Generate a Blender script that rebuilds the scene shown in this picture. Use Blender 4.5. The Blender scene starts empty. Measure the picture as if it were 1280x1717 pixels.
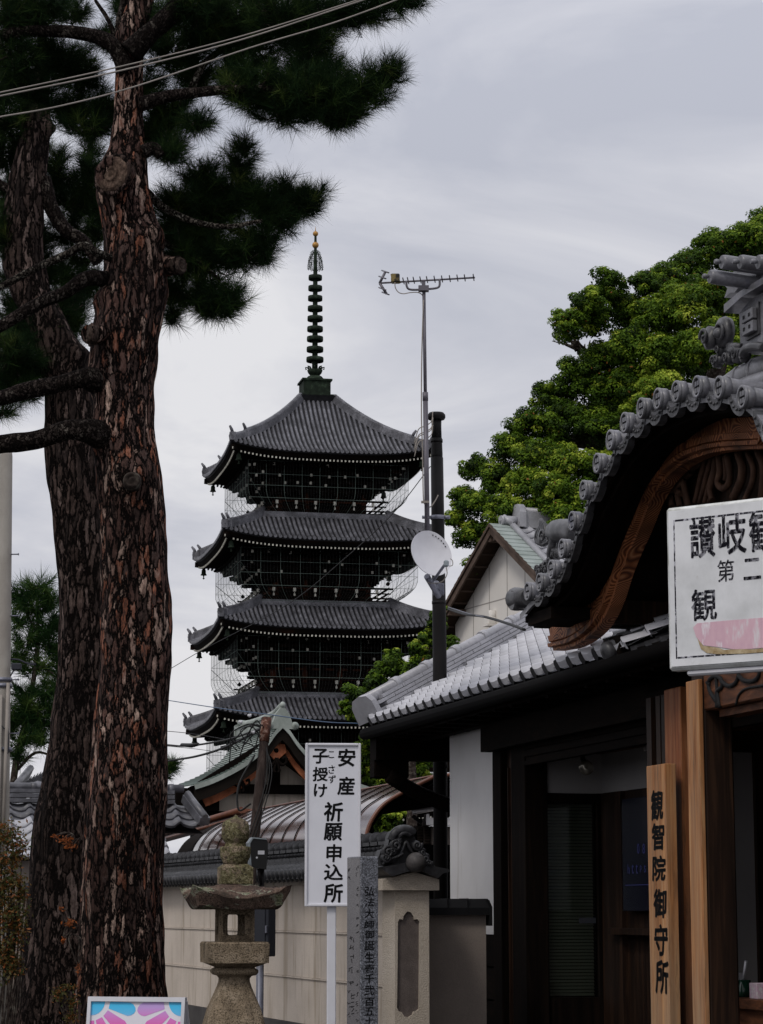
import bpy, math, random
import numpy as np
from mathutils import Vector, Matrix, noise
from mathutils.geometry import tessellate_polygon
random.seed(7)
S = bpy.context.scene
COL = S.collection
R_ = math.radians

# ------------------------------------------------------------------ camera
F_PX, CXP, CYP, HOR = 4000.0, 640.0, 858.5, 1525.0      # photograph: focal length and horizon in pixels
PITCH = math.atan((HOR - CYP) / F_PX)
EYE = 1.6
cam = bpy.data.cameras.new('camera')
cam_o = bpy.data.objects.new('camera', cam)
COL.objects.link(cam_o)
cam.sensor_fit = 'VERTICAL'
cam.sensor_height = 24.0
cam.lens = 24.0 * F_PX / 1717.0
cam.clip_start = 0.1
cam.clip_end = 5000
cam_o.location = (0, 0, EYE)
cam_o.rotation_euler = (math.pi / 2 + PITCH, 0, 0)
S.camera = cam_o

# ------------------------------------------------------------------ world and sun (overcast)
SUN_EL, SUN_AZ = R_(48), R_(215)          # azimuth clockwise from +Y: behind the camera, to the left
W = bpy.data.worlds.new('World')
S.world = W
W.use_nodes = True
nt = W.node_tree
nt.nodes.clear()
def N(nt, t, **kw):
    n = nt.nodes.new(t)
    for k, v in kw.items():
        if k in n.inputs: n.inputs[k].default_value = v
        else: setattr(n, k, v)
    return n
def L(nt, a, ao, b, bi): nt.links.new(a.outputs[ao], b.inputs[bi])
def ramp(nt, stops, interp='LINEAR'):
    r = nt.nodes.new('ShaderNodeValToRGB')
    r.color_ramp.interpolation = interp
    e = r.color_ramp.elements
    while len(e) < len(stops): e.new(0.5)
    for i, (p, c) in enumerate(stops):
        e[i].position = p
        e[i].color = (c[0], c[1], c[2], 1) if not isinstance(c, (int, float)) else (c, c, c, 1)
    return r
sky = N(nt, 'ShaderNodeTexSky', sky_type='NISHITA')
sky.sun_disc = False; sky.sun_elevation = SUN_EL; sky.sun_rotation = SUN_AZ
sky.air_density = 2.0; sky.dust_density = 4.0
tc = N(nt, 'ShaderNodeTexCoord')
sep = N(nt, 'ShaderNodeSeparateXYZ'); L(nt, tc, 'Generated', sep, 0)
mp = N(nt, 'ShaderNodeMapping'); mp.inputs['Scale'].default_value = (1.8, 1.8, 7.0); mp.inputs['Location'].default_value = (3.1, .7, .4)
L(nt, tc, 'Generated', mp, 0)
n1 = N(nt, 'ShaderNodeTexNoise', Scale=1.7, Detail=7.0, Roughness=0.56, Distortion=0.7); L(nt, mp, 0, n1, 'Vector')
cr = ramp(nt, [(0.36, (0.475, 0.49, 0.565)), (0.48, (0.60, 0.605, 0.665)), (0.60, (0.76, 0.755, 0.785))]); L(nt, n1, 'Fac', cr, 0)
grad = N(nt, 'ShaderNodeMapRange'); grad.inputs['From Min'].default_value = 0.28; grad.inputs['From Max'].default_value = 1.0
grad.inputs['To Min'].default_value = 1.0; grad.inputs['To Max'].default_value = 1.7; L(nt, sep, 'Z', grad, 'Value')
mul = N(nt, 'ShaderNodeVectorMath', operation='SCALE'); L(nt, cr, 0, mul, 0); L(nt, grad, 0, mul, 'Scale')
bgc = N(nt, 'ShaderNodeBackground', Strength=1.0); L(nt, mul, 0, bgc, 'Color')
bgs = N(nt, 'ShaderNodeBackground', Strength=0.06); L(nt, sky, 0, bgs, 'Color')
mix = N(nt, 'ShaderNodeMixShader'); mix.inputs[0].default_value = 0.9
L(nt, bgs, 0, mix, 1); L(nt, bgc, 0, mix, 2)
out = N(nt, 'ShaderNodeOutputWorld'); L(nt, mix, 0, out, 0)
sl = bpy.data.lights.new('sun', 'SUN'); sl.energy = 1.1; sl.angle = R_(14); sl.color = (1.0, 0.95, 0.88)
so = bpy.data.objects.new('sun', sl); COL.objects.link(so); so.location = (-20, -30, 60)
sd = Vector((math.sin(SUN_AZ) * math.cos(SUN_EL), math.cos(SUN_AZ) * math.cos(SUN_EL), math.sin(SUN_EL)))
so.rotation_euler = (-sd).to_track_quat('-Z', 'Y').to_euler()
S.view_settings.view_transform = 'Standard'
S.view_settings.look = 'None'
S.view_settings.exposure = 0.12
S.view_settings.gamma = 1.0
S.view_settings.use_curve_mapping = False

# ------------------------------------------------------------------ measuring helpers: a sight line through a photo pixel meets a real plane
def ray(x, y):
    X = (x - CXP) / F_PX; Y = (CYP - y) / F_PX
    return Vector((X, math.cos(PITCH) - Y * math.sin(PITCH), math.sin(PITCH) + Y * math.cos(PITCH)))
def at(x, y, d):
    r = ray(x, y)
    return r * (d / r.y) + Vector((0, 0, EYE))
class Frame:
    """u runs away from the camera along the street, v to the right of it, z up"""
    def __init__(s, deg, o=(0, 0, 0)):
        a = R_(deg); s.D = Vector((-math.sin(a), math.cos(a), 0)); s.R = Vector((math.cos(a), math.sin(a), 0)); s.o = Vector(o); s.Z = Vector((0, 0, 1))
    def p(s, u, v, z): return s.o + s.D * u + s.R * v + s.Z * z
    def onv(s, x, y, v):
        r = ray(x, y); c = Vector((0, 0, EYE)) - s.o
        t = (v - c.dot(s.R)) / r.dot(s.R); P = c + r * t
        return P.dot(s.D), P.z + s.o.z * 0
    def onu(s, x, y, u):
        r = ray(x, y); c = Vector((0, 0, EYE)) - s.o
        t = (u - c.dot(s.D)) / r.dot(s.D); P = c + r * t
        return P.dot(s.R), P.z
    def M(s): return Matrix((s.D, s.R, s.Z)).transposed()   # columns D,R,Z
G = Frame(15)            # the shop, the gate and the halls behind all share this grid
FW = Frame(17.5)         # the plastered fence

# ------------------------------------------------------------------ mesh builder
class MB:
    def __init__(s): s.v = []; s.f = []; s.m = []; s.mi = 0; s.sm = []
    def add(s, vs, fs, smooth=False):
        b = len(s.v); s.v += [tuple(x) for x in vs]
        s.f += [tuple(i + b for i in f) for f in fs]
        s.m += [s.mi] * len(fs); s.sm += [smooth] * len(fs)
    def box(s, c, size, fr=None, bev=0.0):
        """c centre (world Vector), size (along D,R,Z of frame fr)"""
        D, R, Z = (fr.D, fr.R, fr.Z) if fr else (Vector((0, 1, 0)), Vector((1, 0, 0)), Vector((0, 0, 1)))
        c = Vector(c); a, b, h = [x / 2 for x in size]
        if bev <= 0:
            vs = [c + D * (i * a) + R * (j * b) + Z * (k * h) for i in (-1, 1) for j in (-1, 1) for k in (-1, 1)]
            s.add(vs, [(0, 1, 3, 2), (4, 6, 7, 5), (0, 4, 5, 1), (2, 3, 7, 6), (0, 2, 6, 4), (1, 5, 7, 3)])
        else:
            bm_ = min(bev, a * .9, b * .9, h * .9)
            pts = []
            for (aa, bb, hh) in ((a - bm_, b - bm_, h), (a, b - bm_, h - bm_), (a - bm_, b, h - bm_)):
                for i in (-1, 1):
                    for j in (-1, 1):
                        for k in (-1, 1): pts.append(c + D * (i * aa) + R * (j * bb) + Z * (k * hh))
            def I(g, i, j, k): return g * 8 + (i > 0) * 4 + (j > 0) * 2 + (k > 0)
            fs = []
            for k in (-1, 1): fs.append(tuple(I(0, i, j, k) for i, j in ((-1, -1), (1, -1), (1, 1), (-1, 1))))
            for i in (-1, 1): fs.append(tuple(I(1, i, j, k) for j, k in ((-1, -1), (1, -1), (1, 1), (-1, 1))))
            for j in (-1, 1): fs.append(tuple(I(2, i, j, k) for i, k in ((-1, -1), (1, -1), (1, 1), (-1, 1))))
            for i in (-1, 1):
                for k in (-1, 1): fs.append((I(0, i, -1, k), I(0, i, 1, k), I(1, i, 1, k), I(1, i, -1, k)))
            for j in (-1, 1):
                for k in (-1, 1): fs.append((I(0, -1, j, k), I(0, 1, j, k), I(2, 1, j, k), I(2, -1, j, k)))
            for i in (-1, 1):
                for j in (-1, 1): fs.append((I(1, i, j, -1), I(1, i, j, 1), I(2, i, j, 1), I(2, i, j, -1)))
            for i in (-1, 1):
                for j in (-1, 1):
                    for k in (-1, 1): fs.append((I(0, i, j, k), I(1, i, j, k), I(2, i, j, k)))
            s.add(pts, fs)
    def ubox(s, fr, u0, u1, v0, v1, z0, z1, bev=0.0):
        s.box(fr.p((u0 + u1) / 2, (v0 + v1) / 2, (z0 + z1) / 2), (abs(u1 - u0), abs(v1 - v0), abs(z1 - z0)), fr, bev)
    def beam(s, p0, p1, w, h, up=Vector((0, 0, 1))):
        p0 = Vector(p0); p1 = Vector(p1); d = (p1 - p0).normalized()
        r = d.cross(up).normalized(); u2 = r.cross(d)
        vs = [p + r * (i * w / 2) + u2 * (j * h / 2) for p in (p0, p1) for i, j in ((-1, -1), (1, -1), (1, 1), (-1, 1))]
        s.add(vs, [(3, 2, 1, 0), (4, 5, 6, 7), (0, 1, 5, 4), (1, 2, 6, 5), (2, 3, 7, 6), (3, 0, 4, 7)])
    def tube(s, pts, r, n=8, caps=True, smooth=True, up=None):
        pts = [Vector(p) for p in pts]; rr = r if isinstance(r, (list, tuple)) else [r] * len(pts)
        t = (pts[1] - pts[0]).normalized()
        ref = up or (Vector((0, 0, 1)) if abs(t.z) < .9 else Vector((1, 0, 0)))
        x = t.cross(ref).normalized(); vs = []
        for i, p in enumerate(pts):
            t = (pts[min(i + 1, len(pts) - 1)] - pts[max(i - 1, 0)]).normalized()
            x = (x - t * x.dot(t)).normalized(); y = t.cross(x)
            for k in range(n):
                a = 2 * math.pi * k / n
                vs.append(p + (x * math.cos(a) + y * math.sin(a)) * rr[i])
        fs = [(i * n + k, i * n + (k + 1) % n, (i + 1) * n + (k + 1) % n, (i + 1) * n + k) for i in range(len(pts) - 1) for k in range(n)]
        s.add(vs, fs, smooth)
        if caps:
            b = len(s.v) - len(vs)
            s.f += [tuple(b + k for k in range(n))[::-1], tuple(b + (len(pts) - 1) * n + k for k in range(n))]
            s.m += [s.mi] * 2; s.sm += [False] * 2
    def lathe(s, prof, c, n=24, smooth=True, axis=None, sq=None, rot=0.0):
        """prof list of (r,z); sq: polygon sides (e.g. 4) instead of round"""
        c = Vector(c); n = sq or n
        A = (axis or Vector((0, 0, 1))).normalized()
        X = A.orthogonal().normalized() if axis else Vector((1, 0, 0)); Y = A.cross(X)
        vs = []
        for r, z in prof:
            for k in range(n):
                a = rot + 2 * math.pi * k / n
                vs.append(c + A * z + (X * math.cos(a) + Y * math.sin(a)) * r)
        m = len(prof)
        fs = [(i * n + k, i * n + (k + 1) % n, (i + 1) * n + (k + 1) % n, (i + 1) * n + k) for i in range(m - 1) for k in range(n)]
        s.add(vs, fs, smooth and not sq)
        b = len(s.v) - len(vs)
        s.f += [tuple(b + k for k in range(n))[::-1], tuple(b + (m - 1) * n + k for k in range(n))]; s.m += [s.mi] * 2; s.sm += [False] * 2
    def prism(s, poly, to, d, holes=None, bev=0):
        """poly [(a,b)] mapped by to(a,b,depth); extruded from depth 0 to d"""
        loops = [poly] + (holes or [])
        tess = tessellate_polygon([[Vector((a, b, 0)) for a, b in lp] for lp in loops])
        flat = [q for lp in loops for q in lp]; n = len(flat)
        vs = [to(a, b, 0) for a, b in flat] + [to(a, b, d) for a, b in flat]
        fs = [tuple(t) for t in tess] + [tuple(i + n for i in t)[::-1] for t in tess]
        o = 0
        for lp in loops:
            m = len(lp)
            fs += [(o + i, o + (i + 1) % m, n + o + (i + 1) % m, n + o + i) for i in range(m)]; o += m
        s.add(vs, fs)
    def grid(s, fn, nu, nv, smooth=True):
        vs = [fn(i / nu, j / nv) for i in range(nu + 1) for j in range(nv + 1)]
        s.add(vs, [(i * (nv + 1) + j, (i + 1) * (nv + 1) + j, (i + 1) * (nv + 1) + j + 1, i * (nv + 1) + j + 1) for i in range(nu) for j in range(nv)], smooth)
    def blob(s, c, r, nu=12, nv=8, fr=None, nz=0.0):
        """ellipsoid; r=(along D, R, Z)"""
        D, R, Z = (fr.D, fr.R, fr.Z) if fr else (Vector((0, 1, 0)), Vector((1, 0, 0)), Vector((0, 0, 1)))
        c = Vector(c); r = r if isinstance(r, (tuple, list)) else (r, r, r)
        vs = []
        for j in range(nv + 1):
            th = math.pi * j / nv
            for i in range(nu):
                ph = 2 * math.pi * i / nu
                q = Vector((math.sin(th) * math.cos(ph), math.sin(th) * math.sin(ph), math.cos(th)))
                k = 1 + nz * noise.noise(q * 2.3 + c)
                vs.append(c + (D * (q.x * r[0]) + R * (q.y * r[1]) + Z * (q.z * r[2])) * k)
        s.add(vs, [(j * nu + i, j * nu + (i + 1) % nu, (j + 1) * nu + (i + 1) % nu, (j + 1) * nu + i) for j in range(nv) for i in range(nu)], True)

def root_loc(o):
    while o.parent: o = o.parent
    return Vector(o.location)
def build(name, mb, mat, parent=None, loc=None):
    off = root_loc(parent) if parent else Vector(loc if loc is not None else (0, 0, 0))
    me = bpy.data.meshes.new(name)
    V = np.array(mb.v, dtype=np.float64) - np.array(off)
    me.from_pydata(V.tolist(), [], mb.f)
    mats = mat if isinstance(mat, (list, tuple)) else [mat]
    for m in mats: me.materials.append(m)
    me.polygons.foreach_set('material_index', mb.m)
    me.polygons.foreach_set('use_smooth', mb.sm)
    me.update()
    o = bpy.data.objects.new(name, me); COL.objects.link(o)
    if parent: o.parent = parent
    else: o.location = off
    return o
def raw_mesh(name, V, F, mat, parent=None, loc=None, smooth=False, attr=None):
    """numpy verts and uniform faces (n,k)"""
    off = root_loc(parent) if parent else Vector(loc if loc is not None else (0, 0, 0))
    V = V - np.array(off); k = F.shape[1]
    me = bpy.data.meshes.new(name)
    me.vertices.add(len(V)); me.vertices.foreach_set('co', V.astype(np.float32).ravel())
    me.loops.add(F.size); me.loops.foreach_set('vertex_index', F.astype(np.int32).ravel())
    me.polygons.add(len(F)); me.polygons.foreach_set('loop_start', np.arange(0, F.size, k, dtype=np.int32))
    me.polygons.foreach_set('loop_total', np.full(len(F), k, dtype=np.int32))
    if smooth: me.polygons.foreach_set('use_smooth', np.ones(len(F), dtype=bool))
    me.materials.append(mat); me.update(calc_edges=True)
    if attr is not None:
        a = me.attributes.new('tint', 'FLOAT', 'FACE'); a.data.foreach_set('value', attr.astype(np.float32))
    o = bpy.data.objects.new(name, me); COL.objects.link(o)
    if parent: o.parent = parent
    else: o.location = off
    return o
def thing(name, loc, label, cat, group=None):
    o = bpy.data.objects.new(name, None); COL.objects.link(o); o.location = loc; o.empty_display_size = .3
    o['label'] = label; o['category'] = cat
    if group: o['group'] = group
    return o
def tag(o, label=None, cat=None, group=None, kind=None):
    for k, v in (('label', label), ('category', cat), ('group', group), ('kind', kind)):
        if v: o[k] = v
    return o
def catmull(P, n=8):
    P = [Vector(p) for p in P]; Q = [P[0] * 2 - P[1]] + P + [P[-1] * 2 - P[-2]]; out = []
    for i in range(1, len(Q) - 2):
        for k in range(n):
            t = k / n; a, b, c, d = Q[i - 1], Q[i], Q[i + 1], Q[i + 2]
            out.append(0.5 * ((2 * b) + (c - a) * t + (2 * a - 5 * b + 4 * c - d) * t * t + (3 * b - a - 3 * c + d) * t ** 3))
    out.append(P[-1]); return out
_fc = {}
def glyph(ch, offset=0.0, font=None):
    key = (ch, offset)
    if key in _fc: return _fc[key]
    cu = bpy.data.curves.new('t', 'FONT'); cu.body = ch; cu.size = 1.0; cu.offset = offset; cu.resolution_u = 4; cu.fill_mode = 'FRONT'
    o = bpy.data.objects.new('t', cu); COL.objects.link(o)
    dg = bpy.context.evaluated_depsgraph_get(); oe = o.evaluated_get(dg); me = oe.to_mesh()
    vs = [tuple(v.co[:2]) for v in me.vertices]; fs = [tuple(p.vertices) for p in me.polygons]
    oe.to_mesh_clear(); bpy.data.objects.remove(o); bpy.data.curves.remove(cu)
    if vs:
        xs = [v[0] for v in vs]; ys = [v[1] for v in vs]; bb = (min(xs), min(ys), max(xs), max(ys))
    else: bb = (0, 0, 1, 1)
    _fc[key] = (vs, fs, bb); return _fc[key]
def put_glyph(mb, ch, cx, cy, w, h, to, offset=0.0, wob=0.0, shear=0.0, bold=0.0):
    if bold:
        for k in range(8): put_glyph(mb, ch, cx + bold * w * math.cos(k * .7854), cy + bold * h * math.sin(k * .7854), w, h, to, 0.0, wob, shear)
        offset = 0.0
    """fit the glyph into a box w x h centred on (cx, cy); to(a,b)->world"""
    vs, fs, (x0, y0, x1, y1) = glyph(ch, offset)
    sx = w / max(x1 - x0, .12) if w else h / max(y1 - y0, .12); sy = h / max(y1 - y0, .12) if h else sx
    if (x1 - x0) < .3: sx = sy
    if (y1 - y0) < .3: sy = sx
    q = []
    for x, y in vs:
        a = (x - (x0 + x1) / 2) * sx; b = (y - (y0 + y1) / 2) * sy
        if wob: a += wob * w * noise.noise(Vector((x * 1.6, y * 1.6, ord(ch[0]) % 97))); b += wob * (h or w) * noise.noise(Vector((x * 1.6, y * 1.6, 9 + ord(ch[0]) % 97)))
        q.append(to(cx + a + b * shear, cy + b))
    mb.add(q, fs)
# ------------------------------------------------------------------ materials
def new_mat(name, rough=0.7, spec=0.3, metal=0.0):
    m = bpy.data.materials.new(name); m.use_nodes = True; t = m.node_tree
    b = t.nodes['Principled BSDF']; b.inputs['Roughness'].default_value = rough
    b.inputs['Specular IOR Level'].default_value = spec; b.inputs['Metallic'].default_value = metal
    return m, t, b
def coords(t, scale=(1, 1, 1), rot=(0, 0, 0)):
    tc = t.nodes.new('ShaderNodeTexCoord'); mp = t.nodes.new('ShaderNodeMapping')
    mp.inputs['Scale'].default_value = scale; mp.inputs['Rotation'].default_value = rot
    L(t, tc, 'Object', mp, 0); return mp
def bump(t, b, src, so, strength=.3, dist=.01):
    n = N(t, 'ShaderNodeBump', Strength=strength, Distance=dist); L(t, src, so, n, 'Height'); L(t, n, 0, b, 'Normal'); return n
def mixc(t, fac, fo, a, b_, mode='MIX'):
    m = t.nodes.new('ShaderNodeMix'); m.data_type = 'RGBA'; m.blend_type = mode
    if fac is None: m.inputs[0].default_value = fo
    else: L(t, fac, fo, m, 0)
    for inp, val in ((6, a), (7, b_)):
        if isinstance(val, tuple) and len(val) == 3: m.inputs[inp].default_value = (*val, 1)
        else: t.links.new(val, m.inputs[inp])
    return m
def mottled(name, stops, scale=6, rough=.7, spec=.3, bmp=.2, bd=.01, stretch=(1, 1, 1), detail=6, metal=0, rough2=None, fine=None, dirt=None):
    m, t, b = new_mat(name, rough, spec, metal); mp = coords(t, stretch)
    n = N(t, 'ShaderNodeTexNoise', Scale=scale, Detail=detail, Roughness=.6); L(t, mp, 0, n, 'Vector')
    r = ramp(t, stops); L(t, n, 'Fac', r, 0); col = r.outputs[0]
    if fine:
        n2 = N(t, 'ShaderNodeTexNoise', Scale=fine[0], Detail=3); L(t, mp, 0, n2, 'Vector')
        r2 = ramp(t, [(.35, 1 - fine[1]), (.65, 1 + 0 * fine[1])]); L(t, n2, 'Fac', r2, 0)
        mm = mixc(t, None, 1.0, col, r2.outputs[0], 'MULTIPLY'); col = mm.outputs[2]
    if dirt:      # (colour, scale, threshold): blotches
        mp2 = coords(t, dirt[3] if len(dirt) > 3 else (1, 1, 1))
        n3 = N(t, 'ShaderNodeTexNoise', Scale=dirt[1], Detail=5, Roughness=.65); L(t, mp2, 0, n3, 'Vector')
        r3 = ramp(t, [(dirt[2], 0.0), (min(dirt[2] + .12, 1), 1.0)]); L(t, n3, 'Fac', r3, 0)
        mm = mixc(t, r3, 0, col, dirt[0]); col = mm.outputs[2]
    t.links.new(col, b.inputs['Base Color'])
    if rough2 is not None:
        rr = ramp(t, [(.3, rough), (.7, rough2)]); L(t, n, 'Fac', rr, 0); L(t, rr, 0, b, 'Roughness')
    if bmp: bump(t, b, n if not fine else n2, 'Fac', bmp, bd)
    return m
def wood(name, dark, mid, light, axis='Z', scale=1.0, rough=.6, bmp=.25, contrast=1.0, spec=.15, worn=None):
    m, t, b = new_mat(name, rough, spec)
    st = {'Z': (26, 26, 1.3), 'X': (1.3, 26, 26), 'Y': (26, 1.3, 26)}[axis]
    mp = coords(t, tuple(s * scale for s in st))
    n0 = N(t, 'ShaderNodeTexNoise', Scale=1.0, Detail=6, Roughness=.65, Distortion=.6); L(t, mp, 0, n0, 'Vector')
    r = ramp(t, [(.5 - .2 / contrast, dark), (.5, mid), (.5 + .18 / contrast, light)]); L(t, n0, 'Fac', r, 0)
    mp2 = coords(t, tuple(s * .12 for s in st)); n2 = N(t, 'ShaderNodeTexNoise', Scale=1.0, Detail=2); L(t, mp2, 0, n2, 'Vector')
    r2 = ramp(t, [(.3, .6), (.7, 1.15)]); L(t, n2, 'Fac', r2, 0)
    mm = mixc(t, None, 1.0, r.outputs[0], r2.outputs[0], 'MULTIPLY')
    col = mm.outputs[2]
    if worn:      # silvered, dirty patches running with the grain, heavier near the foot
        mp3 = coords(t, (9, 9, .9)); n3 = N(t, 'ShaderNodeTexNoise', Scale=1.0, Detail=6, Roughness=.7); L(t, mp3, 0, n3, 'Vector')
        tc3 = t.nodes.new('ShaderNodeTexCoord'); s3 = N(t, 'ShaderNodeSeparateXYZ'); L(t, tc3, 'Object', s3, 0)
        zz = N(t, 'ShaderNodeMath', operation='MULTIPLY_ADD'); L(t, s3, 'Z', zz, 0); zz.inputs[1].default_value = -.09; L(t, n3, 'Fac', zz, 2)
        r3 = ramp(t, [(.24, 0.0), (.50, .75)]); L(t, zz, 0, r3, 0); c3 = mixc(t, r3, 0, col, worn)
        n5 = N(t, 'ShaderNodeTexNoise', Scale=2.3, Detail=5, Roughness=.75); L(t, mp3, 0, n5, 'Vector'); r5 = ramp(t, [(.56, 0.0), (.70, .7)]); L(t, n5, 'Fac', r5, 0)
        c3 = mixc(t, r5, 0, c3.outputs[2], tuple(x * .35 for x in worn)); col = c3.outputs[2]
    t.links.new(col, b.inputs['Base Color']); bump(t, b, n0, 'Fac', bmp, .004)
    return m
M = {}
# --- bark: plates between deep fissures, flakes of red-brown and pale grey
def bark(name, plates, fissure=(.006, .004, .0035), sc=20.0, st=.32, bd=.03):
    m, t, b = new_mat(name, .95, .06); mp = coords(t, (1, 1, st))
    nd = N(t, 'ShaderNodeTexNoise', Scale=7, Detail=6, Roughness=.7); L(t, mp, 0, nd, 'Vector')
    va = N(t, 'ShaderNodeVectorMath', operation='MULTIPLY_ADD'); L(t, nd, 'Color', va, 0); va.inputs[1].default_value = (.16, .16, .30); L(t, mp, 0, va, 2)
    v1 = N(t, 'ShaderNodeTexVoronoi', feature='DISTANCE_TO_EDGE', Scale=sc, Randomness=1.0); L(t, va, 0, v1, 'Vector')
    v2 = N(t, 'ShaderNodeTexVoronoi', feature='F1', Scale=sc); L(t, va, 0, v2, 'Vector')
    v3 = N(t, 'ShaderNodeTexVoronoi', feature='DISTANCE_TO_EDGE', Scale=sc * 2.7); L(t, va, 0, v3, 'Vector')
    fn = N(t, 'ShaderNodeTexNoise', Scale=46, Detail=6, Roughness=.75); L(t, mp, 0, fn, 'Vector')
    big = N(t, 'ShaderNodeTexNoise', Scale=2.2, Detail=4); L(t, mp, 0, big, 'Vector')
    bw = N(t, 'ShaderNodeSeparateColor'); L(t, v2, 'Color', bw, 0)
    ad = N(t, 'ShaderNodeMath', operation='MULTIPLY_ADD'); L(t, fn, 'Fac', ad, 0); ad.inputs[1].default_value = .7; L(t, bw, 0, ad, 2)
    sb = N(t, 'ShaderNodeMath', operation='SUBTRACT'); L(t, ad, 0, sb, 0); sb.inputs[1].default_value = .35
    pr = ramp(t, plates); L(t, sb, 0, pr, 0)
    fr = ramp(t, [(.32, .35), (.62, 1.3)]); L(t, fn, 'Fac', fr, 0)
    c1 = mixc(t, None, 1.0, pr.outputs[0], fr.outputs[0], 'MULTIPLY')
    br = ramp(t, [(.35, .45), (.65, 1.25)]); L(t, big, 'Fac', br, 0); c1 = mixc(t, None, 1.0, c1.outputs[2], br.outputs[0], 'MULTIPLY')
    wob = N(t, 'ShaderNodeMath', operation='MULTIPLY_ADD'); L(t, fn, 'Fac', wob, 0); wob.inputs[1].default_value = -.14; L(t, v1, 'Distance', wob, 2)
    er = ramp(t, [(.0, 0.0), (.13, 1.0)]); L(t, wob, 0, er, 0)
    c2 = mixc(t, er, 0, fissure, c1.outputs[2]); L(t, c2, 2, b, 'Base Color')
    hr = ramp(t, [(0.0, 0.0), (.12, .7), (.4, 1.0)]); L(t, v1, 'Distance', hr, 0)
    h3 = ramp(t, [(0.0, 0.0), (.12, 1.0)]); L(t, v3, 'Distance', h3, 0)
    hm = N(t, 'ShaderNodeMath', operation='MULTIPLY_ADD'); L(t, fn, 'Fac', hm, 0); hm.inputs[1].default_value = .45; L(t, hr, 0, hm, 2)
    hk = N(t, 'ShaderNodeMath', operation='MULTIPLY_ADD'); L(t, h3, 0, hk, 0); hk.inputs[1].default_value = .18; L(t, hm, 0, hk, 2)
    bump(t, b, hk, 0, 1.0, bd); return m
M['bark'] = bark('pine_bark', [(0, (.065, .045, .040)), (.3, (.14, .078, .064)), (.5, (.11, .080, .072)), (.62, (.34, .125, .072)), (.78, (.34, .225, .185)), (1, (.60, .43, .35))])
M['bark_dark'] = bark('pine_bark_dark', [(0, (.035, .026, .024)), (.4, (.072, .050, .043)), (.8, (.12, .083, .072)), (1, (.19, .14, .125))], sc=19)
M['bark_limb'] = bark('limb_bark', [(0, (.020, .016, .014)), (.4, (.045, .034, .030)), (.75, (.085, .068, .060)), (1, (.16, .14, .12))], sc=30, st=.8, bd=.02)
M['bark_branch'] = mottled('branch_bark', [(.3, (.012, .009, .008)), (.5, (.035, .026, .022)), (.68, (.10, .09, .075))], 22, .9, .1, .9, .02)
M['cut_wood'] = mottled('cut_wood', [(.3, (.022, .015, .012)), (.5, (.060, .042, .034)), (.68, (.10, .078, .066)), (.8, (.15, .125, .11))], 14, .85, .1, 1.0, .02, stretch=(1.4, 1.4, .6), fine=(60, .5))
def foliage(name, stops, rough=.5, spec=.35, trans=.25, attr=True):
    m, t, b = new_mat(name, rough, spec)
    a = N(t, 'ShaderNodeAttribute', attribute_name='tint'); r = ramp(t, stops); L(t, a, 'Fac', r, 0); L(t, r, 0, b, 'Base Color')
    tr = N(t, 'ShaderNodeBsdfTranslucent'); L(t, r, 0, tr, 'Color'); mx = N(t, 'ShaderNodeMixShader'); mx.inputs[0].default_value = trans
    o = t.nodes['Material Output']; L(t, b, 0, mx, 1); L(t, tr, 0, mx, 2); L(t, mx, 0, o, 0); return m
M['needles'] = foliage('pine_needles', [(0, (.005, .011, .005)), (.45, (.013, .030, .011)), (.8, (.044, .076, .018)), (1, (.10, .12, .03))], .7, .04, .10)
M['needles_far'] = foliage('pine_needles_far', [(0, (.008, .022, .009)), (.5, (.025, .062, .016)), (1, (.10, .15, .03))], .7, .06, .15)
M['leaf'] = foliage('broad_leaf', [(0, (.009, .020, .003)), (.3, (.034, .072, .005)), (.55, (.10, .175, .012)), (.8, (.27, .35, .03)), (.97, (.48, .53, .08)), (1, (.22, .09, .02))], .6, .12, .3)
M['leaf_red'] = foliage('autumn_leaf', [(0, (.03, .05, .012)), (.5, (.08, .06, .015)), (1, (.25, .07, .02))], .6, .2, .3)
M['leaf_orange'] = foliage('orange_leaf', [(0, (.16, .05, .015)), (1, (.36, .10, .025))], .6, .2, .3)
# --- roofs
M['tile_pagoda'] = mottled('old_roof_tile', [(.3, (.055, .055, .062)), (.5, (.115, .115, .13)), (.7, (.21, .21, .235))], 1.4, .45, .3, .0, stretch=(1, 1, 1), detail=8, fine=(14, .45))
M['tile_dark'] = mottled('dark_roof_tile', [(.3, (.010, .010, .011)), (.55, (.028, .028, .031)), (.75, (.08, .08, .088))], 8, .45, .3, .15, .003, fine=(40, .4))
M['tile_grey'] = mottled('grey_roof_tile', [(.3, (.27, .27, .29)), (.55, (.35, .35, .375)), (.75, (.42, .42, .45))], 3, .34, .5, .1, .003, fine=(30, .12), dirt=((.09, .09, .10), 7, .62))
M['tile_gate'] = mottled('smoked_gate_tile', [(.3, (.09, .09, .097)), (.5, (.15, .15, .165)), (.7, (.23, .23, .26))], 6, .36, .4, .12, .003, fine=(50, .2), dirt=((.07, .075, .12), 3.5, .62))
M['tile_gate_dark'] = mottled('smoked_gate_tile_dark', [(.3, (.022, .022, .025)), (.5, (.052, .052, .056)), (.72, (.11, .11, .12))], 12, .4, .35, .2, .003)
M['copper_green'] = mottled('verdigris_copper', [(.3, (.17, .195, .175)), (.5, (.27, .30, .275)), (.7, (.37, .405, .375))], 2.0, .6, .3, .05, .003, dirt=((.07, .10, .085), 3, .6, (1, 1, .3)))
M['copper_dark'] = mottled('aged_copper', [(.3, (.006, .009, .006)), (.55, (.014, .022, .014)), (.75, (.045, .07, .045))], 3.5, .8, .12, .1, .01)
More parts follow.
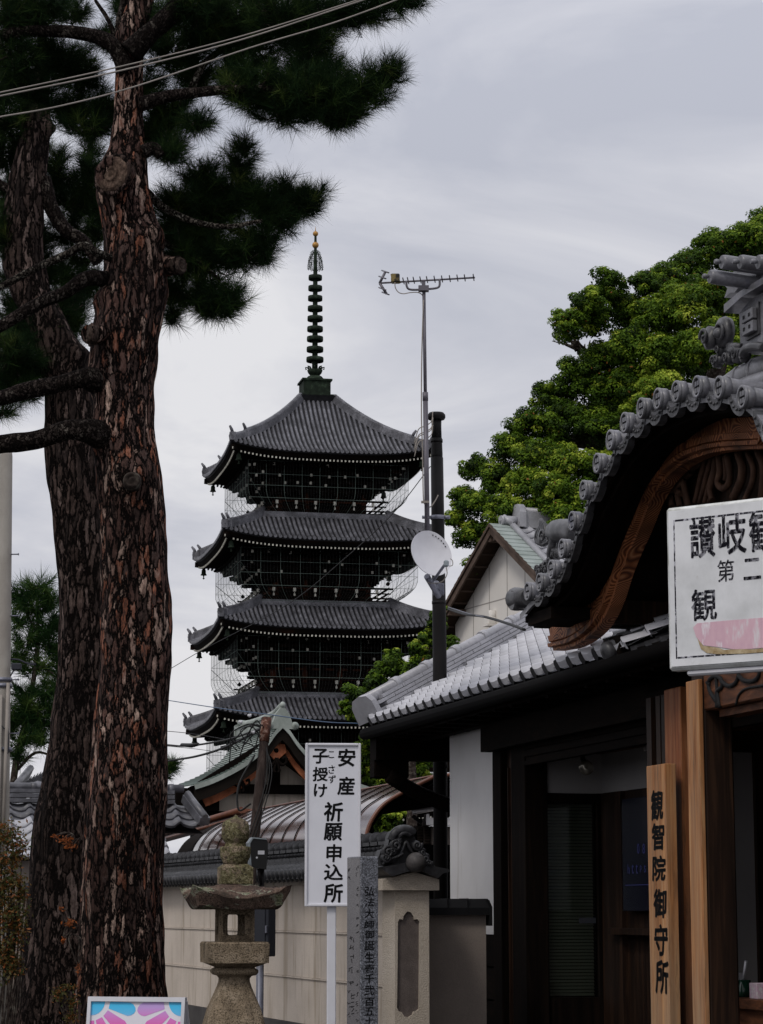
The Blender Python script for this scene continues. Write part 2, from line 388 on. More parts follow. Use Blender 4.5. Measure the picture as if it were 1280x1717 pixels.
M['gold'] = mottled('dull_gold', [(.3, (.30, .15, .03)), (.7, (.45, .25, .06))], 3, .5, .5, .0, metal=.3)
M['brown_metal'] = mottled('brown_sheet_metal', [(.3, (.045, .022, .017)), (.5, (.065, .032, .025)), (.7, (.09, .045, .036))], 1.5, .12, 1.0, .03, .004, detail=3, dirt=((.020, .010, .008), 4.5, .60, (1, 1, .25)))
M['copper_edge'] = mottled('copper_edge', [(.3, (.09, .03, .015)), (.7, (.17, .06, .03))], 4, .4, .5, 0)
# --- timber
M['wood_dark'] = wood('dark_timber', (.003, .002, .002), (.006, .004, .003), (.012, .007, .005), rough=.85, spec=.05)
M['wood_dark_h'] = wood('dark_timber_lengthwise', (.003, .002, .002), (.006, .004, .003), (.012, .007, .005), 'Y', rough=.85, spec=.05)
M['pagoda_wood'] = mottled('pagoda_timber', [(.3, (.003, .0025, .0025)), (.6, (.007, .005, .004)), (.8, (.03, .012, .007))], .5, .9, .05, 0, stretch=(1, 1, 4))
M['pagoda_red'] = mottled('faded_red_timber', [(.3, (.015, .007, .005)), (.6, (.045, .016, .009)), (.8, (.10, .038, .022))], .9, .9, .06, 0)
M['white_paint'] = mottled('chalky_white_paint', [(.3, (.30, .29, .25)), (.7, (.62, .60, .53))], 2, .8, .1, 0)
M['wood_honey'] = wood('honey_timber', (.14, .05, .018), (.40, .18, .072), (.56, .31, .145), 'Z', .8, contrast=1.0, worn=(.33, .225, .14))
M['wood_orange'] = wood('orange_timber', (.10, .028, .010), (.26, .085, .03), (.38, .16, .07), 'Z', .7, worn=(.10, .055, .035))
M['wood_brown'] = wood('brown_timber', (.008, .004, .003), (.020, .010, .006), (.05, .024, .013), 'Z', .8)
M['wood_brown_h'] = wood('brown_timber_beam', (.03, .013, .008), (.10, .038, .018), (.18, .07, .032), 'Y', .8)
def grain(name):
    m, t, b = new_mat(name, .6, .2); mp = coords(t, (1, 1, 1))
    n = N(t, 'ShaderNodeTexNoise', Scale=2.0, Detail=1.5, Roughness=.4); L(t, mp, 0, n, 'Vector')
    a = N(t, 'ShaderNodeMath', operation='MULTIPLY'); L(t, n, 'Fac', a, 0); a.inputs[1].default_value = 330
    s = N(t, 'ShaderNodeMath', operation='SINE'); L(t, a, 0, s, 0); s2 = N(t, 'ShaderNodeMath', operation='MULTIPLY_ADD'); L(t, s, 0, s2, 0); s2.inputs[1].default_value = .5; s2.inputs[2].default_value = .5
    r = ramp(t, [(.0, (.09, .028, .012)), (.35, (.22, .068, .026)), (.8, (.34, .12, .045)), (1, (.48, .22, .10))]); L(t, s2, 0, r, 0)
    n2 = N(t, 'ShaderNodeTexNoise', Scale=3.5, Detail=5); L(t, mp, 0, n2, 'Vector'); r2 = ramp(t, [(.33, .25), (.66, 1.15)]); L(t, n2, 'Fac', r2, 0)
    mm = mixc(t, None, 1.0, r.outputs[0], r2.outputs[0], 'MULTIPLY'); L(t, mm, 2, b, 'Base Color'); bump(t, b, s2, 0, .35, .003); return m
M['gable_wood'] = grain('weathered_gable_board')
M['carving'] = mottled('carved_wood', [(.3, (.03, .016, .011)), (.55, (.085, .045, .03)), (.75, (.15, .085, .055))], 14, .75, .15, .4, .01, stretch=(1, 1, .3))
M['old_pole'] = wood('weathered_pole', (.018, .013, .012), (.045, .032, .028), (.08, .06, .052), 'Z', 1.2, .9)
M['copper_orange'] = wood('bright_bargeboard', (.20, .06, .028), (.40, .13, .06), (.50, .19, .10), 'Y', .25, contrast=.7)
# --- plaster, stone
M['plaster_white'] = mottled('white_plaster', [(.3, (.58, .57, .57)), (.7, (.66, .65, .65))], 1.5, .85, .15, .1, .003, dirt=((.50, .48, .46), 2.5, .60, (2.5, 2.5, .3)))
M['plaster_beige'] = mottled('beige_plaster', [(.3, (.46, .40, .34)), (.55, (.56, .49, .42)), (.75, (.61, .54, .47))], 1.6, .9, .1, .35, .004, fine=(120, .12), dirt=((.34, .285, .225), 2.4, .53, (2.5, 2.5, .22)))
M['plaster_rough'] = mottled('rough_plaster', [(.3, (.43, .37, .30)), (.7, (.52, .46, .39))], 2, .9, .1, .8, .008, fine=(110, .2))
M['plaster_grey'] = mottled('greyish_plaster', [(.3, (.21, .175, .155)), (.7, (.27, .23, .20))], 2.5, .9, .1, .4, .004, fine=(130, .15))
M['panel_grey'] = mottled('dark_inset_render', [(.3, (.10, .082, .075)), (.7, (.15, .125, .115))], 8, .9, .1, .6, .004, fine=(160, .3))
M['siding'] = mottled('pale_siding', [(.3, (.62, .59, .55)), (.7, (.68, .65, .61))], 1, .8, .15, 0)
def stone(name, lichen=True, top=False):
    m, t, b = new_mat(name, .92, .1); mp = coords(t)
    n = N(t, 'ShaderNodeTexNoise', Scale=6, Detail=8, Roughness=.75); L(t, mp, 0, n, 'Vector')
    if top: st = [(.3, (.035, .028, .026)), (.45, (.09, .062, .052)), (.58, (.16, .11, .085)), (.72, (.24, .20, .17))]
    else: st = [(.3, (.10, .078, .052)), (.5, (.25, .195, .135)), (.7, (.37, .30, .22))]
    r = ramp(t, st); L(t, n, 'Fac', r, 0)
    sp = N(t, 'ShaderNodeTexNoise', Scale=120, Detail=3); L(t, mp, 0, sp, 'Vector')
    r2 = ramp(t, [(.38, .35), (.5, 1.0), (.7, 1.1)]); L(t, sp, 'Fac', r2, 0)
    c = mixc(t, None, 1.0, r.outputs[0], r2.outputs[0], 'MULTIPLY'); col = c.outputs[2]
    # rain streaks and grime
    mp3 = coords(t, (1, 1, .25)); ng = N(t, 'ShaderNodeTexNoise', Scale=9, Detail=4); L(t, mp3, 0, ng, 'Vector'); rg_ = ramp(t, [(.50, 0.0), (.68, .75)]); L(t, ng, 'Fac', rg_, 0)
    c = mixc(t, rg_, 0, col, (.055, .042, .030)); col = c.outputs[2]
    if lichen:
        n3 = N(t, 'ShaderNodeTexNoise', Scale=5.0 if top else 9, Detail=10, Roughness=.68); L(t, mp, 0, n3, 'Vector')
        th = .53 if top else .47
        r3 = ramp(t, [(th, 0.0), (th + .025, 1.0)]); L(t, n3, 'Fac', r3, 0)
        n4 = N(t, 'ShaderNodeTexNoise', Scale=55, Detail=5, Roughness=.8); L(t, mp, 0, n4, 'Vector')
        r4 = ramp(t, [(.36, (.022, .022, .014)), (.5, (.12, .13, .075)), (.62, (.30, .31, .20))] if top else [(.36, (.03, .026, .010)), (.5, (.12, .105, .055)), (.62, (.25, .23, .14))]); L(t, n4, 'Fac', r4, 0)
        c = mixc(t, r3, 0, col, r4.outputs[0]); col = c.outputs[2]
        rim = ramp(t, [(th - .012, 0.0), (th + .004, .75), (th + .03, 0.0)]); L(t, n3, 'Fac', rim, 0); c = mixc(t, rim, 0, col, (.34, .35, .27)) if top else c; col = c.outputs[2]
        n6 = N(t, 'ShaderNodeTexNoise', Scale=30, Detail=4, Roughness=.8); L(t, mp, 0, n6, 'Vector'); r6 = ramp(t, [(.56, 0.0), (.62, .85)]); L(t, n6, 'Fac', r6, 0)
        c = mixc(t, r6, 0, col, (.030, .026, .022)); col = c.outputs[2]
    t.links.new(col, b.inputs['Base Color']); hb = N(t, 'ShaderNodeMath', operation='MULTIPLY_ADD'); L(t, n, 'Fac', hb, 0); hb.inputs[1].default_value = 2.0; L(t, sp, 'Fac', hb, 2); bump(t, b, hb, 0, .9, .012); return m
M['stone'] = stone('sandy_stone', False)
M['stone_lichen'] = stone('lichen_stone', True)
M['stone_top'] = stone('lichen_stone_roof', True, True)
def granite(name, base, spread):
    m, t, b = new_mat(name, .45, .4); mp = coords(t)
    v = N(t, 'ShaderNodeTexVoronoi', Scale=190); L(t, mp, 0, v, 'Vector'); s = N(t, 'ShaderNodeSeparateColor'); L(t, v, 'Color', s, 0)
    r = ramp(t, [(.0, tuple(x * .35 for x in base)), (.4, base), (.8, tuple(x * spread for x in base)), (1, tuple(min(x * spread * 1.6, .6) for x in base))]); L(t, s, 0, r, 0)
    L(t, r, 0, b, 'Base Color'); return m
M['granite'] = granite('grey_granite', (.085, .088, .10), 1.7)
M['granite_pol'] = mottled('polished_granite', [(.3, (.11, .105, .11)), (.7, (.17, .16, .165))], 3, .25, .5, 0, fine=(170, .4))
# --- paint, metal, misc
def plain(name, c, rough=.6, spec=.3, metal=0.0):
    m, t, b = new_mat(name, rough, spec, metal); b.inputs['Base Color'].default_value = (*c, 1); return m
M['sign_white'] = mottled('sign_enamel', [(.3, (.58, .585, .63)), (.7, (.66, .665, .71))], 3, .35, .4, .04, .003)
M['white_frame'] = mottled('white_powder_coat', [(.3, (.52, .52, .55)), (.7, (.62, .62, .66))], 4, .4, .4, 0)
M['old_sign'] = mottled('dirty_sign_panel', [(.3, (.50, .51, .52)), (.6, (.66, .67, .69)), (.8, (.70, .71, .73))], 5, .5, .3, .05, .002, dirt=((.40, .40, .37), 7, .66))
M['old_rim'] = mottled('grimy_sign_rim', [(.3, (.30, .30, .26)), (.55, (.62, .63, .62)), (.8, (.70, .71, .72))], 9, .5, .3, .1, .002)
M['black_paint'] = plain('black_lettering', (.006, .006, .007), .5)
def flaky(name, c, thr):
    m, t, b = new_mat(name, .6, .2); mp = coords(t, (1, 1, .5)); n = N(t, 'ShaderNodeTexNoise', Scale=60, Detail=4, Roughness=.7); L(t, mp, 0, n, 'Vector')
    r = ramp(t, [(thr, c), (thr + .08, (.45, .45, .50))]); L(t, n, 'Fac', r, 0); L(t, r, 0, b, 'Base Color'); return m
M['flaky_ink'] = flaky('flaking_black_lettering', (.012, .011, .02), .50)
M['engraved'] = plain('engraved_black', (.008, .008, .009), .8)
M['black_metal'] = mottled('black_pipe_paint', [(.3, (.005, .0045, .005)), (.7, (.010, .009, .009))], 4, .55, .15, 0)
M['black_tile'] = plain('black_coping', (.006, .006, .007), .5, .2)
M['galv'] = mottled('galvanised_steel', [(.3, (.10, .105, .135)), (.7, (.19, .195, .235))], 6, .45, .5, 0, metal=.4)
M['mast'] = mottled('weathered_mast', [(.3, (.07, .065, .08)), (.7, (.15, .14, .16))], 3, .5, .4, 0, stretch=(1, 1, .4), metal=.3)
M['alu'] = mottled('aluminium', [(.3, (.50, .50, .53)), (.7, (.62, .62, .65))], 4, .35, .5, 0, metal=.5)
M['dish'] = mottled('dish_paint', [(.3, (.50, .50, .53)), (.7, (.58, .58, .61))], 5, .5, .3, 0)
M['grey_plastic'] = plain('grey_plastic', (.22, .25, .27), .5)
M['concrete'] = mottled('pole_concrete', [(.3, (.22, .20, .18)), (.6, (.32, .30, .27)), (.8, (.38, .36, .33))], 3, .9, .1, .2, .004, stretch=(1, 1, .5))
M['box_grey'] = plain('grey_box_paint', (.03, .032, .040), .6, .15)
M['cable'] = plain('black_cable', (.006, .006, .006), .6)
M['cable_pale'] = mottled('pale_cable', [(.3, (.20, .18, .16)), (.7, (.30, .27, .24))], 4, .6, .2, 0)
M['cable_blue'] = plain('blue_cable', (.02, .06, .13), .5)
M['wire_net'] = plain('pale_wire', (.13, .17, .15), .7)
M['wire_thin'] = plain('net_strand', (.05, .055, .055), .6)
M['ground'] = mottled('asphalt', [(.3, (.04, .04, .042)), (.7, (.065, .064, .062))], 5, .9, .2, .4, .01, fine=(80, .3))
M['soil'] = mottled('soil', [(.3, (.03, .02, .014)), (.7, (.06, .045, .03))], 3, .95, .1, .5, .03)
M['plinth'] = mottled('grey_plinth', [(.3, (.045, .042, .042)), (.7, (.08, .075, .072))], 4, .9, .1, .2, .004)
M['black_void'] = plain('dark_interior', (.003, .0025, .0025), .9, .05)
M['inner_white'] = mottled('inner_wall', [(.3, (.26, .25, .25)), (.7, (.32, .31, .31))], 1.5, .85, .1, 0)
M['pine_litter'] = mottled('pine_litter', [(.3, (.09, .03, .015)), (.7, (.20, .07, .03))], 40, .9, .1, .5, .01)
M['shaded_tile_bed'] = mottled('shaded_roof_tile_bed', [(.3, (.008, .008, .009)), (.7, (.022, .022, .025))], 3, .7, .15, 0)  # flat tiles darkened for shade and crevice dirt between the rolls
def glassm():
    m, t, b = new_mat('window_glass', .03, .5); b.inputs['Transmission Weight'].default_value = 1.0; b.inputs['IOR'].default_value = 1.45; b.inputs['Base Color'].default_value = (.75, .8, .78, 1); return m
M['glass'] = glassm()
M['blind'] = plain('blind_slats', (.16, .17, .13), .6)
M['screen'] = plain('dark_screen', (.004, .005, .014), .25, .4)
def emis(name, c, s):
    m, t, b = new_mat(name); b.inputs['Base Color'].default_value = (0, 0, 0, 1); b.inputs['Emission Color'].default_value = (*c, 1); b.inputs['Emission Strength'].default_value = s; return m
M['screen_text'] = emis('dim_screen_lettering', (.012, .014, .07), .55)
M['lamp_glass'] = plain('lamp_glass', (.35, .33, .28), .12, .7, .6)
M['green_glaze'] = plain('green_glaze', (.01, .05, .03), .15, .6)
M['paper_print'] = mottled('printed_paper', [(.4, (.5, .48, .5)), (.55, (.45, .30, .40)), (.7, (.5, .5, .52))], 40, .7, .2, 0)
M['wood_honey_post'] = wood('honey_post_timber', (.10, .042, .018), (.27, .125, .052), (.42, .22, .105), 'Z', .8, contrast=.8)
M['sticker'] = mottled('faded_pink_sticker', [(.36, (.62, .57, .60)), (.46, (.60, .40, .46)), (.60, (.56, .36, .43)), (.68, (.66, .60, .64))], 9, .6, .2, 0, stretch=(2.4, 2.4, .7))
M['torn'] = mottled('yellowed_paper', [(.3, (.25, .17, .08)), (.7, (.50, .42, .28))], 30, .9, .1, 0)
M['ball_tile'] = mottled('worn_ball_tile', [(.3, (.035, .032, .032)), (.7, (.075, .068, .066))], 30, .6, .3, .2, .003)
M['rust'] = mottled('rusty_steel', [(.35, (.02, .012, .010)), (.5, (.10, .035, .02)), (.6, (.30, .20, .16))], 18, .8, .3, .2, .003)
M['black_plastic'] = plain('black_plastic', (.006, .006, .006), .35)
def poster_m(name, stops):
    m, t, b = new_mat(name, .25, .4); tc = t.nodes.new('ShaderNodeTexCoord'); s = N(t, 'ShaderNodeSeparateXYZ'); L(t, tc, 'Object', s, 0)
    mr = N(t, 'ShaderNodeMapRange'); mr.inputs['From Min'].default_value = .96; mr.inputs['From Max'].default_value = 1.17; L(t, s, 'Z', mr, 'Value')
    r = ramp(t, stops); L(t, mr, 0, r, 0); L(t, r, 0, b, 'Base Color'); return m
M['poster'] = poster_m('printed_poster', [(0, (.62, .58, .66)), (.6, (.66, .64, .70)), (1, (.70, .68, .74))])
M['poster_blue'] = poster_m('blue_petal_print', [(0, (.75, .07, .35)), (.45, (.70, .10, .42)), (.70, (.40, .35, .65)), (.85, (.10, .45, .75)), (1, (.05, .48, .80))])
M['poster_pink'] = poster_m('pink_petal_print', [(0, (.75, .06, .30)), (.5, (.72, .08, .36)), (.75, (.62, .18, .52)), (1, (.48, .32, .66))])
M['dipole'] = mottled('yellowed_plastic', [(.45, (.01, .009, .007)), (.55, (.20, .15, .05))], 9, .5, .3, 0)
M['louvre'] = plain('louvre_brown', (.06, .045, .035), .6)
M['tile_dark_blue'] = mottled('blue_black_tile', [(.3, (.035, .035, .04)), (.55, (.075, .075, .085)), (.75, (.16, .16, .18))], 5, .38, .5, .1, .003)
M['copper_seam'] = plain('copper_seam', (.05, .075, .062), .6)
M['eave_brown'] = mottled('eave_boards', [(.3, (.005, .004, .003)), (.7, (.011, .008, .006))], 3, .8, .1, 0)
M['lead_sheet'] = mottled('weathered_green_sheet', [(.3, (.20, .235, .215)), (.55, (.30, .34, .325)), (.75, (.38, .41, .40))], 2.5, .5, .4, .05, .003, dirt=((.12, .14, .125), 5, .62))
M['barge_brown'] = mottled('faded_brown_paint', [(.3, (.05, .034, .026)), (.6, (.10, .07, .055)), (.8, (.15, .11, .09))], 5, .8, .15, .1, .003)
M['wood_soffit'] = mottled('dark_soffit', [(.3, (.022, .014, .010)), (.7, (.05, .032, .022))], 3, .85, .1, 0, stretch=(1, 1, 1))
M['joint'] = plain('panel_joint', (.30, .28, .26), .8)
M['tile_pale'] = mottled('pale_glazed_tile', [(.3, (.50, .50, .53)), (.55, (.60, .60, .64)), (.75, (.68, .68, .72))], 2.5, .3, .5, .05, .002, fine=(25, .08), dirt=((.27, .27, .29), 6, .64))
M['limb_pale'] = bark('lichened_limb_bark', [(0, (.07, .06, .05)), (.4, (.14, .12, .10)), (.75, (.24, .22, .18)), (1, (.36, .34, .29))], sc=30, st=.8, bd=.015)
M['cut_wood_tan'] = mottled('weathered_tan_cut', [(.3, (.05, .032, .024)), (.5, (.12, .080, .060)), (.68, (.18, .13, .10)), (.8, (.24, .20, .17))], 14, .85, .1, 1.0, .02, stretch=(1.4, 1.4, .6), fine=(60, .5))
# ------------------------------------------------------------------ ground
mb = MB(); mb.add([(-900, -60, 0), (900, -60, 0), (900, 1500, 0), (-900, 1500, 0)], [(0, 1, 2, 3)])
g_ = build('ground', mb, M['ground']); tag(g_, kind='structure')

# ------------------------------------------------------------------ five-storey pagoda
def pagoda():
    dist = 150.0
    c0 = at(526.5, 1000, dist)
    P = Frame(11.9, (c0.x, dist, 0))
    root = thing('pagoda', P.o, 'tall five-storey wooden pagoda with dark tiled roofs and a ringed bronze spire', 'pagoda')
    Ws = [6.28, 6.76, 6.96, 7.16, 7.42]
    Yc = [737, 884, 1033, 1187, 1345]          # eave corner height in the photo
    Yt = [674, 867, 1014, 1168, 1330]          # where the roof meets the storey above
    Wt = [1.12, 3.95, 4.1, 4.25, 4.4]
    zc = [at(390, Yc[i], dist - 1.19 * Ws[i]).z for i in range(5)]
    zt = [at(529, Yt[i], dist - Wt[i]).z for i in range(5)]
    zm = [z - .52 for z in zc]
    def side(k):                                # k-th face: outward normal and along direction
        n = [-P.D, P.R, P.D, -P.R][k]; a = [P.R, P.D, -P.R, -P.D][k]; return n, a
    def surf(i, k, x, t, lift=0.0):
        n, a = side(k); w = Ws[i] + (Wt[i] - Ws[i]) * t; s = min(abs(x) / w, 1.0)
        g = (.55 * t + .45 * t * t) if i == 0 else (.75 * t + .25 * t * t)
        z = zm[i] + (zt[i] - zm[i]) * g + .52 * s ** 3.2 * (1 - t) ** 1.3
        return P.o + n * w + a * x + Vector((0, 0, z + lift))
    Z = Vector((0, 0, 1))
    for i in range(5):
        roof = MB(); rid = MB(); roof.mi = 1; NT = 10 if i == 0 else 6
        for k in range(4):
            n, a = side(k)
            roof.grid(lambda p, q: surf(i, k, (2 * p - 1) * (Ws[i] + (Wt[i] - Ws[i]) * q), q), 24, NT, True)
            # eave edge thickness
            roof.grid(lambda p, q: surf(i, k, (2 * p - 1) * Ws[i], 0) - Z * (.12 * q) - n * (.05 * q), 24, 1, False)
            # rolls
            roof.mi = 0; sp = .30; m = int(Ws[i] / sp)
            for j in range(-m, m + 1):
                x = j * sp
                tmax = 1.0 if abs(x) <= Wt[i] else (Ws[i] - abs(x)) / (Ws[i] - Wt[i])
                if tmax < .03: continue
                ns = max(2, int(NT * tmax)); pts = []
                for q in range(ns + 1): pts.append(surf(i, k, x, tmax * q / ns))
                b = len(roof.v)
                for q, p in enumerate(pts):
                    for (dx, dz) in ((-.085, -.02), (-.075, .10), (0, .155), (.075, .10), (.085, -.02)): roof.v.append(tuple(p + a * dx + Z * dz))
                for q in range(ns):
                    for e in range(4):
                        roof.f.append((b + q * 5 + e, b + q * 5 + e + 1, b + (q + 1) * 5 + e + 1, b + (q + 1) * 5 + e)); roof.m.append(0); roof.sm.append(True)
                roof.f.append(tuple(b + e for e in range(5))); roof.m.append(0); roof.sm.append(False)
                roof.lathe([(.0, -.04), (.11, -.03), (.11, .06)], pts[0] + Z * .04 + n * .02, 8, axis=n)
            roof.mi = 1
        if i == 0:
            for k in range(4):
                n, a = side(k); p0 = surf(0, k, -Wt[0], 1); p1 = surf(0, k, Wt[0], 1)
                roof.add([p0, p1, p1 + Z * .42 + n * .22, p0 + Z * .42 + n * .22], [(0, 1, 2, 3)])
        else:      # flat ridge round the foot of the storey above
            for k in range(4):
                n, a = side(k); rid.beam(surf(i, k, -Wt[i], 1) + Z * .08, surf(i, k, Wt[i], 1) + Z * .08, .3, .34)
        rf = build('roof', roof, [M['tile_pagoda'], M['shaded_tile_bed']], root)
        if rid.v: build('top_ridge', rid, M['tile_pagoda'], rf)
        for k in range(4):        # hip ridges
            rid = MB()
            pts = [surf(i, k, -(Ws[i] + (Wt[i] - Ws[i]) * t), t) for t in [q / 10 for q in range(11)]]
            n, a = side(k); n2, a2 = side((k + 3) % 4); out = (n + n2).normalized() if True else n
            low = pts[:]; 
            for q in range(len(pts) - 1):
                h = .42 if q >= (2 if i == 0 else 1) else .30
                d = (pts[q + 1] - pts[q]); r = d.cross(Z).normalized()
                rid.beam(pts[q] + Z * (h * .45) - d * .02, pts[q + 1] + Z * (h * .45) + d * .02, .34, h)
            for q, qq in enumerate(pts[:-1]):
                nx = pts[q + 1]
                for e in range(5):
                    c = qq.lerp(nx, (e + .5) / 5); h = .42 if q >= (2 if i == 0 else 1) else .30
                    dd = (nx - qq).normalized(); rid.tube([c + Z * (h * .9) - dd * .13, c + Z * (h * .98) + dd * .13], [.15, .17], 6)
            for t, s_ in ((.015, 1.0), ((.2 if i == 0 else .13), .9)):
                p = surf(i, k, -(Ws[i] + (Wt[i] - Ws[i]) * t), t)
                rid.box(p + Z * .22, (.34 * s_, .34 * s_, .5 * s_), P)
                rid.tube([p + Z * .45, p + Z * .62 + out * .10, p + Z * .82 + out * .28], [.1, .1, .07], 7)
            build('hip_ridge', rid, M['tile_pagoda'], rf)
        # eaves: boards and rafters
        ev = MB(); ends = MB()
        wb = [2.65, 2.9, 3.05, 3.2, 3.4][i]
        zt_ = zm[i] - .25
        for k in range(4):
            n, a = side(k)
            ev.grid(lambda p, q: surf(i, k, (2 * p - 1) * (Ws[i] - .1), 0) - Z * (.12 + .28 * q) - n * (.06 + .22 * q), 24, 1, False)
            def und(p, q):
                w = (Ws[i] - .3) * (1 - q) + (wb + .5) * q; x = (2 * p - 1) * w; s = abs(2 * p - 1)
                return P.o + n * w + a * x + Z * (zm[i] - .36 + .52 * s ** 3.2 * (1 - q) + .55 * q)
            ev.grid(und, 16, 4, True)
            sp = .24; m = int((Ws[i] - .3) / sp)
            for j in range(-m, m + 1):
                x = (j + .5) * sp
                if abs(x) > Ws[i] - .35: continue
                s = abs(x) / (Ws[i]); zz = zm[i] - .50 + .52 * s ** 3.2
                p0 = P.o + n * (Ws[i] - .24) + a * x + Z * zz; p1 = P.o + n * max(abs(x), Ws[i] - 1.7) + a * x + Z * (zz + .10)
                if (p1 - p0).length > .15: ev.beam(p0, p1, .10, .13)
                ends.box(p0 + n * .012, (.09, .09, .11), P)
                # lower tier of rafters
                if abs(x) < Ws[i] - 1.2 and j % 1 == 0:
                    p2 = P.o + n * (Ws[i] - 1.1) + a * x + Z * (zz - .22); p3 = P.o + n * max(abs(x), wb + 1.4) + a * x + Z * (zz - .02)
                    if (p3 - p2).length > .15: ev.beam(p2, p3, .10, .12)
            # corner beams
        for k in range(4):
            n, a = side(k); n2 = side((k + 3) % 4)[0]; dg = (n + n2)
            cz = zc[i] - .34
            ev.beam(P.o + dg * (Ws[i] - .1) + Z * (cz - .06), P.o + dg * (wb) + Z * (zm[i] - .1), .26, .34)
            ends.box(P.o + dg * (Ws[i] - .14) + Z * (cz - .12), (.14, .14, .14), P)
            for q, (ww, zz) in enumerate(((Ws[i] - 1.7, -.75), (Ws[i] - 2.1, -1.05), (Ws[i] - 2.5, -1.35))):
                ev.beam(P.o + dg * ww + Z * (zm[i] + zz), P.o + dg * (wb + .2) + Z * (zm[i] + zz + .35), .22, .26)
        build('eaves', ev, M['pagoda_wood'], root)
        tag(build('rafter_ends', ends, M['white_paint'], root), kind='stuff')
        # bells
        for k in range(4):
            n, a = side(k); n2 = side((k + 3) % 4)[0]; p = P.o + (n + n2) * (Ws[i] - .55) + Z * (zc[i] - .6)
            bl = MB(); bl.tube([p + Z * .35, p - Z * .5], .022, 5)
            bl.lathe([(.02, 0), (.10, -.03), (.14, -.12), (.15, -.32), (.21, -.42), (.20, -.44), (.05, -.44), (.03, -.62), (.09, -.64), (.0, -.72)], p - Z * .1, 8)
            build('wind_bell', bl, M['copper_dark'], root)
        # brackets and body
        if i < 4: zf = zt[i + 1] + .28
        else: zf = .6
        zb0 = zm[i] - 2.35                      # underside of the bracket cluster
        br = MB(); bw = MB()
        br.box(P.o + Z * (zm[i] - 1.1), (2 * wb + .3, 2 * wb + .3, 2.4), P)
        rr = random.Random(i)
        for lv in range(4):
            w = wb + .35 + lv * .52; z = zb0 + .25 + lv * .5
            for k in range(4):
                n, a = side(k)
                br.beam(P.o + n * w - a * (w + .25) + Z * (z + .22), P.o + n * w + a * (w + .25) + Z * (z + .22), .16, .2)
                nb = 8
                for j in range(nb + 1):
                    x = -w + 2 * w * j / nb
                    br.box(P.o + n * w + a * x + Z * z, (.26, .26, .24), P)
                    br.beam(P.o + n * (wb) + a * x + Z * (z - .02), P.o + n * (w + .3) + a * x + Z * (z - .02), .15, .18)
                    if rr.random() < .62 and lv > 0: 
                        bw.box(P.o + n * (w + .34) + a * (x + rr.uniform(-.15, .15)) + Z * (z - .02 + rr.uniform(-.1, .1)), (.13, .13, .16), P)
        build('bracket_cluster', br, M['pagoda_wood'], root)
        tag(build('bracket_ends', bw, M['white_paint'], root), kind='stuff')
        bd = MB(); bd.box(P.o + Z * ((zf + zb0) / 2 + .2), (2 * wb, 2 * wb, zb0 - zf + .8), P)
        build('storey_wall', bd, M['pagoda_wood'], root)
        col = MB(); wbal = wb + 1.15
        for k in range(4):
            n, a = side(k)
            for x in (-1, -.36, .36, 1): col.tube([P.o + n * (wb + .03) + a * (x * wb) + Z * zf, P.o + n * (wb + .03) + a * (x * wb) + Z * (zb0 + .6)], .17, 8)
            n2 = side((k + 3) % 4)[0]
            if i < 4: col.beam(P.o + (n + n2) * (wbal - .22) + Z * (zf + .1), P.o + (n + n2) * (wbal - .22) + Z * (zb0 + .35), .24, .24)
            for zz in (.9, 1.5): col.beam(P.o + n * (wb + .1) - a * wb + Z * (zf + zz), P.o + n * (wb + .1) + a * wb + Z * (zf + zz), .12, .14)
        build('columns', col, M['pagoda_red'], root)
        if i < 4:
            bal = MB(); red = MB()
            bal.box(P.o + Z * zf, (2 * wbal, 2 * wbal, .14), P)
            for k in range(4):
                n, a = side(k); n2 = side((k + 3) % 4)[0]; c = P.o + (n + n2) * (wbal - .1)
                bal.beam(c + Z * zf, c + Z * (zf + 1.05), .17, .17); bal.lathe([(.05, 0), (.12, .06), (.13, .14), (.03, .24), (0, .3)], c + Z * (zf + 1.03), 8)
                for zz, th in ((.22, .09), (.52, .07), (.82, .10)):
                    e = .25 if zz > .8 else .1
                    bal.beam(P.o + n * (wbal - .1) - a * (wbal + e) + Z * (zf + zz), P.o + n * (wbal - .1) + a * (wbal + e) + Z * (zf + zz), .09, th)
                for j in range(1, 9):
                    x = -wbal + 2 * wbal * j / 9; bal.beam(P.o + n * (wbal - .1) + a * x + Z * zf, P.o + n * (wbal - .1) + a * x + Z * (zf + .8), .08, .08)
                for j in range(13):
                    x = -wbal + .3 + (2 * wbal - .6) * j / 12; red.box(P.o + n * (wbal - .25) + a * x + Z * (zf - .14), (.42, .3, .13) if k % 2 else (.3, .42, .13), P)
                red.beam(P.o + n * (wbal - .35) - a * (wbal - .3) + Z * (zf - .27), P.o + n * (wbal - .35) + a * (wbal - .3) + Z * (zf - .27), .2, .12)
                # corner nosings
                bal.tube([P.o + (n + n2) * (wbal - .3) + Z * (zf - .2), P.o + (n + n2) * (wbal + .05) + Z * (zf - .16), P.o + (n + n2) * (wbal + .3) + Z * (zf + .02)], [.14, .12, .06], 6)
            rl = build('balcony', bal, M['pagoda_wood'], root); build('joists', red, M['pagoda_red'], rl)
            # small lamps on the rail
            lm = MB()
            for k in (0, 3):
                n, a = side(k)
                for j in range(6):
                    x = -wbal * .8 + 1.6 * wbal * j / 5; lm = MB(); lm.box(P.o + n * (wbal + .03) + a * x + Z * (zf + .62), (.16, .16, .22), P); lm.box(P.o + n * (wbal + .02) + a * x + Z * (zf + .3), (.1, .1, .14), P); lm.box(P.o + n * (wbal + .025) + a * x + Z * (zf + .44), (.03, .03, .2), P); build('rail_lamp', lm, M['white_paint'], root)
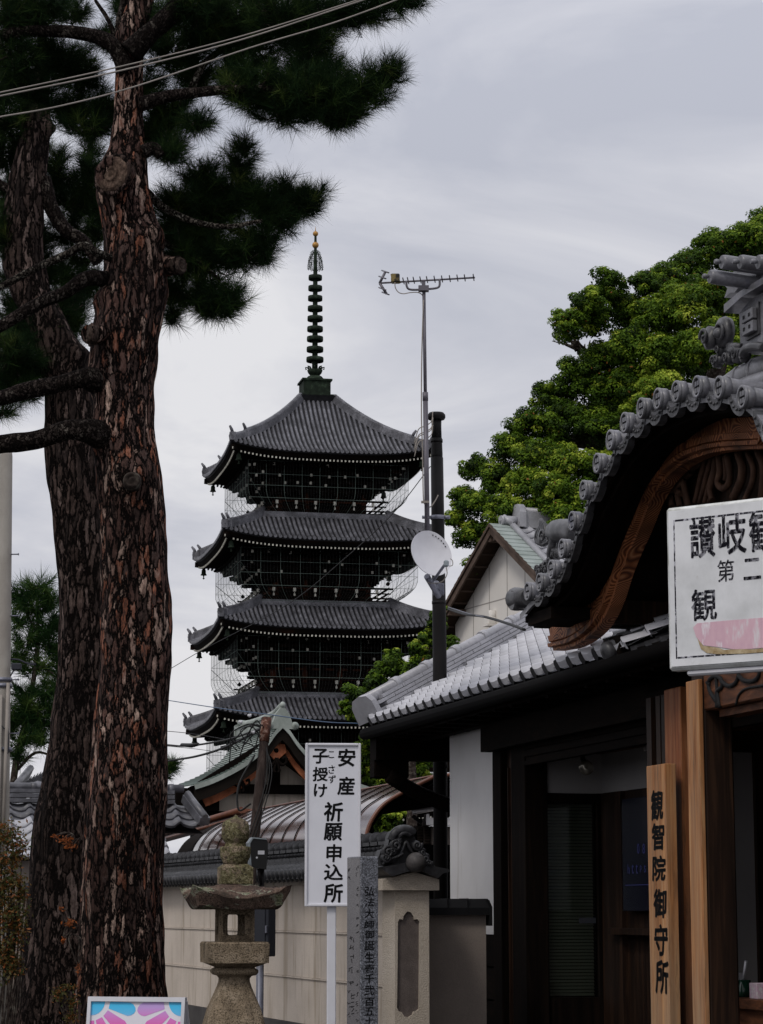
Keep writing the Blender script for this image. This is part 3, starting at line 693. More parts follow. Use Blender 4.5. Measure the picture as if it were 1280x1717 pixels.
        # hanging net
        if i < 4:
            net = MB(); thin = MB(); wn = Ws[i] - 1.25; wn2 = wn + .1
            ztop = zm[i] - .45; zbot = zf - .1
            def npt(n, a, x, q):          # q from 0 at the eave to 1 at the foot
                z = ztop + (zbot - ztop) * q
                inn = 0 if q < .55 else ((q - .55) / .45) ** 2.2 * 1.25
                sag = 1 - inn / wn
                return P.o + n * (wn - inn) + a * (x * sag) + Z * z
            for k in range(4):
                n, a = side(k)
                m = 9
                for j in range(m + 1):
                    x = -wn + 2 * wn * j / m
                    net.tube([npt(n, a, x, q / 10) for q in range(11)], .011, 4, caps=False)
                for q in (.0, .27, .5, .74, 1.0):
                    net.tube([npt(n, a, -wn, q), npt(n, a, wn, q)], .011, 4, caps=False)
                m = 54
                for j in range(m + 1):
                    x = -wn + 2 * wn * j / m
                    thin.tube([npt(n, a, x, q / 7) for q in range(8)], .005, 3, caps=False)
                for s_ in (-1, 1):        # corner braces
                    net.tube([npt(n, a, s_ * wn, .3), P.o + n * wbal + a * (s_ * wbal) + Z * (zf + .5)], .02, 4, caps=False)
            nn = build('hanging_net', net, M['wire_net'], root); build('net_strands', thin, M['wire_thin'], nn)
    # spire
    def zz(y): return at(531, y, dist).z
    sp = MB(); c = P.o
    lo = zt[0] + .42
    sp.box(c + Z * ((lo + .05 + zz(641)) / 2), (1.75, 1.75, zz(641) - lo - .05), P); sp.box(c + Z * (lo + .06), (2.3, 2.3, .12), P); sp.box(c + Z * zz(641), (1.95, 1.95, .12), P)
    b = build('spire_base', sp, M['copper_dark'], root)
    sp = MB(); z0 = zz(641)
    sp.lathe([(.62, 0), (.60, .15), (.45, .32), (.2, .38)], c + Z * (z0 + .05), 20)
    z1 = zz(632)
    sp.lathe([(.12, 0), (.30, .08), (.44, .25), (.50, .42), (.44, .46), (.2, .3)], c + Z * z1, 20)
    for j in range(8):
        an = j * math.pi / 4; d = Vector((math.cos(an), math.sin(an), 0)); q = c + Z * (z1 + .42)
        sp.tube([q + d * .3, q + d * .45 + Z * .18, q + d * .6 + Z * .2, q + d * .58 + Z * .05, q + d * .5 + Z * .1], [.06, .055, .05, .04, .03], 5)
    sp.tube([c + Z * z1, c + Z * zz(470), c + Z * zz(396)], [.20, .155, .08], 10)
    build('spire_pole', sp, M['copper_dark'], root)
    for j, y in enumerate((466, 483.7, 500.6, 517.8, 534.7, 552.2, 568.8, 586.3, 603.4)):
        r = .435 + .115 * j / 8; h = .15; sp = MB(); q = c + Z * zz(y)
        sp.lathe([(r * .75, -h * .8), (r, -h * .9), (r * 1.02, 0), (r, h), (r * .75, h * .8), (r * .75, -h * .8)], q, 24)
        for e in range(4):
            d = Vector((math.cos(e * math.pi / 2 + .4), math.sin(e * math.pi / 2 + .4), 0)); sp.beam(q, q + d * r * .9, .1, .14)
        sp.lathe([(.24, -.2), (.24, .12)], q, 12)
        build('spire_ring', sp, M['copper_dark'], root)
    fl = MB(); rr = random.Random(3)
    for e in range(4):
        d = Vector((math.cos(e * math.pi / 2 + .15), math.sin(e * math.pi / 2 + .15), 0))
        for q in range(13):
            z = zz(455) + (zz(426) - zz(455)) * q / 12; ln = .52 * math.sqrt(max(.08, 1 - (q / 12.6) ** 2.2))
            pts = [c + Z * z + d * .08]
            for s_ in range(1, 6): pts.append(c + d * (.08 + (ln - .08) * s_ / 5) + Z * (z + .14 * (s_ / 5) + .06 * math.sin(s_ * 2.6 + q)))
            fl.tube(pts, .022, 4)
            for s_ in (2, 3, 4): fl.tube([pts[s_], pts[s_] + Z * .13 + d * .05, pts[s_] + Z * .11 - d * .04], .018, 4)
    build('flame_finial', fl, M['copper_dark'], root)
    for y, r in ((411, .215), (392, .178)):
        sp = MB(); sp.blob(c + Z * zz(y), r, 16, 12); 
        if r < .2: sp.lathe([(.03, .1), (.02, .35), (0, .5)], c + Z * zz(y), 6)
        build('golden_ball', sp, M['gold'], root)
pagoda()
Z = Vector((0, 0, 1))
SHOP_N = [0]
# ------------------------------------------------------------------ S-shaped tile courses on a plane
def s_tiles(mb, P0, A, B, nrm, rows, tw, th, bounds, roll=.045, start=0.0, samples=7, lift=.03, shade_mouths=False):
    """P0 eave corner, A unit along the eave, B unit up the slope; rows courses of exposure th; bounds(b)->(a0,a1)"""
    def prof(x):
        x = x % 1.0
        return roll * math.sin(math.pi * x / .36) if x < .36 else -.016 * math.sin(math.pi * (x - .36) / .64)
    for j in range(rows):
        a0, a1 = bounds(j * th)
        if a1 - a0 < .05: continue
        n = max(2, int((a1 - a0) / tw * samples)); vs = []
        for i in range(n + 1):
            a = a0 + (a1 - a0) * i / n; h = prof(a / tw)
            skew = .022 * math.cos(2 * math.pi * a / tw)
            lo = P0 + A * a + B * (j * th + skew) + nrm * (h + lift); hi = P0 + A * a + B * ((j + 1) * th + .03) + nrm * (h + .002)
            dn = lo - nrm * (lift + .008) + B * .004
            vs += [dn, lo, hi]
        fs = []
        for i in range(n):
            b = i * 3
            fs += [(b, b + 3, b + 4, b + 1), (b + 1, b + 4, b + 5, b + 2)]
        mb.add(vs, fs, False)
        mb.sm[-len(fs):] = [False, True] * n
        if shade_mouths:      # black face paints the shade in each open roll end
            mb.mi = 1; k = math.ceil(a0 / tw)
            while (k + .36) * tw < a1:
                c = (k + .18) * tw; q = []
                for e in range(9):
                    x = -.17 + .34 * e / 8; a = c + x * tw; h = prof(a / tw) + lift - .003
                    q.append(P0 + A * a + B * (j * th + .022 * math.cos(2 * math.pi * a / tw) - .004) + nrm * h)
                for e in (8, 4, 0):
                    x = -.17 + .34 * e / 8; a = c + x * tw; q.append(P0 + A * a + B * (j * th + .022 * math.cos(2 * math.pi * a / tw) - .004) + nrm * (prof(a / tw) + lift - .034))
                mb.add(q, [tuple(range(12))]); k += 1
            mb.mi = 0

def shop():
    root = thing('tile_roofed_shop', G.p(18, 7, 0), 'low wooden shop with pale grey tile roof, white side wall and dark recessed entrance', 'building')
    # roof plane: eave from far corner to near
    u_far, z_far = G.onv(620, 1210, 5.6)
    SL = .50
    E0 = G.p(u_far, 5.6, z_far); nrm = (Z - G.R * SL).normalized(); B = (G.R + Z * SL).normalized(); A = -G.D
    # where the hip meets the sight line through (918,1047)
    r = ray(918, 1047); c = Vector((0, 0, EYE)); t = (E0 - c).dot(nrm) / r.dot(nrm); H1 = c + r * t
    du = (E0 - H1).dot(G.D); dv = (H1 - E0).dot(B); k = du / dv      # retreat of the far end per metre up the slope
    rows = 17; th = .19
    NE = 6.7
    roof = MB()
    s_tiles(roof, E0, A, B, nrm, rows, .262, th, lambda b: (k * b + .02, NE), lift=.042, roll=.026, shade_mouths=True)
    roof.add([E0 + A * 0, E0 + A * NE, E0 + A * NE + B * 3.3, E0 + A * k * 3.3 + B * 3.3], [(0, 1, 2, 3)])
    rf = build('roof', roof, [M['tile_pale'], M['engraved']], root)
    nd = MB(); m = 25
    for i in range(m):                   # round ends coloured dark, as the shade under the rolls
        a = .262 * (i + .18)
        p = E0 + A * a + B * .02 + nrm * .004
        nd.lathe([(0, .0), (.030, .0), (.036, -.008), (.042, .006), (.046, .0), (.046, .03)], p, 14, axis=-B)
    build('eave_end_tiles', nd, M['tile_dark'], rf)
    # hip ridge
    hp = MB(); d0 = E0 + nrm * .03; hd = (H1 - E0).normalized(); L_ = (H1 - E0).length + 2.2; side = hd.cross(nrm).normalized()
    d0 = d0 + hd * .05
    for lay in range(4):
        n = int(L_ / .34)
        for i in range(n):
            a = d0 + hd * (i * .34 + (lay % 2) * .17); b_ = a + hd * .33
            z = .02 + lay * .036
            hp.beam(a + nrm * z, b_ + nrm * z, .24 - lay * .018, .031, up=nrm)
    n = int(L_ / .52)
    hp.tube([d0 + nrm * .165, d0 + hd * L_ + nrm * .165], .052, 10)
    for i in range(1, n): hp.tube([d0 + hd * (i * .52 - .04) + nrm * .168, d0 + hd * (i * .52 + .05) + nrm * .168], .064, 10)
    build('hip_ridge', hp, M['tile_grey'], rf)
    eb = MB(); eb.box(d0 + nrm * .09 - hd * .03, (.08, .30, .24), None)
    eb = MB(); q = d0 - hd * .05
    eb.prism([(-.14, -.03), (-.13, .14), (-.09, .20), (0, .22), (.09, .20), (.13, .14), (.14, -.03)], lambda a, b, d: q + side * a + nrm * b + hd * d, .07)
    build('ridge_end_tile', eb, M['tile_grey'], rf)
    # far hip side of the roof, falling away
    fh = MB(); W1 = E0 + A * (k * 3.3) + B * 3.3
    fh.add([E0, W1, W1 + G.D * 4 - Z * .6 + G.R * 1.0, E0 + G.R * 3.0 + G.D * .1], [(0, 1, 2, 3)]); build('far_slope', fh, M['tile_grey'], root)
    # gutter, fascia, rafters, soffit
    fb = MB()
    ze = z_far
    fb.ubox(G, u_far + .05, 9.0, 5.64, 5.70, ze - .17, ze - .02)
    build('fascia', fb, M['wood_dark_h'], root)
    gt = MB(); gt.tube([G.p(u_far + .1, 5.58, ze - .11), G.p(8.5, 5.58, ze - .10)], .055, 10); build('gutter', gt, M['black_void'], root)
    sf = MB(); sf.ubox(G, u_far, 9.0, 5.66, 11, ze - .12, ze - .08)
    i = u_far - .2
    while i > 9: sf.ubox(G, i, i - .06, 5.66, 6.2, ze - .19, ze - .12); i -= .42
    build('soffit', sf, M['wood_dark'], root)
    # end beam and brace at the far corner
    bm_ = MB(); bm_.ubox(G, u_far + .02, u_far - .16, 5.62, 7.4, ze - .36, ze - .14); bm_.ubox(G, G.onv(836, 1400, 6.1)[0], 9.2, 5.95, 6.04, ze - .42, ze - .14); bm_.ubox(G, u_far + .06, 9.2, 5.95, 6.05, ze - .20, ze - .125)
    u0, z0 = G.onv(612, 1228, 5.85)
    bm_.ubox(G, u_far + .07, u_far - .1, 5.62, 5.95, ze - .52, ze - .02, .01)
    bm_.tube(catmull([G.p(u_far - .12, 5.75, ze - .50), G.p(u_far - .1, 6.05, ze - .66), G.p(u_far - .08, 6.5, ze - .80), G.p(u_far - .05, 7.1, ze - .86)], 4), .07, 8)
    build('corner_beams', bm_, M['wood_dark_h'], root)
    # white wall facing the street: its two ends from the photo
    ua, _ = G.onv(755, 1400, 6.1); ub, _ = G.onv(834, 1400, 6.1); _, zb = G.onv(834, 1567, 6.1)
    ww = MB(); ww.ubox(G, ua, ub, 6.1, 6.28, zb, ze - .1); build('white_wall', ww, M['plaster_white'], root)
    bb = MB(); bb.ubox(G, ua, ub, 6.12, 6.3, 0, zb - .004)
    for q in range(5): bb.ubox(G, ua, ub, 6.105, 6.13, zb - .27 * (q + 1) + .01, zb - .27 * q - .008)
    build('skirting_boards', bb, M['wood_dark_h'], root)
    # dark posts between the wall and the recess
    u1, _ = G.onv(848, 1400, 6.1); u2, _ = G.onv(868, 1400, 6.1); u3, zl = G.onv(890, 1280, 6.1); u4, _ = G.onv(1090, 1250, 6.1)
    pst = MB(); pst.ubox(G, ub - .003, u1, 6.06, 6.24, 0, ze - .1, .006); build('post', pst, M['wood_dark'], root)
    pst = MB(); pst.ubox(G, u1 - .002, u2, 6.12, 6.24, 0, ze - .1); pst.ubox(G, u1 - .06, u1 - .075, 6.10, 6.13, 0, zl); build('door_jamb', pst, M['wood_brown'], root)
    pst = MB(); pst.ubox(G, u2 - .002, u3, 6.05, 6.24, 0, ze - .1, .006); build('post', pst, M['wood_dark'], root)
    # lintel board over the recess, and boarded wall above
    ln = MB(); ln.ubox(G, u3, 9.0, 6.06, 6.2, zl, ze - .12)
    for q in range(8): ln.ubox(G, u3, 9.0, 6.045, 6.062, zl + .05 + q * .06, zl + .1 + q * .06)
    ln.ubox(G, u3, 9.0, 6.03, 6.09, zl - .02, zl + .015)
    build('lintel', ln, M['wood_dark_h'], root)
    # recess: far side wall faces the camera
    vb, _ = G.onu(1010, 1332, u3 + .05); us = u3 + .05
    _, zw = G.onu(950, 1330, us)
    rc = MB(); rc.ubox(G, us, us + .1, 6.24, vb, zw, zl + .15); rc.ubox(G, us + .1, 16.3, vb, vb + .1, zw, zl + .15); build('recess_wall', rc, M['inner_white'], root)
    rc = MB(); rc.ubox(G, us + .08, 12, 6.24, vb + .1, zl + .10, zl + .14)
    for q in range(10): rc.ubox(G, us, 12, 6.26 + q * .1, 6.35 + q * .1, zl + .085, zl + .10)
    build('recess_ceiling', rc, M['wood_brown_h'], root)
    # sliding door with blind
    v0, _ = G.onu(893, 1500, us); v1, zg1 = G.onu(905, 1345, us); v2, zg0 = G.onu(1008, 1672, us)
    dr = MB()
    dr.ubox(G, us - .02, us + .05, v0, v0 + .07, 0, zw); dr.ubox(G, us - .02, us + .05, vb - .05, vb, 0, zw)
    dr.ubox(G, us - .02, us + .05, v0 + .07, vb - .05, zw - .07, zw - .002); dr.ubox(G, us - .02, us + .05, v0 + .07, vb - .05, 0, zg0)
    d = build('sliding_door', dr, M['wood_dark'], root)
    bl = MB(); n = 58
    for q in range(n):
        z = zg0 + .01 + (zw - .09 - zg0) * q / n
        bl.add([G.p(us + .075, v0 + .08, z), G.p(us + .075, vb - .06, z), G.p(us + .092, vb - .06, z + .021), G.p(us + .092, v0 + .08, z + .021)], [(0, 1, 2, 3)])
    build('blind', bl, M['blind'], d)
    gl = MB(); gl.ubox(G, us + .02, us + .026, v0 + .07, vb - .05, zg0, zw - .07); build('glass', gl, M['glass'], d)
    hd_ = MB(); _, zh = G.onu(980, 1545, us); hd_.ubox(G, us - .03, us - .02, vb - .22, vb - .08, zh - .015, zh + .03); build('door_plate', hd_, M['box_grey'], d)
    # back wall of the recess with window, screen and panelling
    uc, _ = G.onv(1012, 1400, vb); ud, _ = G.onv(1048, 1400, vb)
    bw = MB(); bw.ubox(G, us, uc - .45, vb - .02, vb + .08, 0, zw); bw.ubox(G, uc - .45, 16.3, vb + .02, vb + .1, 0, zw)
    _, zs = G.onv(1050, 1556, vb); bw.ubox(G, us - .3, 16.4, vb - .08, vb, zs - .05, zs); build('recess_panelling', bw, M['wood_brown'], root)
    sc = MB(); uA, zA = G.onv(1048, 1340, vb - .03); uB, zB = G.onv(1130, 1528, vb - .03)
    sc.ubox(G, uA, uB, vb - .06, vb - .025, zB, zA, .005); s_ = build('display_screen', sc, M['screen'], root)
    tx = MB(); off = vb - .063
    def sto(a, b): return G.p(a, off, b)
    def scr(s, x0, y0, x1, h):       # letters from pixel x0 to x1 at height y0
        n = len(s); hs = G.onv(x0, y0, off)
        for q, chh in enumerate(s):
            x = x0 + (x1 - x0) * (q + .5) / n; a, b = G.onv(x, y0, off)
            put_glyph(tx, chh, -a, b, None, h * (1 if chh in 'htl08' else .72) , lambda aa, bb: G.p(-aa, off, bb))
    scr('08', 1066, 1423, 1084, .075); scr('https', 1051, 1457, 1085, .072)
    uL0, zL = G.onv(1049, 1485, off); uL1, _ = G.onv(1100, 1483, off); tx.ubox(G, uL0, uL1, off - .001, off, zL, zL + .006)
    build('screen_text', tx, M['screen_text'], s_)
    # posts and plank on the near side of the recess
    pn, _ = G.onv(1145, 1400, 5.8); pf, _ = G.onv(1121, 1400, 5.8)
    pp = MB(); pp.ubox(G, pn, pf + .03, 5.8, 5.98, 0, ze - .3, .006); build('post', pp, M['wood_orange'], root)
    pp = MB()
    for x0, x1 in ((1085, 1093), (1101, 1108), (1110, 1118)):
        a0, _ = G.onv(x0, 1260, 5.92); a1, _ = G.onv(x1, 1260, 5.92); pp.ubox(G, a0, a1, 5.92, 6.0, 0, ze - .3)
    a0, _ = G.onv(1085, 1260, 5.97); a1, _ = G.onv(1120, 1260, 5.97); pp.ubox(G, a0, a1, 5.975, 6.02, 0, ze - .3)
    build('lattice', pp, M['wood_brown'], root)
    # inner room seen through the gate: pale wall, dark post, counter
    ui = 15.6
    va, _ = G.onu(1226, 1400, ui); vb2, zt_ = G.onu(1261, 1262, ui); vc, _ = G.onu(1300, 1400, ui)
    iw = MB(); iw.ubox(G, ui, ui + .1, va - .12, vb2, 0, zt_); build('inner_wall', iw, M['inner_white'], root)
    iw = MB(); iw.ubox(G, ui - .05, ui + .1, vb2, vc + .4, 0, zt_ + .1); iw.ubox(G, ui - .06, ui + .1, va - .6, vc + .4, zt_, zt_ + .2); build('inner_post', iw, M['wood_brown'], root)
    # rear and side walls closing the building
    cl = MB(); cl.ubox(G, u_far - .6, 9, 10, 10.1, 0, ze - .1); cl.ubox(G, ua - .1, ua, 6.28, 10, 0, ze - .1); cl.ubox(G, ub - .1, us + .2, 7.7, 7.8, 0, ze - .1); cl.ubox(G, 9, 9.1, 6.3, 10, 0, 4.6)
    cl.ubox(G, us + .11, us + .17, 6.24, 7.7, 0, zw)
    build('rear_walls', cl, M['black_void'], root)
    fl = MB(); fl.ubox(G, us + .2, 9, 6.0, 10, .004, .12); build('shop_floor', fl, M['plinth'], root)
    # counter and things on it
    uk, zk = G.onv(1250, 1672, 6.45)
    ct = MB(); ct.ubox(G, uk + .6, uk - 1.6, 6.3, 6.7, zk - .06, zk); ct.ubox(G, uk + .55, uk - 1.6, 6.34, 6.66, .12, zk - .06); build('counter', ct, M['wood_brown_h'], root)
    def spot(x, v=6.45): return G.onv(x, 1672, v)[0]
    b1 = MB(); u = spot(1231); b1.ubox(G, u, u - .05, 6.40, 6.50, zk, zk + .155, .003); tag(build('card_stack', b1, M['white_frame'], loc=G.p(u, 6.45, zk)), 'narrow white card stack standing on the counter behind the gate post', 'card stack')
    u = spot(1247); o = thing('pen_pot', G.p(u, 6.45, zk), 'small dark green pot holding a silver pen on the dim counter', 'pen pot')
    b2 = MB(); b2.lathe([(.0, 0), (.045, 0), (.05, .02), (.05, .11), (.044, .11), (.042, .02), (0, .02)], G.p(u, 6.45, zk), 20); build('pot', b2, M['green_glaze'], o)
    b2 = MB(); b2.tube([G.p(u + .03, 6.45, zk + .03), G.p(u - .06, 6.45, zk + .235)], [.008, .011], 8); build('pen', b2, M['alu'], o)
    u = spot(1277); o = build('paper_box', (lambda m_: (m_.ubox(G, u + .03, u - .09, 6.38, 6.5, zk, zk + .10, .003), m_)[1])(MB()), M['paper_print'], loc=G.p(u, 6.45, zk)); tag(o, 'white printed paper box at the right end of the counter', 'box')
shop()
def soffit_lamp():
    us, zl = G.onv(890, 1280, 6.1); u = us - .45; v, z = G.onu(977, 1265, u); zc = G.onv(890, 1280, 6.1)[1] + .08
    o = thing('spot_lamp', G.p(u, v, zc), 'round silver spot lamp hanging from the dark entrance ceiling', 'lamp')
    mb = MB(); mb.lathe([(.06, 0), (.06, -.02), (.02, -.03), (.015, -.08)], G.p(u, v, zc), 16); mb.tube([G.p(u, v, zc - .06), G.p(u + .03, v + .03, zc - .10)], .02, 8); build('bracket', mb, M['black_metal'], o)
    d = Vector((-.12, -1, -.35)).normalized(); c = G.p(u, v + .03, zc - .135)
    mb = MB(); mb.lathe([(.02, -.11), (.035, -.10), (.045, -.02), (.055, 0)], c, 16, axis=d); build('lamp_body', mb, M['black_metal'], o)
    mb = MB(); mb.lathe([(.056, -.01), (.058, .01), (.045, .018), (.03, .028), (0, .034)], c, 20, axis=d); build('reflector_bulb', mb, M['lamp_glass'], o)
soffit_lamp()

# ------------------------------------------------------------------ wooden name plank
def plank():
    v = 5.66
    uf, zt = G.onv(1084, 1285, v); un, _ = G.onv(1115, 1281, v)
    o = thing('name_plank', G.p((uf + un) / 2, v, 0), 'tall honey coloured wooden plank with brushed black characters beside the entrance', 'sign')
    mb = MB(); mb.ubox(G, uf, un, v, v + .075, .25, zt, .004); build('board', mb, M['wood_honey'], o)
    tx = MB()
    ys = [(1326, 1374), (1381, 1424), (1436, 1476), (1492, 1538), (1551, 1601), (1612, 1665)]
    for ch, (y0, y1) in zip('観智院御守所', ys):
        xa = 1092 + (y0 - 1326) * .028; xb = 1112 + (y0 - 1326) * .03
        a0, z1 = G.onv((xa + xb) / 2, y0, v); _, z0 = G.onv((xa + xb) / 2, y1, v); w = abs(G.onv(xa, y0, v)[0] - G.onv(xb, y0, v)[0])
        put_glyph(tx, ch, -a0, (z0 + z1) / 2, w, z1 - z0, lambda a, b: G.p(-a, v - .002, b), 0, .06, .08, .035)
        build('character', tx, M['engraved'], o); tx = MB()
plank()

# ------------------------------------------------------------------ gate with a curved (cusped) gable
def gate():
    VG = 5.2
    disc_px = [(890, 992), (910, 977), (930, 955), (948, 920), (965, 874), (984, 822), (1007, 777), (1029, 738), (1053, 709), (1081, 685), (1109, 669), (1140, 657), (1175, 649), (1212, 650), (1251, 666)]
    D = [G.onv(x, y, VG) for x, y in disc_px]
    ua = 12.98
    left = D[:11]
    near = [(2 * ua - u, z) for u, z in reversed(left)]
    pts = D + [q for q in near if q[0] < D[-1][0] - .12]
    root = thing('temple_gate', G.p(ua, VG + .6, 0), 'timber gate under a curved gable with crested grey roof tiles and carved bargeboard', 'gate')
    us = [p[0] for p in pts][::-1]; zs = [p[1] for p in pts][::-1]
    def zr(u):
        return float(np.interp(u, us, zs))
    end_u = D[0][0] + .30
    curve = []      # smooth fine profile, from the far tip to the near tip
    P3 = [(end_u, D[0][1] - .07)] + pts + [(2 * ua - end_u, D[0][1] - .07)]
    cm = catmull([(a, b, 0) for a, b in P3], 6); curve = [(q.x, q.y) for q in cm]
    back = 9.0
    rf = MB()
    n = len(curve)
    vs = [G.p(u, v, z - .05) for v in (VG + .02, back) for u, z in curve]; rf.add(vs, [(i, i + 1, n + i + 1, n + i) for i in range(n - 1)], True)
    # stepped flat courses between the rolls
    vs = [G.p(u, VG + .02, z - dz) for dz in (.05, .09) for u, z in curve]; rf.add(vs, [(i, i + 1, n + i + 1, n + i) for i in range(n - 1)])
    roof = build('roof', rf, M['tile_gate'], root)
    for i, (u, z) in enumerate(pts):           # round tile rows running back from the verge
        m = MB(); r = .056
        # slope-normal offset keeps the rows standing on the surface
        m.tube([G.p(u, VG, z), G.p(u, VG + .10, z), G.p(u, VG + .36, z), G.p(u, back, z)], [.060, .051, .046, .046], 16)
        for q in range(8):
            v = VG + .36 + q * .34; m.tube([G.p(u, v, z), G.p(u, v + .05, z)], .050, 14)
        m.tube([G.p(u, VG - .012, z), G.p(u, VG + .03, z)], .064, 22)
        rr = build('round_tile_row', m, M['tile_gate'], root)
        if u < 11: continue
        f = MB(); f.lathe([(0, .0), (.050, .0), (.050, .004)], G.p(u, VG - .0125, z), 22, axis=-G.R)
        build('recessed_face', f, M['shaded_tile_bed'], rr)  # recess darkened by colour, as shade round the crest
        cr_ = MB()      # crest: four squares in a square, laid on the disc face
        s = .019
        for a in (-1, 1):
            for b in (-1, 1):
                c = G.p(u + a * .0175, VG - .020, z + b * .020)
                cr_.box(c, (.025, .008, .028), G)
        cr_.lathe([(.050, .0), (.050, .014), (.066, .014), (.066, 0)], G.p(u, VG - .014, z), 24, axis=-G.R)
        cr_.f.pop(); cr_.m.pop(); cr_.sm.pop(); cr_.f.pop(); cr_.m.pop(); cr_.sm.pop()
        build('crest', cr_, M['tile_gate'], rr)
    for i in range(len(pts) - 1):               # hanging crescent tiles between them
        u = (pts[i][0] + pts[i + 1][0]) / 2; z = (pts[i][1] + pts[i + 1][1]) / 2
        if u < 11: continue
        sl = math.atan2(pts[i + 1][1] - pts[i][1], pts[i + 1][0] - pts[i][0])
        def to(a, b, d): return G.p(u + a, VG + .015 + d, z - .035 + b - a * 0 + a * math.tan(max(-.7, min(.7, (pts[i + 1][1] - pts[i][1]) / (pts[i + 1][0] - pts[i][0])))))
        poly = [(.105 * math.cos(t), -.02 - .075 * math.sin(t)) for t in [math.pi * q / 12 for q in range(13)]] + [(.075 * math.cos(t), .012 - .045 * math.sin(t)) for t in [math.pi - math.pi * q / 12 for q in range(13)]]
        m = MB(); m.prism(poly, to, .05)
        for q in range(5):
            t = math.pi * (q + 1) / 6; m.blob(to(.083 * math.cos(t), -.004 - .056 * math.sin(t), -.005), (.011, .007, .010), 8, 6, G)
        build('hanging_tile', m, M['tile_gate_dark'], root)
    # far corner block of the eave
    cb = MB(); u, z = G.onv(868, 1003, VG + .02)
    cb.tube([G.p(u + .05, VG + .03, z), G.p(u - .06, VG + .03, z - .01), G.p(u - .22, VG + .03, z - .02)], [.085, .075, .06], 14)
    cb.tube([G.p(u - .02, VG - .03, z - .02), G.p(u - .02, VG + .4, z - .02)], .07, 12)
    build('corner_tile', cb, M['tile_gate_dark'], root)
    # layered eave boards (dark) behind the tile edge
    kb = MB()
    def off(d): return [(u, z - d) for u, z in curve]
    for v0, v1, d0, d1 in ((VG + .06, VG + .14, .07, .11), (VG + .12, VG + .24, .10, .145)):
        a = off(d0); b = off(d1)
        for i in range(n - 1):
            q = [G.p(*x) for x in ((a[i][0], v0, a[i][1]), (a[i + 1][0], v0, a[i + 1][1]), (b[i + 1][0], v0, b[i + 1][1]), (b[i][0], v0, b[i][1]), (b[i + 1][0], v1, b[i + 1][1]), (b[i][0], v1, b[i][1]))]
            kb.add(q, [(0, 1, 2, 3), (3, 2, 4, 5)])
    a = off(.115)
    kb.add([G.p(u, v, z) for v in (VG + .22, back) for u, z in a], [(i, i + 1, n + i + 1, n + i) for i in range(n - 1)])
    kb.ubox(G, D[0][0] + .24, D[0][0] - .25, VG + .06, back, D[0][1] - .21, D[0][1] - .13)
    build('eave_boards', kb, M['wood_dark_h'], root)
    # carved bargeboard
    VH = VG + .36
    outer = [(918, 1044), (950, 1030), (985, 1000), (1005, 965), (1018, 930), (1034, 895), (1050, 845), (1068, 800), (1088, 762), (1113, 735), (1150, 713), (1190, 704), (1280, 698)]
    inner = [(928, 1091), (965, 1082), (1000, 1056), (1024, 1015), (1040, 965), (1056, 925), (1072, 890), (1090, 845), (1112, 808), (1142, 780), (1170, 766), (1210, 756), (1280, 752)]
    def cur(px, m=40):
        P = catmull([(*G.onv(x, y, VH), 0) for x, y in px], 8)
        Ls = [0]
        for i in range(1, len(P)): Ls.append(Ls[-1] + (P[i] - P[i - 1]).length)
        return [(float(np.interp(Ls[-1] * k / m, Ls, [p.x for p in P])), float(np.interp(Ls[-1] * k / m, Ls, [p.y for p in P]))) for k in range(m + 1)]
    O = cur(outer); I = cur(inner)
    um = O[-1][0]; dl = um - ua
    O2 = O + [(2 * ua - u, z) for u, z in reversed(O) if 2 * ua - u < um - .02]; I2 = I + [(2 * ua - u, z) for u, z in reversed(I) if 2 * ua - u < um - .02]
    m_ = min(len(O2), len(I2)); O2 = O2[:m_]; I2 = I2[:m_]
    fz = MB(); lo = [(u, max(z + .01, float(np.interp(u, us, zs)) - .10)) for u, z in O2]
    fz.add([G.p(u, VH + .012, z) for pr in zip(lo, [(u, z - .004) for u, z in O2]) for u, z in pr], [(2 * i, 2 * i + 1, 2 * i + 3, 2 * i + 2) for i in range(m_ - 1)])
    build('inner_fascia', fz, M['wood_dark_h'], root)
    hb = MB()
    for side_v in (VH, VH + .09):
        hb.add([G.p(u, side_v, z) for pr in zip(O2, I2) for u, z in pr], [(2 * i, 2 * i + 1, 2 * i + 3, 2 * i + 2) for i in range(m_ - 1)])
    for Lc in (O2, I2):
        hb.add([G.p(u, v, z) for u, z in Lc for v in (VH, VH + .09)], [(2 * i, 2 * i + 1, 2 * i + 3, 2 * i + 2) for i in range(m_ - 1)])
    hb.add([G.p(O2[0][0], VH, O2[0][1]), G.p(O2[0][0], VH + .09, O2[0][1]), G.p(I2[0][0], VH + .09, I2[0][1]), G.p(I2[0][0], VH, I2[0][1])], [(0, 1, 2, 3)])
    bg = build('bargeboard', hb, M['gable_wood'], root)
    st = MB()
    def mid(t): return [(o[0] * (1 - t) + i[0] * t, o[1] * (1 - t) + i[1] * t) for o, i in zip(O2, I2)]
    for t0, t1, pr in ((.46, .72, .02), (.74, .90, .035)):
        a, b = mid(t0), mid(t1)
        st.add([G.p(u, VH - (pr if q in (1, 2) else 0), z) for i in range(m_) for q, (u, z) in enumerate(((a[i]), (a[i][0] * .9 + b[i][0] * .1, a[i][1] * .9 + b[i][1] * .1), (a[i][0] * .15 + b[i][0] * .85, a[i][1] * .15 + b[i][1] * .85), b[i]))], [(4 * i + q, 4 * i + q + 1, 4 * i + q + 5, 4 * i + q + 4) for i in range(m_ - 1) for q in range(3)])
    build('moulding', st, M['gable_wood'], bg)
    # carvings in the gable
    cv = MB(); VC = VG + .52
    def c2(x, y): return (1020 + x / 4.923, 660 + y / 4.923)
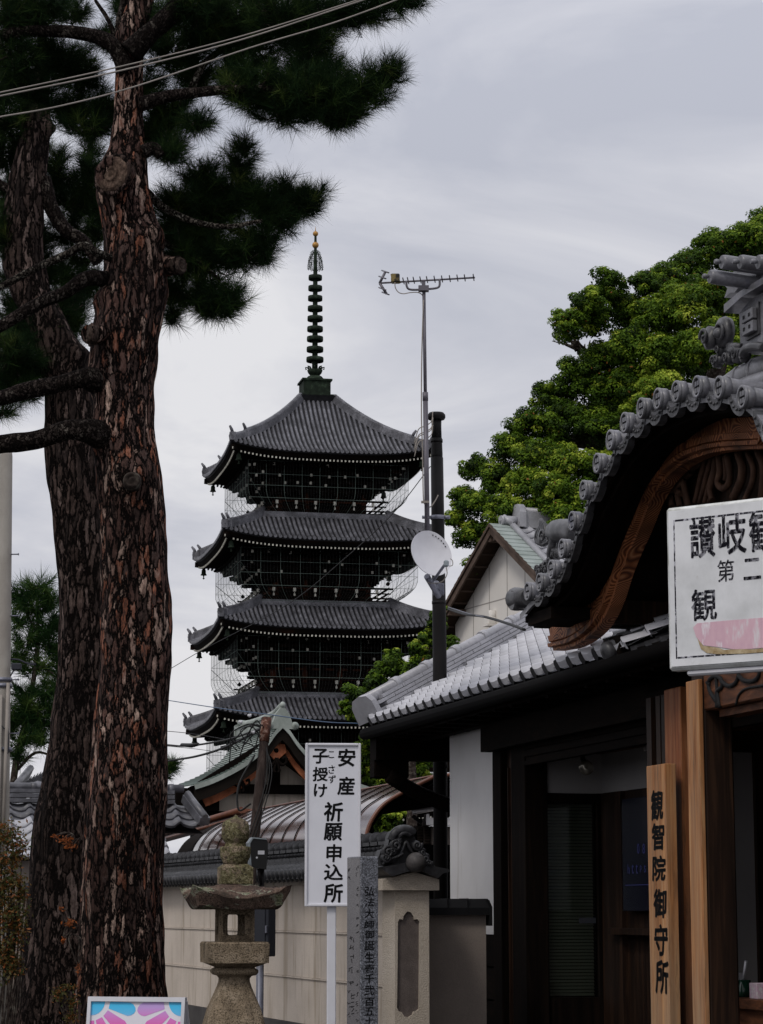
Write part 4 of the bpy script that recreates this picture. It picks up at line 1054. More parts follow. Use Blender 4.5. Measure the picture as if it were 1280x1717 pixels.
    def ln(pts, r=.022, dv=0.0):
        w = [G.p(G.onv(*c2(*p), VC)[0], VC + dv, G.onv(*c2(*p), VC)[1]) for p in pts]
        cv.tube(catmull(w, 5) if len(w) > 2 else w, r, 7)
    ln([(430, 765), (500, 715), (570, 690), (640, 640), (720, 590), (790, 540)], .03); ln([(440, 790), (520, 760), (600, 720), (690, 640)], .025)
    for k in range(6): ln([(455 + k * 36, 740 - k * 12), (500 + k * 34, 840), (520 + k * 34, 930)], .02, -.02 * (k % 2))
    for k in range(7): ln([(800 + k * 26, 520 - k * 3), (760 + k * 22, 700), (715 + k * 20, 900)], .016, -.015 * (k % 2))
    ln([(965, 500), (975, 640), (955, 740), (1000, 785), (1048, 740), (1055, 640), (1035, 510)], .022, -.04); ln([(1000, 520), (1010, 650), (1005, 720)], .016, -.03)
    ln([(1100, 490), (1135, 620), (1115, 740), (1060, 860)], .028, -.02); ln([(925, 520), (905, 700), (880, 800), (900, 880)], .02, -.03); ln([(1150, 480), (1200, 620), (1180, 760), (1120, 900)], .02)
    ln([(560, 700), (515, 760), (560, 805), (600, 760), (570, 735)], .02, -.03); ln([(600, 690), (650, 720), (600, 790), (640, 830)], .02, -.03); ln([(1240, 470), (1290, 620), (1270, 900)], .03)
    build('gable_carving', cv, M['carving'], root)
    bk = MB()
    poly = [G.onv(*c2(*p), VC + .05) for p in ((425, 770), (560, 680), (760, 590), (900, 500), (1100, 480), (1400, 470), (1400, 1000), (520, 1000))]
    bk.prism(poly, lambda a, b, d: G.p(a, VC + .05 + d, b), .04); build('carving_back', bk, M['wood_brown'], root)
    # tympanum and boards behind
    ty = MB(); a = off(.34); zb = 3.05
    aa = [p for p in a if zb + .02 < p[1]]
    ty.prism([(aa[0][0], zb)] + aa + [(aa[-1][0], zb)], lambda p, q, d: G.p(p, VG + 1.0 + d, q), .08); build('tympanum', ty, M['wood_dark'], root)
    # beam with scrollwork, lintels, posts
    VB = VG + .30
    ub, zb1 = G.onv(1180, 1192, VB); _, zt1 = G.onv(1180, 1060, VB)
    bm_ = MB(); bm_.ubox(G, ub, 9.6, VB, VB + .22, zb1, zt1, .01); bm_.ubox(G, ub - .12, 9.6, VB + .05, VB + .17, zb1 - .045, zb1 - .003)
    be = build('carved_beam', bm_, M['wood_brown_h'], root)
    sc_ = MB()
    def sl2(pts, r=.012):
        w = [G.p(G.onv(980 + x / 4.267, 1100 + y / 4.267, VB)[0], VB - .004, G.onv(980 + x / 4.267, 1100 + y / 4.267, VB)[1]) for x, y in pts]; sc_.tube(catmull(w, 5), r, 6)
    sl2([(955, 370), (955, 260), (990, 220), (985, 165), (935, 145), (895, 185), (905, 250), (955, 330)], .014); sl2([(985, 180), (1040, 215), (1090, 190), (1110, 130), (1100, 90)], .014)
    sl2([(1110, 140), (1150, 175), (1210, 180), (1250, 150), (1265, 90)], .014); sl2([(1090, 350), (1110, 280), (1160, 235), (1260, 215), (1400, 190)], .008); sl2([(950, 130), (955, 230), (975, 370)], .012); sl2([(880, 190), (905, 200)], .01)
    build('scrollwork', sc_, M['engraved'], be)
    VP_ = VG + .26
    un, _ = G.onv(1173, 1250, VP_); 
    ps = MB(); ps.ubox(G, un + .003, un + .187, VP_ + .032, VP_ + .22, 0, zt1 + .1, .012); fp_ = build('front_post', ps, M['wood_brown'], root)  # post body coloured dark for its shaded side
    ps = MB(); ps.ubox(G, un, un + .19, VP_, VP_ + .03, 0, zt1 - .28, .004); build('lit_face_board', ps, M['wood_honey'], fp_)  # pale board added to paint the lit left side of the post
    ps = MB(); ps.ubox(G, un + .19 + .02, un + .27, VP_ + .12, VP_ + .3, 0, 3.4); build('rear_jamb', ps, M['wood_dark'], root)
    ps = MB(); ps.ubox(G, 10.3, 10.1, VP_, VP_ + .185, 0, zt1 + .1, .012); build('front_post', ps, M['wood_brown'], root)
    # far beam nose under the bargeboard and purlins
    nz = MB(); u, z = G.onv(1012, 1022, VG + .45)
    nz.ubox(G, u + .09, u - .09, VG + .42, VG + 1.4, z - .1, z + .12, .02); build('purlin', nz, M['wood_brown'], root)
    nz = MB(); nz.ubox(G, 15.2, 11, VG + .75, VG + .9, 3.05, 3.25); nz.ubox(G, 15.0, 14.8, VG + .4, VG + 2, 3.2, 3.4); nz.ubox(G, ub + .5, ub + .3, VG + .4, VG + 2, 3.2, 3.4)
    build('cross_beams', nz, M['wood_dark_h'], root)
    # ceiling and rear closing boards
    cl = MB(); cl.ubox(G, 15.6, 9.6, VG + 1.0, back, 3.0, 3.05); build('gate_ceiling', cl, M['wood_dark'], root)
    # curved ridge following the verge, and the great ridge-end ornament
    rg = MB(); vR = VG + .62
    cp = [(u, z + .20) for u, z in curve if z > 4.42]
    rg.tube([G.p(u, vR, z) for u, z in cp], .085, 14); rg.tube([G.p(u, vR - .10, z - .12) for u, z in cp], .07, 12); rg.tube([G.p(u, vR + .10, z - .12) for u, z in cp], .07, 12)
    for q in range(3, len(cp), 5): rg.tube([G.p(cp[q][0] + .02, vR, cp[q][1]), G.p(cp[q][0] - .02, vR, cp[q][1])], .09, 14)
    build('curved_ridge', rg, M['tile_gate'], root)
    VO = VG + .55
    ox = ua - .62             # centre line of the ornament
    def op(x, y): return G.onv(1080 + x / 5.725, 400 + y / 5.725, VO)
    def mir(P): return P + [(2 * ox - u, z) for u, z in reversed(P)]
    ox = op(1330, 700)[0]
    pl = MB()
    P1 = [op(*p) for p in ((985, 1110), (925, 1010), (915, 720), (1020, 590))]
    pl.prism(mir(P1), lambda a, b, d: G.p(a, VO + d, b), .16)
    P2 = [op(*p) for p in ((855, 720), (855, 640), (1005, 515), (1140, 515))]
    P2b = [op(*p) for p in ((1140, 570), (1020, 570))]
    pl.prism(mir([P2[0], P2[1], P2[2]]) if False else [P2[0], P2[1], P2[2], (2 * ox - P2[2][0], P2[2][1]), (2 * ox - P2[1][0], P2[1][1]), (2 * ox - P2[0][0], P2[0][1]), (2 * ox - P2b[1][0], P2b[1][1]), P2b[1]], lambda a, b, d: G.p(a, VO - .06 + d, b), .3)
    # cloud-shaped tube rests
    P3_ = [op(*p) for p in ((800, 570), (830, 480), (790, 440), (880, 390), (890, 300), (1060, 305), (1110, 350), (1080, 420), (1000, 450), (960, 440), (900, 520), (860, 520))]
    pl.prism(P3_, lambda a, b, d: G.p(a, VO - .02 + d, b), .12)
    P4_ = [(2 * ox - u, z) for u, z in P3_]; pl.prism(P4_, lambda a, b, d: G.p(a, VO - .02 + d, b), .12)
    pl.ubox(G, op(1010, 0)[0], 2 * ox - op(1010, 0)[0], VO + .01, VO + .2, op(1010, 520)[1], op(1010, 310)[1])
    orn = build('ridge_end_ornament', pl, M['tile_gate'], root)
    cr_ = MB(); uc0, zc1 = op(1000, 720); uc1, _ = op(1105, 720); _, zc0 = op(1000, 950)
    cr_.ubox(G, uc0 + .02, uc1 - .02, VO - .012, VO - .002, zc0 - .02, zc1 + .03)
    build('crest_recess', cr_, M['tile_gate_dark'], orn)
    mr = MB()
    for q in range(4): mr.ubox(G, ox - .15 + .01 * q, ox + .15 - .01 * q, VO + .16, back - .3, 4.50 + .10 * q, 4.595 + .10 * q)
    mr.tube([G.p(ox, VO + .16, 4.95), G.p(ox, back - .3, 4.95)], .085, 14); build('main_ridge', mr, M['tile_gate'], root)
    cr_ = MB()
    for a in (0, 1):
        cr_.ubox(G, uc0, uc1, VO - .045, VO - .013, zc0 + (zc1 - zc0) * (.53 * a), zc0 + (zc1 - zc0) * (.47 + .53 * a), .004)
    build('crest', cr_, M['tile_gate'], orn)
    cr_ = MB()
    for a in (.22, .72):
        for b in (.25, .75): cr_.ubox(G, uc0 + (uc1 - uc0) * (a - .07), uc0 + (uc1 - uc0) * (a + .07), VO - .048, VO - .04, zc0 + (zc1 - zc0) * (b - .07), zc0 + (zc1 - zc0) * (b + .07))
    build('crest_holes', cr_, M['engraved'], orn)
    for (x, y), v0, dz in (((745, 225), VO - .25, .0), ((920, 225), VO - .27, .0), ((630, 365), VO - .30, 0), ((1095, 225), VO - .27, 0)):
        u, z = G.onv(1080 + x / 5.725, 400 + y / 5.725, v0)
        m = MB(); m.tube([G.p(u, v0, z), G.p(u, v0 + .02, z), G.p(u, v0 + .75, z - .05)], [.040, .044, .044], 18); m.tube([G.p(u, v0 - .045, z), G.p(u, v0 - .03, z), G.p(u, v0 - .005, z)], [.012, .017, .010], 12)
        build('projecting_tube_tile', m, M['tile_gate'], orn)
    def spiral(mb, c, r, turns=1.6, tr=.012, sgn=1, plane=G, ax='D', sc=1.0):
        P = []
        for q in range(22):
            t = q / 21; a = sgn * turns * 2 * math.pi * t; rr_ = r * (1 - .88 * t)
            P.append(c + (plane.D if ax == 'D' else plane.R) * (rr_ * math.cos(a)) + Z * (rr_ * math.sin(a)))
        mb.tube(P, [tr * (1 - .4 * q / 21) for q in range(22)], 6)
    sw = MB()
    def o3(x, y, dv=0): u, z = op(x, y); return G.p(u, VO + dv, z)
    sw.lathe([(0, -.03), (.09, -.03), (.1, 0), (.09, .03), (0, .05)], o3(775, 900), 18, axis=-G.R); sw.blob(o3(800, 915, -.06), (.04, .03, .035), 12, 8, G); spiral(sw, o3(800, 915, -.05), .075, 1.2, .014)
    sw.lathe([(0, -.02), (.07, -.02), (.075, .03), (.0, .06)], o3(700, 960, -.03), 16, axis=-G.R); spiral(sw, o3(700, 960, -.09), .06, 1.4, .012)
    for x, y, r in ((745, 1075, .035), (705, 1180, .045), (735, 1160, .03), (900, 1110, .06), (820, 1150, .04), (970, 1120, .05)):
        sw.lathe([(0, -.02), (r, -.02), (r * .9, .02), (0, .03)], o3(x, y, 0), 14, axis=-G.R); spiral(sw, o3(x, y, -.03), r * .85, 1.3, .009)
    sw.tube([o3(820, 1030), o3(880, 1035, -.02), o3(945, 1040)], .022, 8); sw.tube([o3(820, 1060), o3(880, 1070, -.02), o3(960, 1085)], .026, 8)
    sw.tube(catmull([o3(1010, 1110, -.04), o3(1060, 1060, -.05), o3(1145, 1040, -.05), o3(1230, 1050, -.05)], 5), .028, 8)
    build('swirls', sw, M['tile_gate_dark'], orn)
    # crouching beast ornament low on the roof
    def bp(x, y, v=VG + .42):      # pixels of the enlarged crop (5.82x, origin 840,850)
        u, z = G.onv(840 + x / 5.82, 850 + y / 5.82, v); return G.p(u, v, z)
    be_ = MB()
    for k, w in enumerate((0, 14, 28, 42)):
        be_.tube(catmull([bp(390 + w, 120 + w), bp(400 + w * .8, 190), bp(375 + w * 1.5, 250), bp(365 + w * 1.3, 320 - w * .3), bp(420 + w * .7, 360 - w * .7), bp(490 - w * .2, 330 - w * .6)], 5), [.015 + .017 * math.sin(math.pi * q / 25) for q in range(26)], 7)
    be_.blob(bp(420, 290), (.09, .04, .07), 12, 8, G); spiral(be_, bp(405, 285, VG + .37), .05, 1.5, .011); spiral(be_, bp(465, 290, VG + .37), .04, 1.3, .010, -1)
    be_.tube(catmull([bp(500, 300), bp(530, 240), bp(600, 240), bp(680, 240), bp(740, 270)], 5), [.05, .055, .06, .065, .07, .075, .08, .085, .088, .09, .09, .09, .09, .088, .086, .084, .082, .08, .078, .076, .07], 12)
    be_.tube(catmull([bp(560, 290), bp(540, 370), bp(510, 440), bp(500, 500)], 5), [.07 - .002 * q for q in range(16)], 10)
    be_.tube(catmull([bp(600, 300), bp(580, 400), bp(570, 500)], 5), .035, 9)
    for k in range(5): be_.tube([bp(520 + k * 14, 380), bp(505 + k * 16, 440, VG + .36), bp(495 + k * 18, 505)], .012, 6)
    for x, y, r in ((440, 580, .05), (400, 590, .035), (470, 540, .04), (370, 640, .032), (350, 600, .03), (480, 600, .04), (425, 610, .035)):
        be_.blob(bp(x, y), (r, r * .7, r), 10, 7, G); spiral(be_, bp(x, y, VG + .385), r * .9, 1.3, .009)
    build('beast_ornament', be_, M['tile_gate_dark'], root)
gate()
# small lower roof running on towards the gate, behind it
def side_roof():
    o = thing('porch_roof', G.p(14, 6, 3), 'small shaded tile porch roof tucked under the curved gate gable', 'roof')
    m = MB(); E = G.p(14.95, 5.62, 3.26); nrm = (Z - G.R * .4).normalized(); B = (G.R + Z * .4).normalized()
    s_tiles(m, E, -G.D, B, nrm, 5, .262, .19, lambda b: (0, 4.2), lift=.02, roll=.03); build('tile_field', m, M['tile_dark'], o)
    m = MB(); m.tube([E - G.D * .02 + nrm * .05 - B * .05, E - G.D * .02 + nrm * .05 + B * 1.0], .07, 12)
    m.lathe([(0, .02), (.05, .02), (.075, 0), (.075, -.04)], E - G.D * .02 + nrm * .05 - B * .05, 16, axis=-B)
    build('verge_ridge', m, M['tile_gate_dark'], o)
side_roof()

# ------------------------------------------------------------------ weathered hanging sign in front of the gate
def hanging_sign():
    d0 = 10.6; F = Frame(53, at(1120, 1125, d0) - Z * 0)
    o3 = F.o.copy()
    def on(x, y):
        r = ray(x, y); c = Vector((0, 0, EYE)) - F.o; t = -c.dot(F.R) / r.dot(F.R); P = c + r * t; return -P.dot(F.D), P.z
    def W_(a, b, d=0.0): return F.o - F.D * a + Z * b + F.R * d
    a0, b0 = on(1121, 1123); _, b1 = on(1122, 850); wd = 1.12
    b0 = 0.0; b1 = on(1121, 851)[1]
    root = thing('hanging_sign', W_(wd / 2, b0), 'weathered white sign board with flaking black characters and a torn pink sticker', 'sign')
    mb = MB(); mb.box(W_(wd / 2, b1 / 2, .045), (wd, .075, b1), F, .012)
    rim = build('sign_case', mb, M['old_rim'], root)
    pn = MB(); pn.box(W_(wd / 2, b1 / 2, .0045), (wd - .035, .008, b1 - .035), F); build('panel', pn, M['old_sign'], root)
    lp = MB(); lp.box(W_(wd / 2 + .06, -.012, .05), (wd - .04, .05, .026), F, .008); build('bottom_lip', lp, M['white_frame'], root)
    bd = MB()
    xa, yb = on(1129, 872); _, y1 = on(1131, 1105)
    for (p, q, r_, s_) in ((xa, y1, xa + .007, yb), (xa + .008, yb - .009, wd - .06, yb), (xa + .008, y1, wd - .06, y1 + .008)):
        n = 14
        for k in range(n):
            rr = random.random()
            if r_ - p > s_ - q: bd.add([W_(p + (r_ - p) * k / n, q), W_(p + (r_ - p) * (k + 1) / n, q), W_(p + (r_ - p) * (k + 1) / n, s_), W_(p + (r_ - p) * k / n, s_)], [(0, 1, 2, 3)])
            else: bd.add([W_(p, q + (s_ - q) * k / n), W_(r_, q + (s_ - q) * k / n), W_(r_, q + (s_ - q) * (k + 1) / n), W_(p, q + (s_ - q) * (k + 1) / n)], [(0, 1, 2, 3)])
    build('border_line', bd, M['flaky_ink'], root)
    tx = MB()
    for ch, (x0, y0, x1, y1_) in (('讃', (1157, 870, 1198, 934)), ('岐', (1205, 865, 1250, 928)), ('観', (1256, 859, 1302, 924))):
        aL, bT = on(x0, y0); aR, _ = on(x1, y0 - 3); _, bB = on((x0 + x1) / 2, y1_)
        put_glyph(tx, ch, (aL + aR) / 2, (bT + bB) / 2, aR - aL, bT - bB, lambda a, b: W_(a, b, -.001), 0, 0, 0, .022); build('character', tx, M['flaky_ink'], root); tx = MB()
    for ch, (x0, y0, x1, y1_) in (('第', (1203, 940, 1231, 975)), ('二', (1247, 938, 1275, 971)), ('観', (1160, 990, 1201, 1040))):
        aL, bT = on(x0, y0); aR, _ = on(x1, y0 - 3); _, bB = on((x0 + x1) / 2, y1_)
        put_glyph(tx, ch, (aL + aR) / 2, (bT + bB) / 2, aR - aL, bT - bB, lambda a, b: W_(a, b, -.001), 0, 0, 0, .006 if ch == '第' else .02); build('character', tx, M['flaky_ink'], root); tx = MB()
    st = MB(); poly = [on(x, y) for x, y in ((1163, 1052), (1170, 1045), (1215, 1041), (1300, 1034), (1360, 1030), (1360, 1082), (1300, 1084), (1260, 1088), (1232, 1089), (1205, 1085), (1180, 1082), (1168, 1068))]
    st.prism(poly, lambda a, b, d: W_(a, b, -.0012 - d), .0015); build('pink_sticker', st, M['sticker'], root)
    st = MB(); poly = [on(x, y) for x, y in ((1170, 1070), (1180, 1083), (1205, 1086), (1215, 1090), (1240, 1088), (1262, 1089), (1300, 1085), (1360, 1081), (1360, 1088), (1300, 1092), (1250, 1096), (1205, 1097), (1186, 1095), (1176, 1088))]
    st.prism(poly, lambda a, b, d: W_(a, b, -.0005 - d), .0022); build('torn_edge', st, M['torn'], root)
    br = MB(); q = W_(.55, b1 * .5, .08); tgt = G.p(11.2, 5.5, q.z + .1)
    br.beam(q, tgt, .04, .04); br.beam(W_(.55, .05, .08), W_(.55, b1 - .05, .08), .04, .04); build('bracket_arm', br, M['black_metal'], root)
hanging_sign()
# ------------------------------------------------------------------ plastered fence with tiled coping
def fence():
    V = 5.38; u0 = 16.9; u1 = 40.0
    root = thing('plastered_fence', FW.p(22, V + .1, 0), 'long beige plastered fence wall with dark tiled coping and lobed end pier', 'fence')
    b = MB()
    b.ubox(FW, u0, u1, V, V + .2, 1.425, 1.80); b.ubox(FW, u0, u1, V, V + .2, 1.055, 1.405); b.ubox(FW, u0, u1, V, V + .2, .68, 1.035); b.ubox(FW, u0 + .01, u1, V + .014, V + .19, .68, 1.8)
    b.ubox(FW, u0, u1, V - .012, V, 1.04, 1.053); b.ubox(FW, u0, u1, V - .012, V, 1.41, 1.423); b.ubox(FW, u0, u1, V - .03, V + .2, 1.80, 1.84)
    build('wall', b, M['plaster_beige'], root)
    b = MB(); b.ubox(FW, u0, u1, V - .03, V + .22, 0, .678); build('plinth', b, M['plinth'], root)
    # coping: eave tiles across, flat courses, ridge
    c = MB(); n = int((u1 - u0) / .135)
    for i in range(n):
        u = u0 + .07 + i * .135
        c.tube([FW.p(u, V - .165, 1.875), FW.p(u, V + .10, 1.98)], [.052, .046], 10)
        c.lathe([(0, .02), (.035, .02), (.04, .012), (.056, .012), (.056, -.02)], FW.p(u, V - .165, 1.873), 12, axis=-(FW.R * .93 + Z * .37))
        c.tube([FW.p(u, V + .365, 1.875), FW.p(u, V + .10, 1.98)], [.052, .046], 8)
    c.add([FW.p(u, v, z) for u in (u0, u1) for v, z in ((V - .17, 1.845), (V - .17, 1.865), (V + .1, 1.96), (V + .37, 1.865), (V + .37, 1.845))], [(0, 1, 6, 5), (1, 2, 7, 6), (2, 3, 8, 7), (3, 4, 9, 8), (0, 5, 9, 4)])
    cp = build('coping_tiles', c, M['tile_dark'], root)
    c = MB()
    for lay, (z, h, w) in enumerate(((1.965, .032, .24), (2.0, .03, .20))):
        k = int((u1 - u0) / .24)
        for i in range(k):
            u = u0 + i * .24 + lay * .12; c.ubox(FW, u, u + .232, V + .1 - w / 2, V + .1 + w / 2, z, z + h)
    c.ubox(FW, u0, u1, V + .02, V + .18, 1.93, 2.06)
    k = int((u1 - u0) / .105)
    for i in range(k):        # tight row of small round tiles, leaning
        u = u0 + .05 + i * .105
        c.tube([FW.p(u, V + .0, 2.035), FW.p(u - .03, V + .06, 2.075)], [.026, .026], 7)
    k = int((u1 - u0) / .2)
    for i in range(k):
        u = u0 + i * .2
        c.beam(FW.p(u + .03, V + .015, 2.085), FW.p(u + .20, V + .015, 2.085), .06, .026); c.beam(FW.p(u + .03, V + .185, 2.085), FW.p(u + .20, V + .185, 2.085), .06, .026)
        c.tube([FW.p(u + .02, V + .1, 2.125), FW.p(u + .19, V + .1, 2.118), FW.p(u + .215, V + .1, 2.13)], [.056, .052, .058], 12)
    build('coping_ridge', c, M['tile_dark'], cp)
    # end pier
    pu0, pu1, pv0, pv1 = 16.6, 16.9, 5.335, 5.62
    def on(x, y): return FW.onu(x, y, pu0)
    pr = MB(); pv1 = on(720, 1600)[0]
    lob = [(683, 1528), (690, 1530), (694, 1537), (695, 1542), (700, 1541), (704, 1546), (704, 1600), (703.5, 1660), (703, 1692), (698, 1696), (694, 1696), (692, 1702), (685, 1706), (678, 1704), (674, 1697), (669, 1696), (666, 1690), (667, 1620), (667.5, 1546), (670, 1541), (676, 1542), (677, 1536)]
    hole = [on(*q) for q in lob]
    pr.prism([(pv0, .0), (pv1, .0), (pv1, 1.735), (pv0, 1.735)], lambda a, b, d: FW.p(pu0 + d, a, b), .035, holes=[hole])
    pr.ubox(FW, pu0 + .036, pu1, pv0, pv1, 0, 1.735)
    pier = build('pier', pr, M['plaster_rough'], root)
    ip = MB(); ip.prism([(sum(q[0] for q in hole) / len(hole) + (a - sum(q[0] for q in hole) / len(hole)) * 1.02, b) for a, b in hole], lambda a, b, d: FW.p(pu0 + .022 + d, a, b), .013); build('inset_panel', ip, M['panel_grey'], pier)
    cap = MB(); vl = on(645, 1488)[0]; vr = on(733, 1486)[0]; vm = on(691, 1465)[0]; zt = on(691, 1462)[1]; ze = on(733, 1475)[1]; zl = 1.737
    cap.prism([(vl - .03, zl), (vr, zl), (vr, ze), (vm, zt), (vl - .03, ze)], lambda a, b, d: FW.p(pu0 - .05 + d, a, b), .42); build('pier_cap', cap, M['plaster_rough'], pier)
    # ridge-end demon tile without a face: swirls, arch and ball
    uo = pu0 - .08
    def oo(x, y, d=0.0):
        v, z = FW.onu(600 + x / 4.923, 1360 + y / 4.923, uo); return FW.p(uo + d, v, z)
    og = MB()
    def pp(lst, d0, th):
        P = [FW.onu(600 + x / 4.923, 1360 + y / 4.923, uo) for x, y in lst]; og.prism(P, lambda a, b, d: FW.p(uo + d0 + d, a, b), th)
    pp([(190, 480), (270, 540), (400, 500), (530, 500), (650, 555), (690, 515), (750, 500), (740, 480), (620, 455), (430, 420), (180, 465)], -.04, .45)
    pp([(200, 450), (180, 380), (200, 320), (250, 310), (270, 220), (290, 170), (350, 142), (410, 145), (450, 165), (470, 190), (490, 240), (540, 270), (550, 330), (600, 370), (615, 430), (610, 455)], .02, .10)
    og.tube(catmull([oo(275, 240, -.01), oo(290, 195, -.02), oo(320, 165, -.02), oo(370, 150, -.02), oo(420, 158, -.02), oo(455, 185, -.01)], 5), .033, 12)
    og.tube(catmull([oo(330, 215, -.02), oo(350, 190, -.03), oo(390, 182, -.03), oo(430, 200, -.02)], 5), .02, 10)
    og.tube(catmull([oo(340, 380, -.01), oo(370, 300, -.02), (oo(395, 255, -.02)), oo(420, 300, -.02), oo(470, 380, -.01)], 5), .012, 8)
    def spir(x, y, r, tr, sgn=1, turns=1.7):
        c = oo(x, y, -.03); P = []
        for q in range(24):
            t = q / 23; a = sgn * turns * 2 * math.pi * t + .5; rr_ = r * (1 - .85 * t); P.append(c + FW.R * (rr_ * math.cos(a)) + Z * (rr_ * math.sin(a)) - FW.D * (.02 * t))
        og.tube(P, [tr * (1 - .35 * q / 23) for q in range(24)], 7); og.blob(oo(x, y, 0), (.03, r, r), 12, 8, FW)
    spir(305, 285, .042, .015); spir(480, 285, .038, .013, -1); spir(240, 340, .045, .014, 1); spir(225, 385, .035, .012, -1); spir(545, 395, .035, .012); spir(575, 430, .028, .010, -1); spir(520, 345, .03, .01); spir(275, 330, .03, .01, -1); spir(330, 250, .022, .008)
    for k in range(4): og.tube(catmull([oo(210 + k * 22, 440 - k * 4, -.0), oo(250 + k * 25, 400 - k * 8, -.03), oo(320 + k * 16, 385 - k * 12, -.02)], 4), .011, 6)
    for k in range(3): og.tube(catmull([oo(520 + k * 16, 380 + k * 12, -.01), oo(560 + k * 14, 420, -.03), oo(600 + k * 6, 450, -.02)], 4), .011, 6)
    onig = build('ridge_end_tile', og, M['tile_dark'], root)
    bl = MB(); c = oo(455, 425, -.07); bl.blob(c, .072, 24, 16); bl.tube([c + FW.D * .12, c], .03, 10); build('ball', bl, M['ball_tile'], onig)
fence()

# ------------------------------------------------------------------ low wall with black metal coping
def low_wall():
    F0 = Frame(13); U = 17.75
    v0, _ = F0.onu(716, 1600, U); v1, zt = F0.onu(815, 1532, U); _, zc = F0.onu(760, 1507, U); v2, ze = F0.onu(824, 1540, U)
    root = thing('garden_wall', F0.p(U, (v0 + v1) / 2, 0), 'low greyish rendered wall with flat black coping between pier and white shop wall', 'wall')
    m = MB(); m.ubox(F0, U, U + .16, v0 - .3, v1, 0, zt); build('wall', m, M['plaster_grey'], root)
    m = MB()
    prof = [(U - .055, zt - .01), (U - .055, zt + .045), (U - .02, zc), (U + .18, zc), (U + .215, zt + .045), (U + .215, zt - .01)]
    vs = [F0.p(u, v, z) for v in (v0 - .3, v1 - .005, v1 + .012) for u, z in prof]
    m.add(vs, [(k * 6 + i, k * 6 + i + 1, (k + 1) * 6 + i + 1, (k + 1) * 6 + i) for k in range(2) for i in range(5)] + [(0, 1, 2, 3, 4, 5), (5, 11, 6, 0)])
    # down-turned end
    m.ubox(F0, U - .06, U + .22, v1 + .012, v1 + .035, ze - .055, zt + .05); m.add([F0.p(u, v, z) for u in (U - .06, U + .22) for v, z in ((v1 - .01, zc + .001), (v1 + .012, zt + .05), (v1 + .035, zt + .05), (v1 + .012, zc - .01))], [(0, 1, 2, 3), (4, 7, 6, 5), (0, 3, 7, 4), (3, 2, 6, 7)])
    n = 3
    for k in range(1, n): v = v0 + (v1 - v0) * k / n; m.ubox(F0, U - .058, U + .2, v - .004, v + .004, zt, zc + .003)
    build('coping', m, M['black_tile'], root)
low_wall()

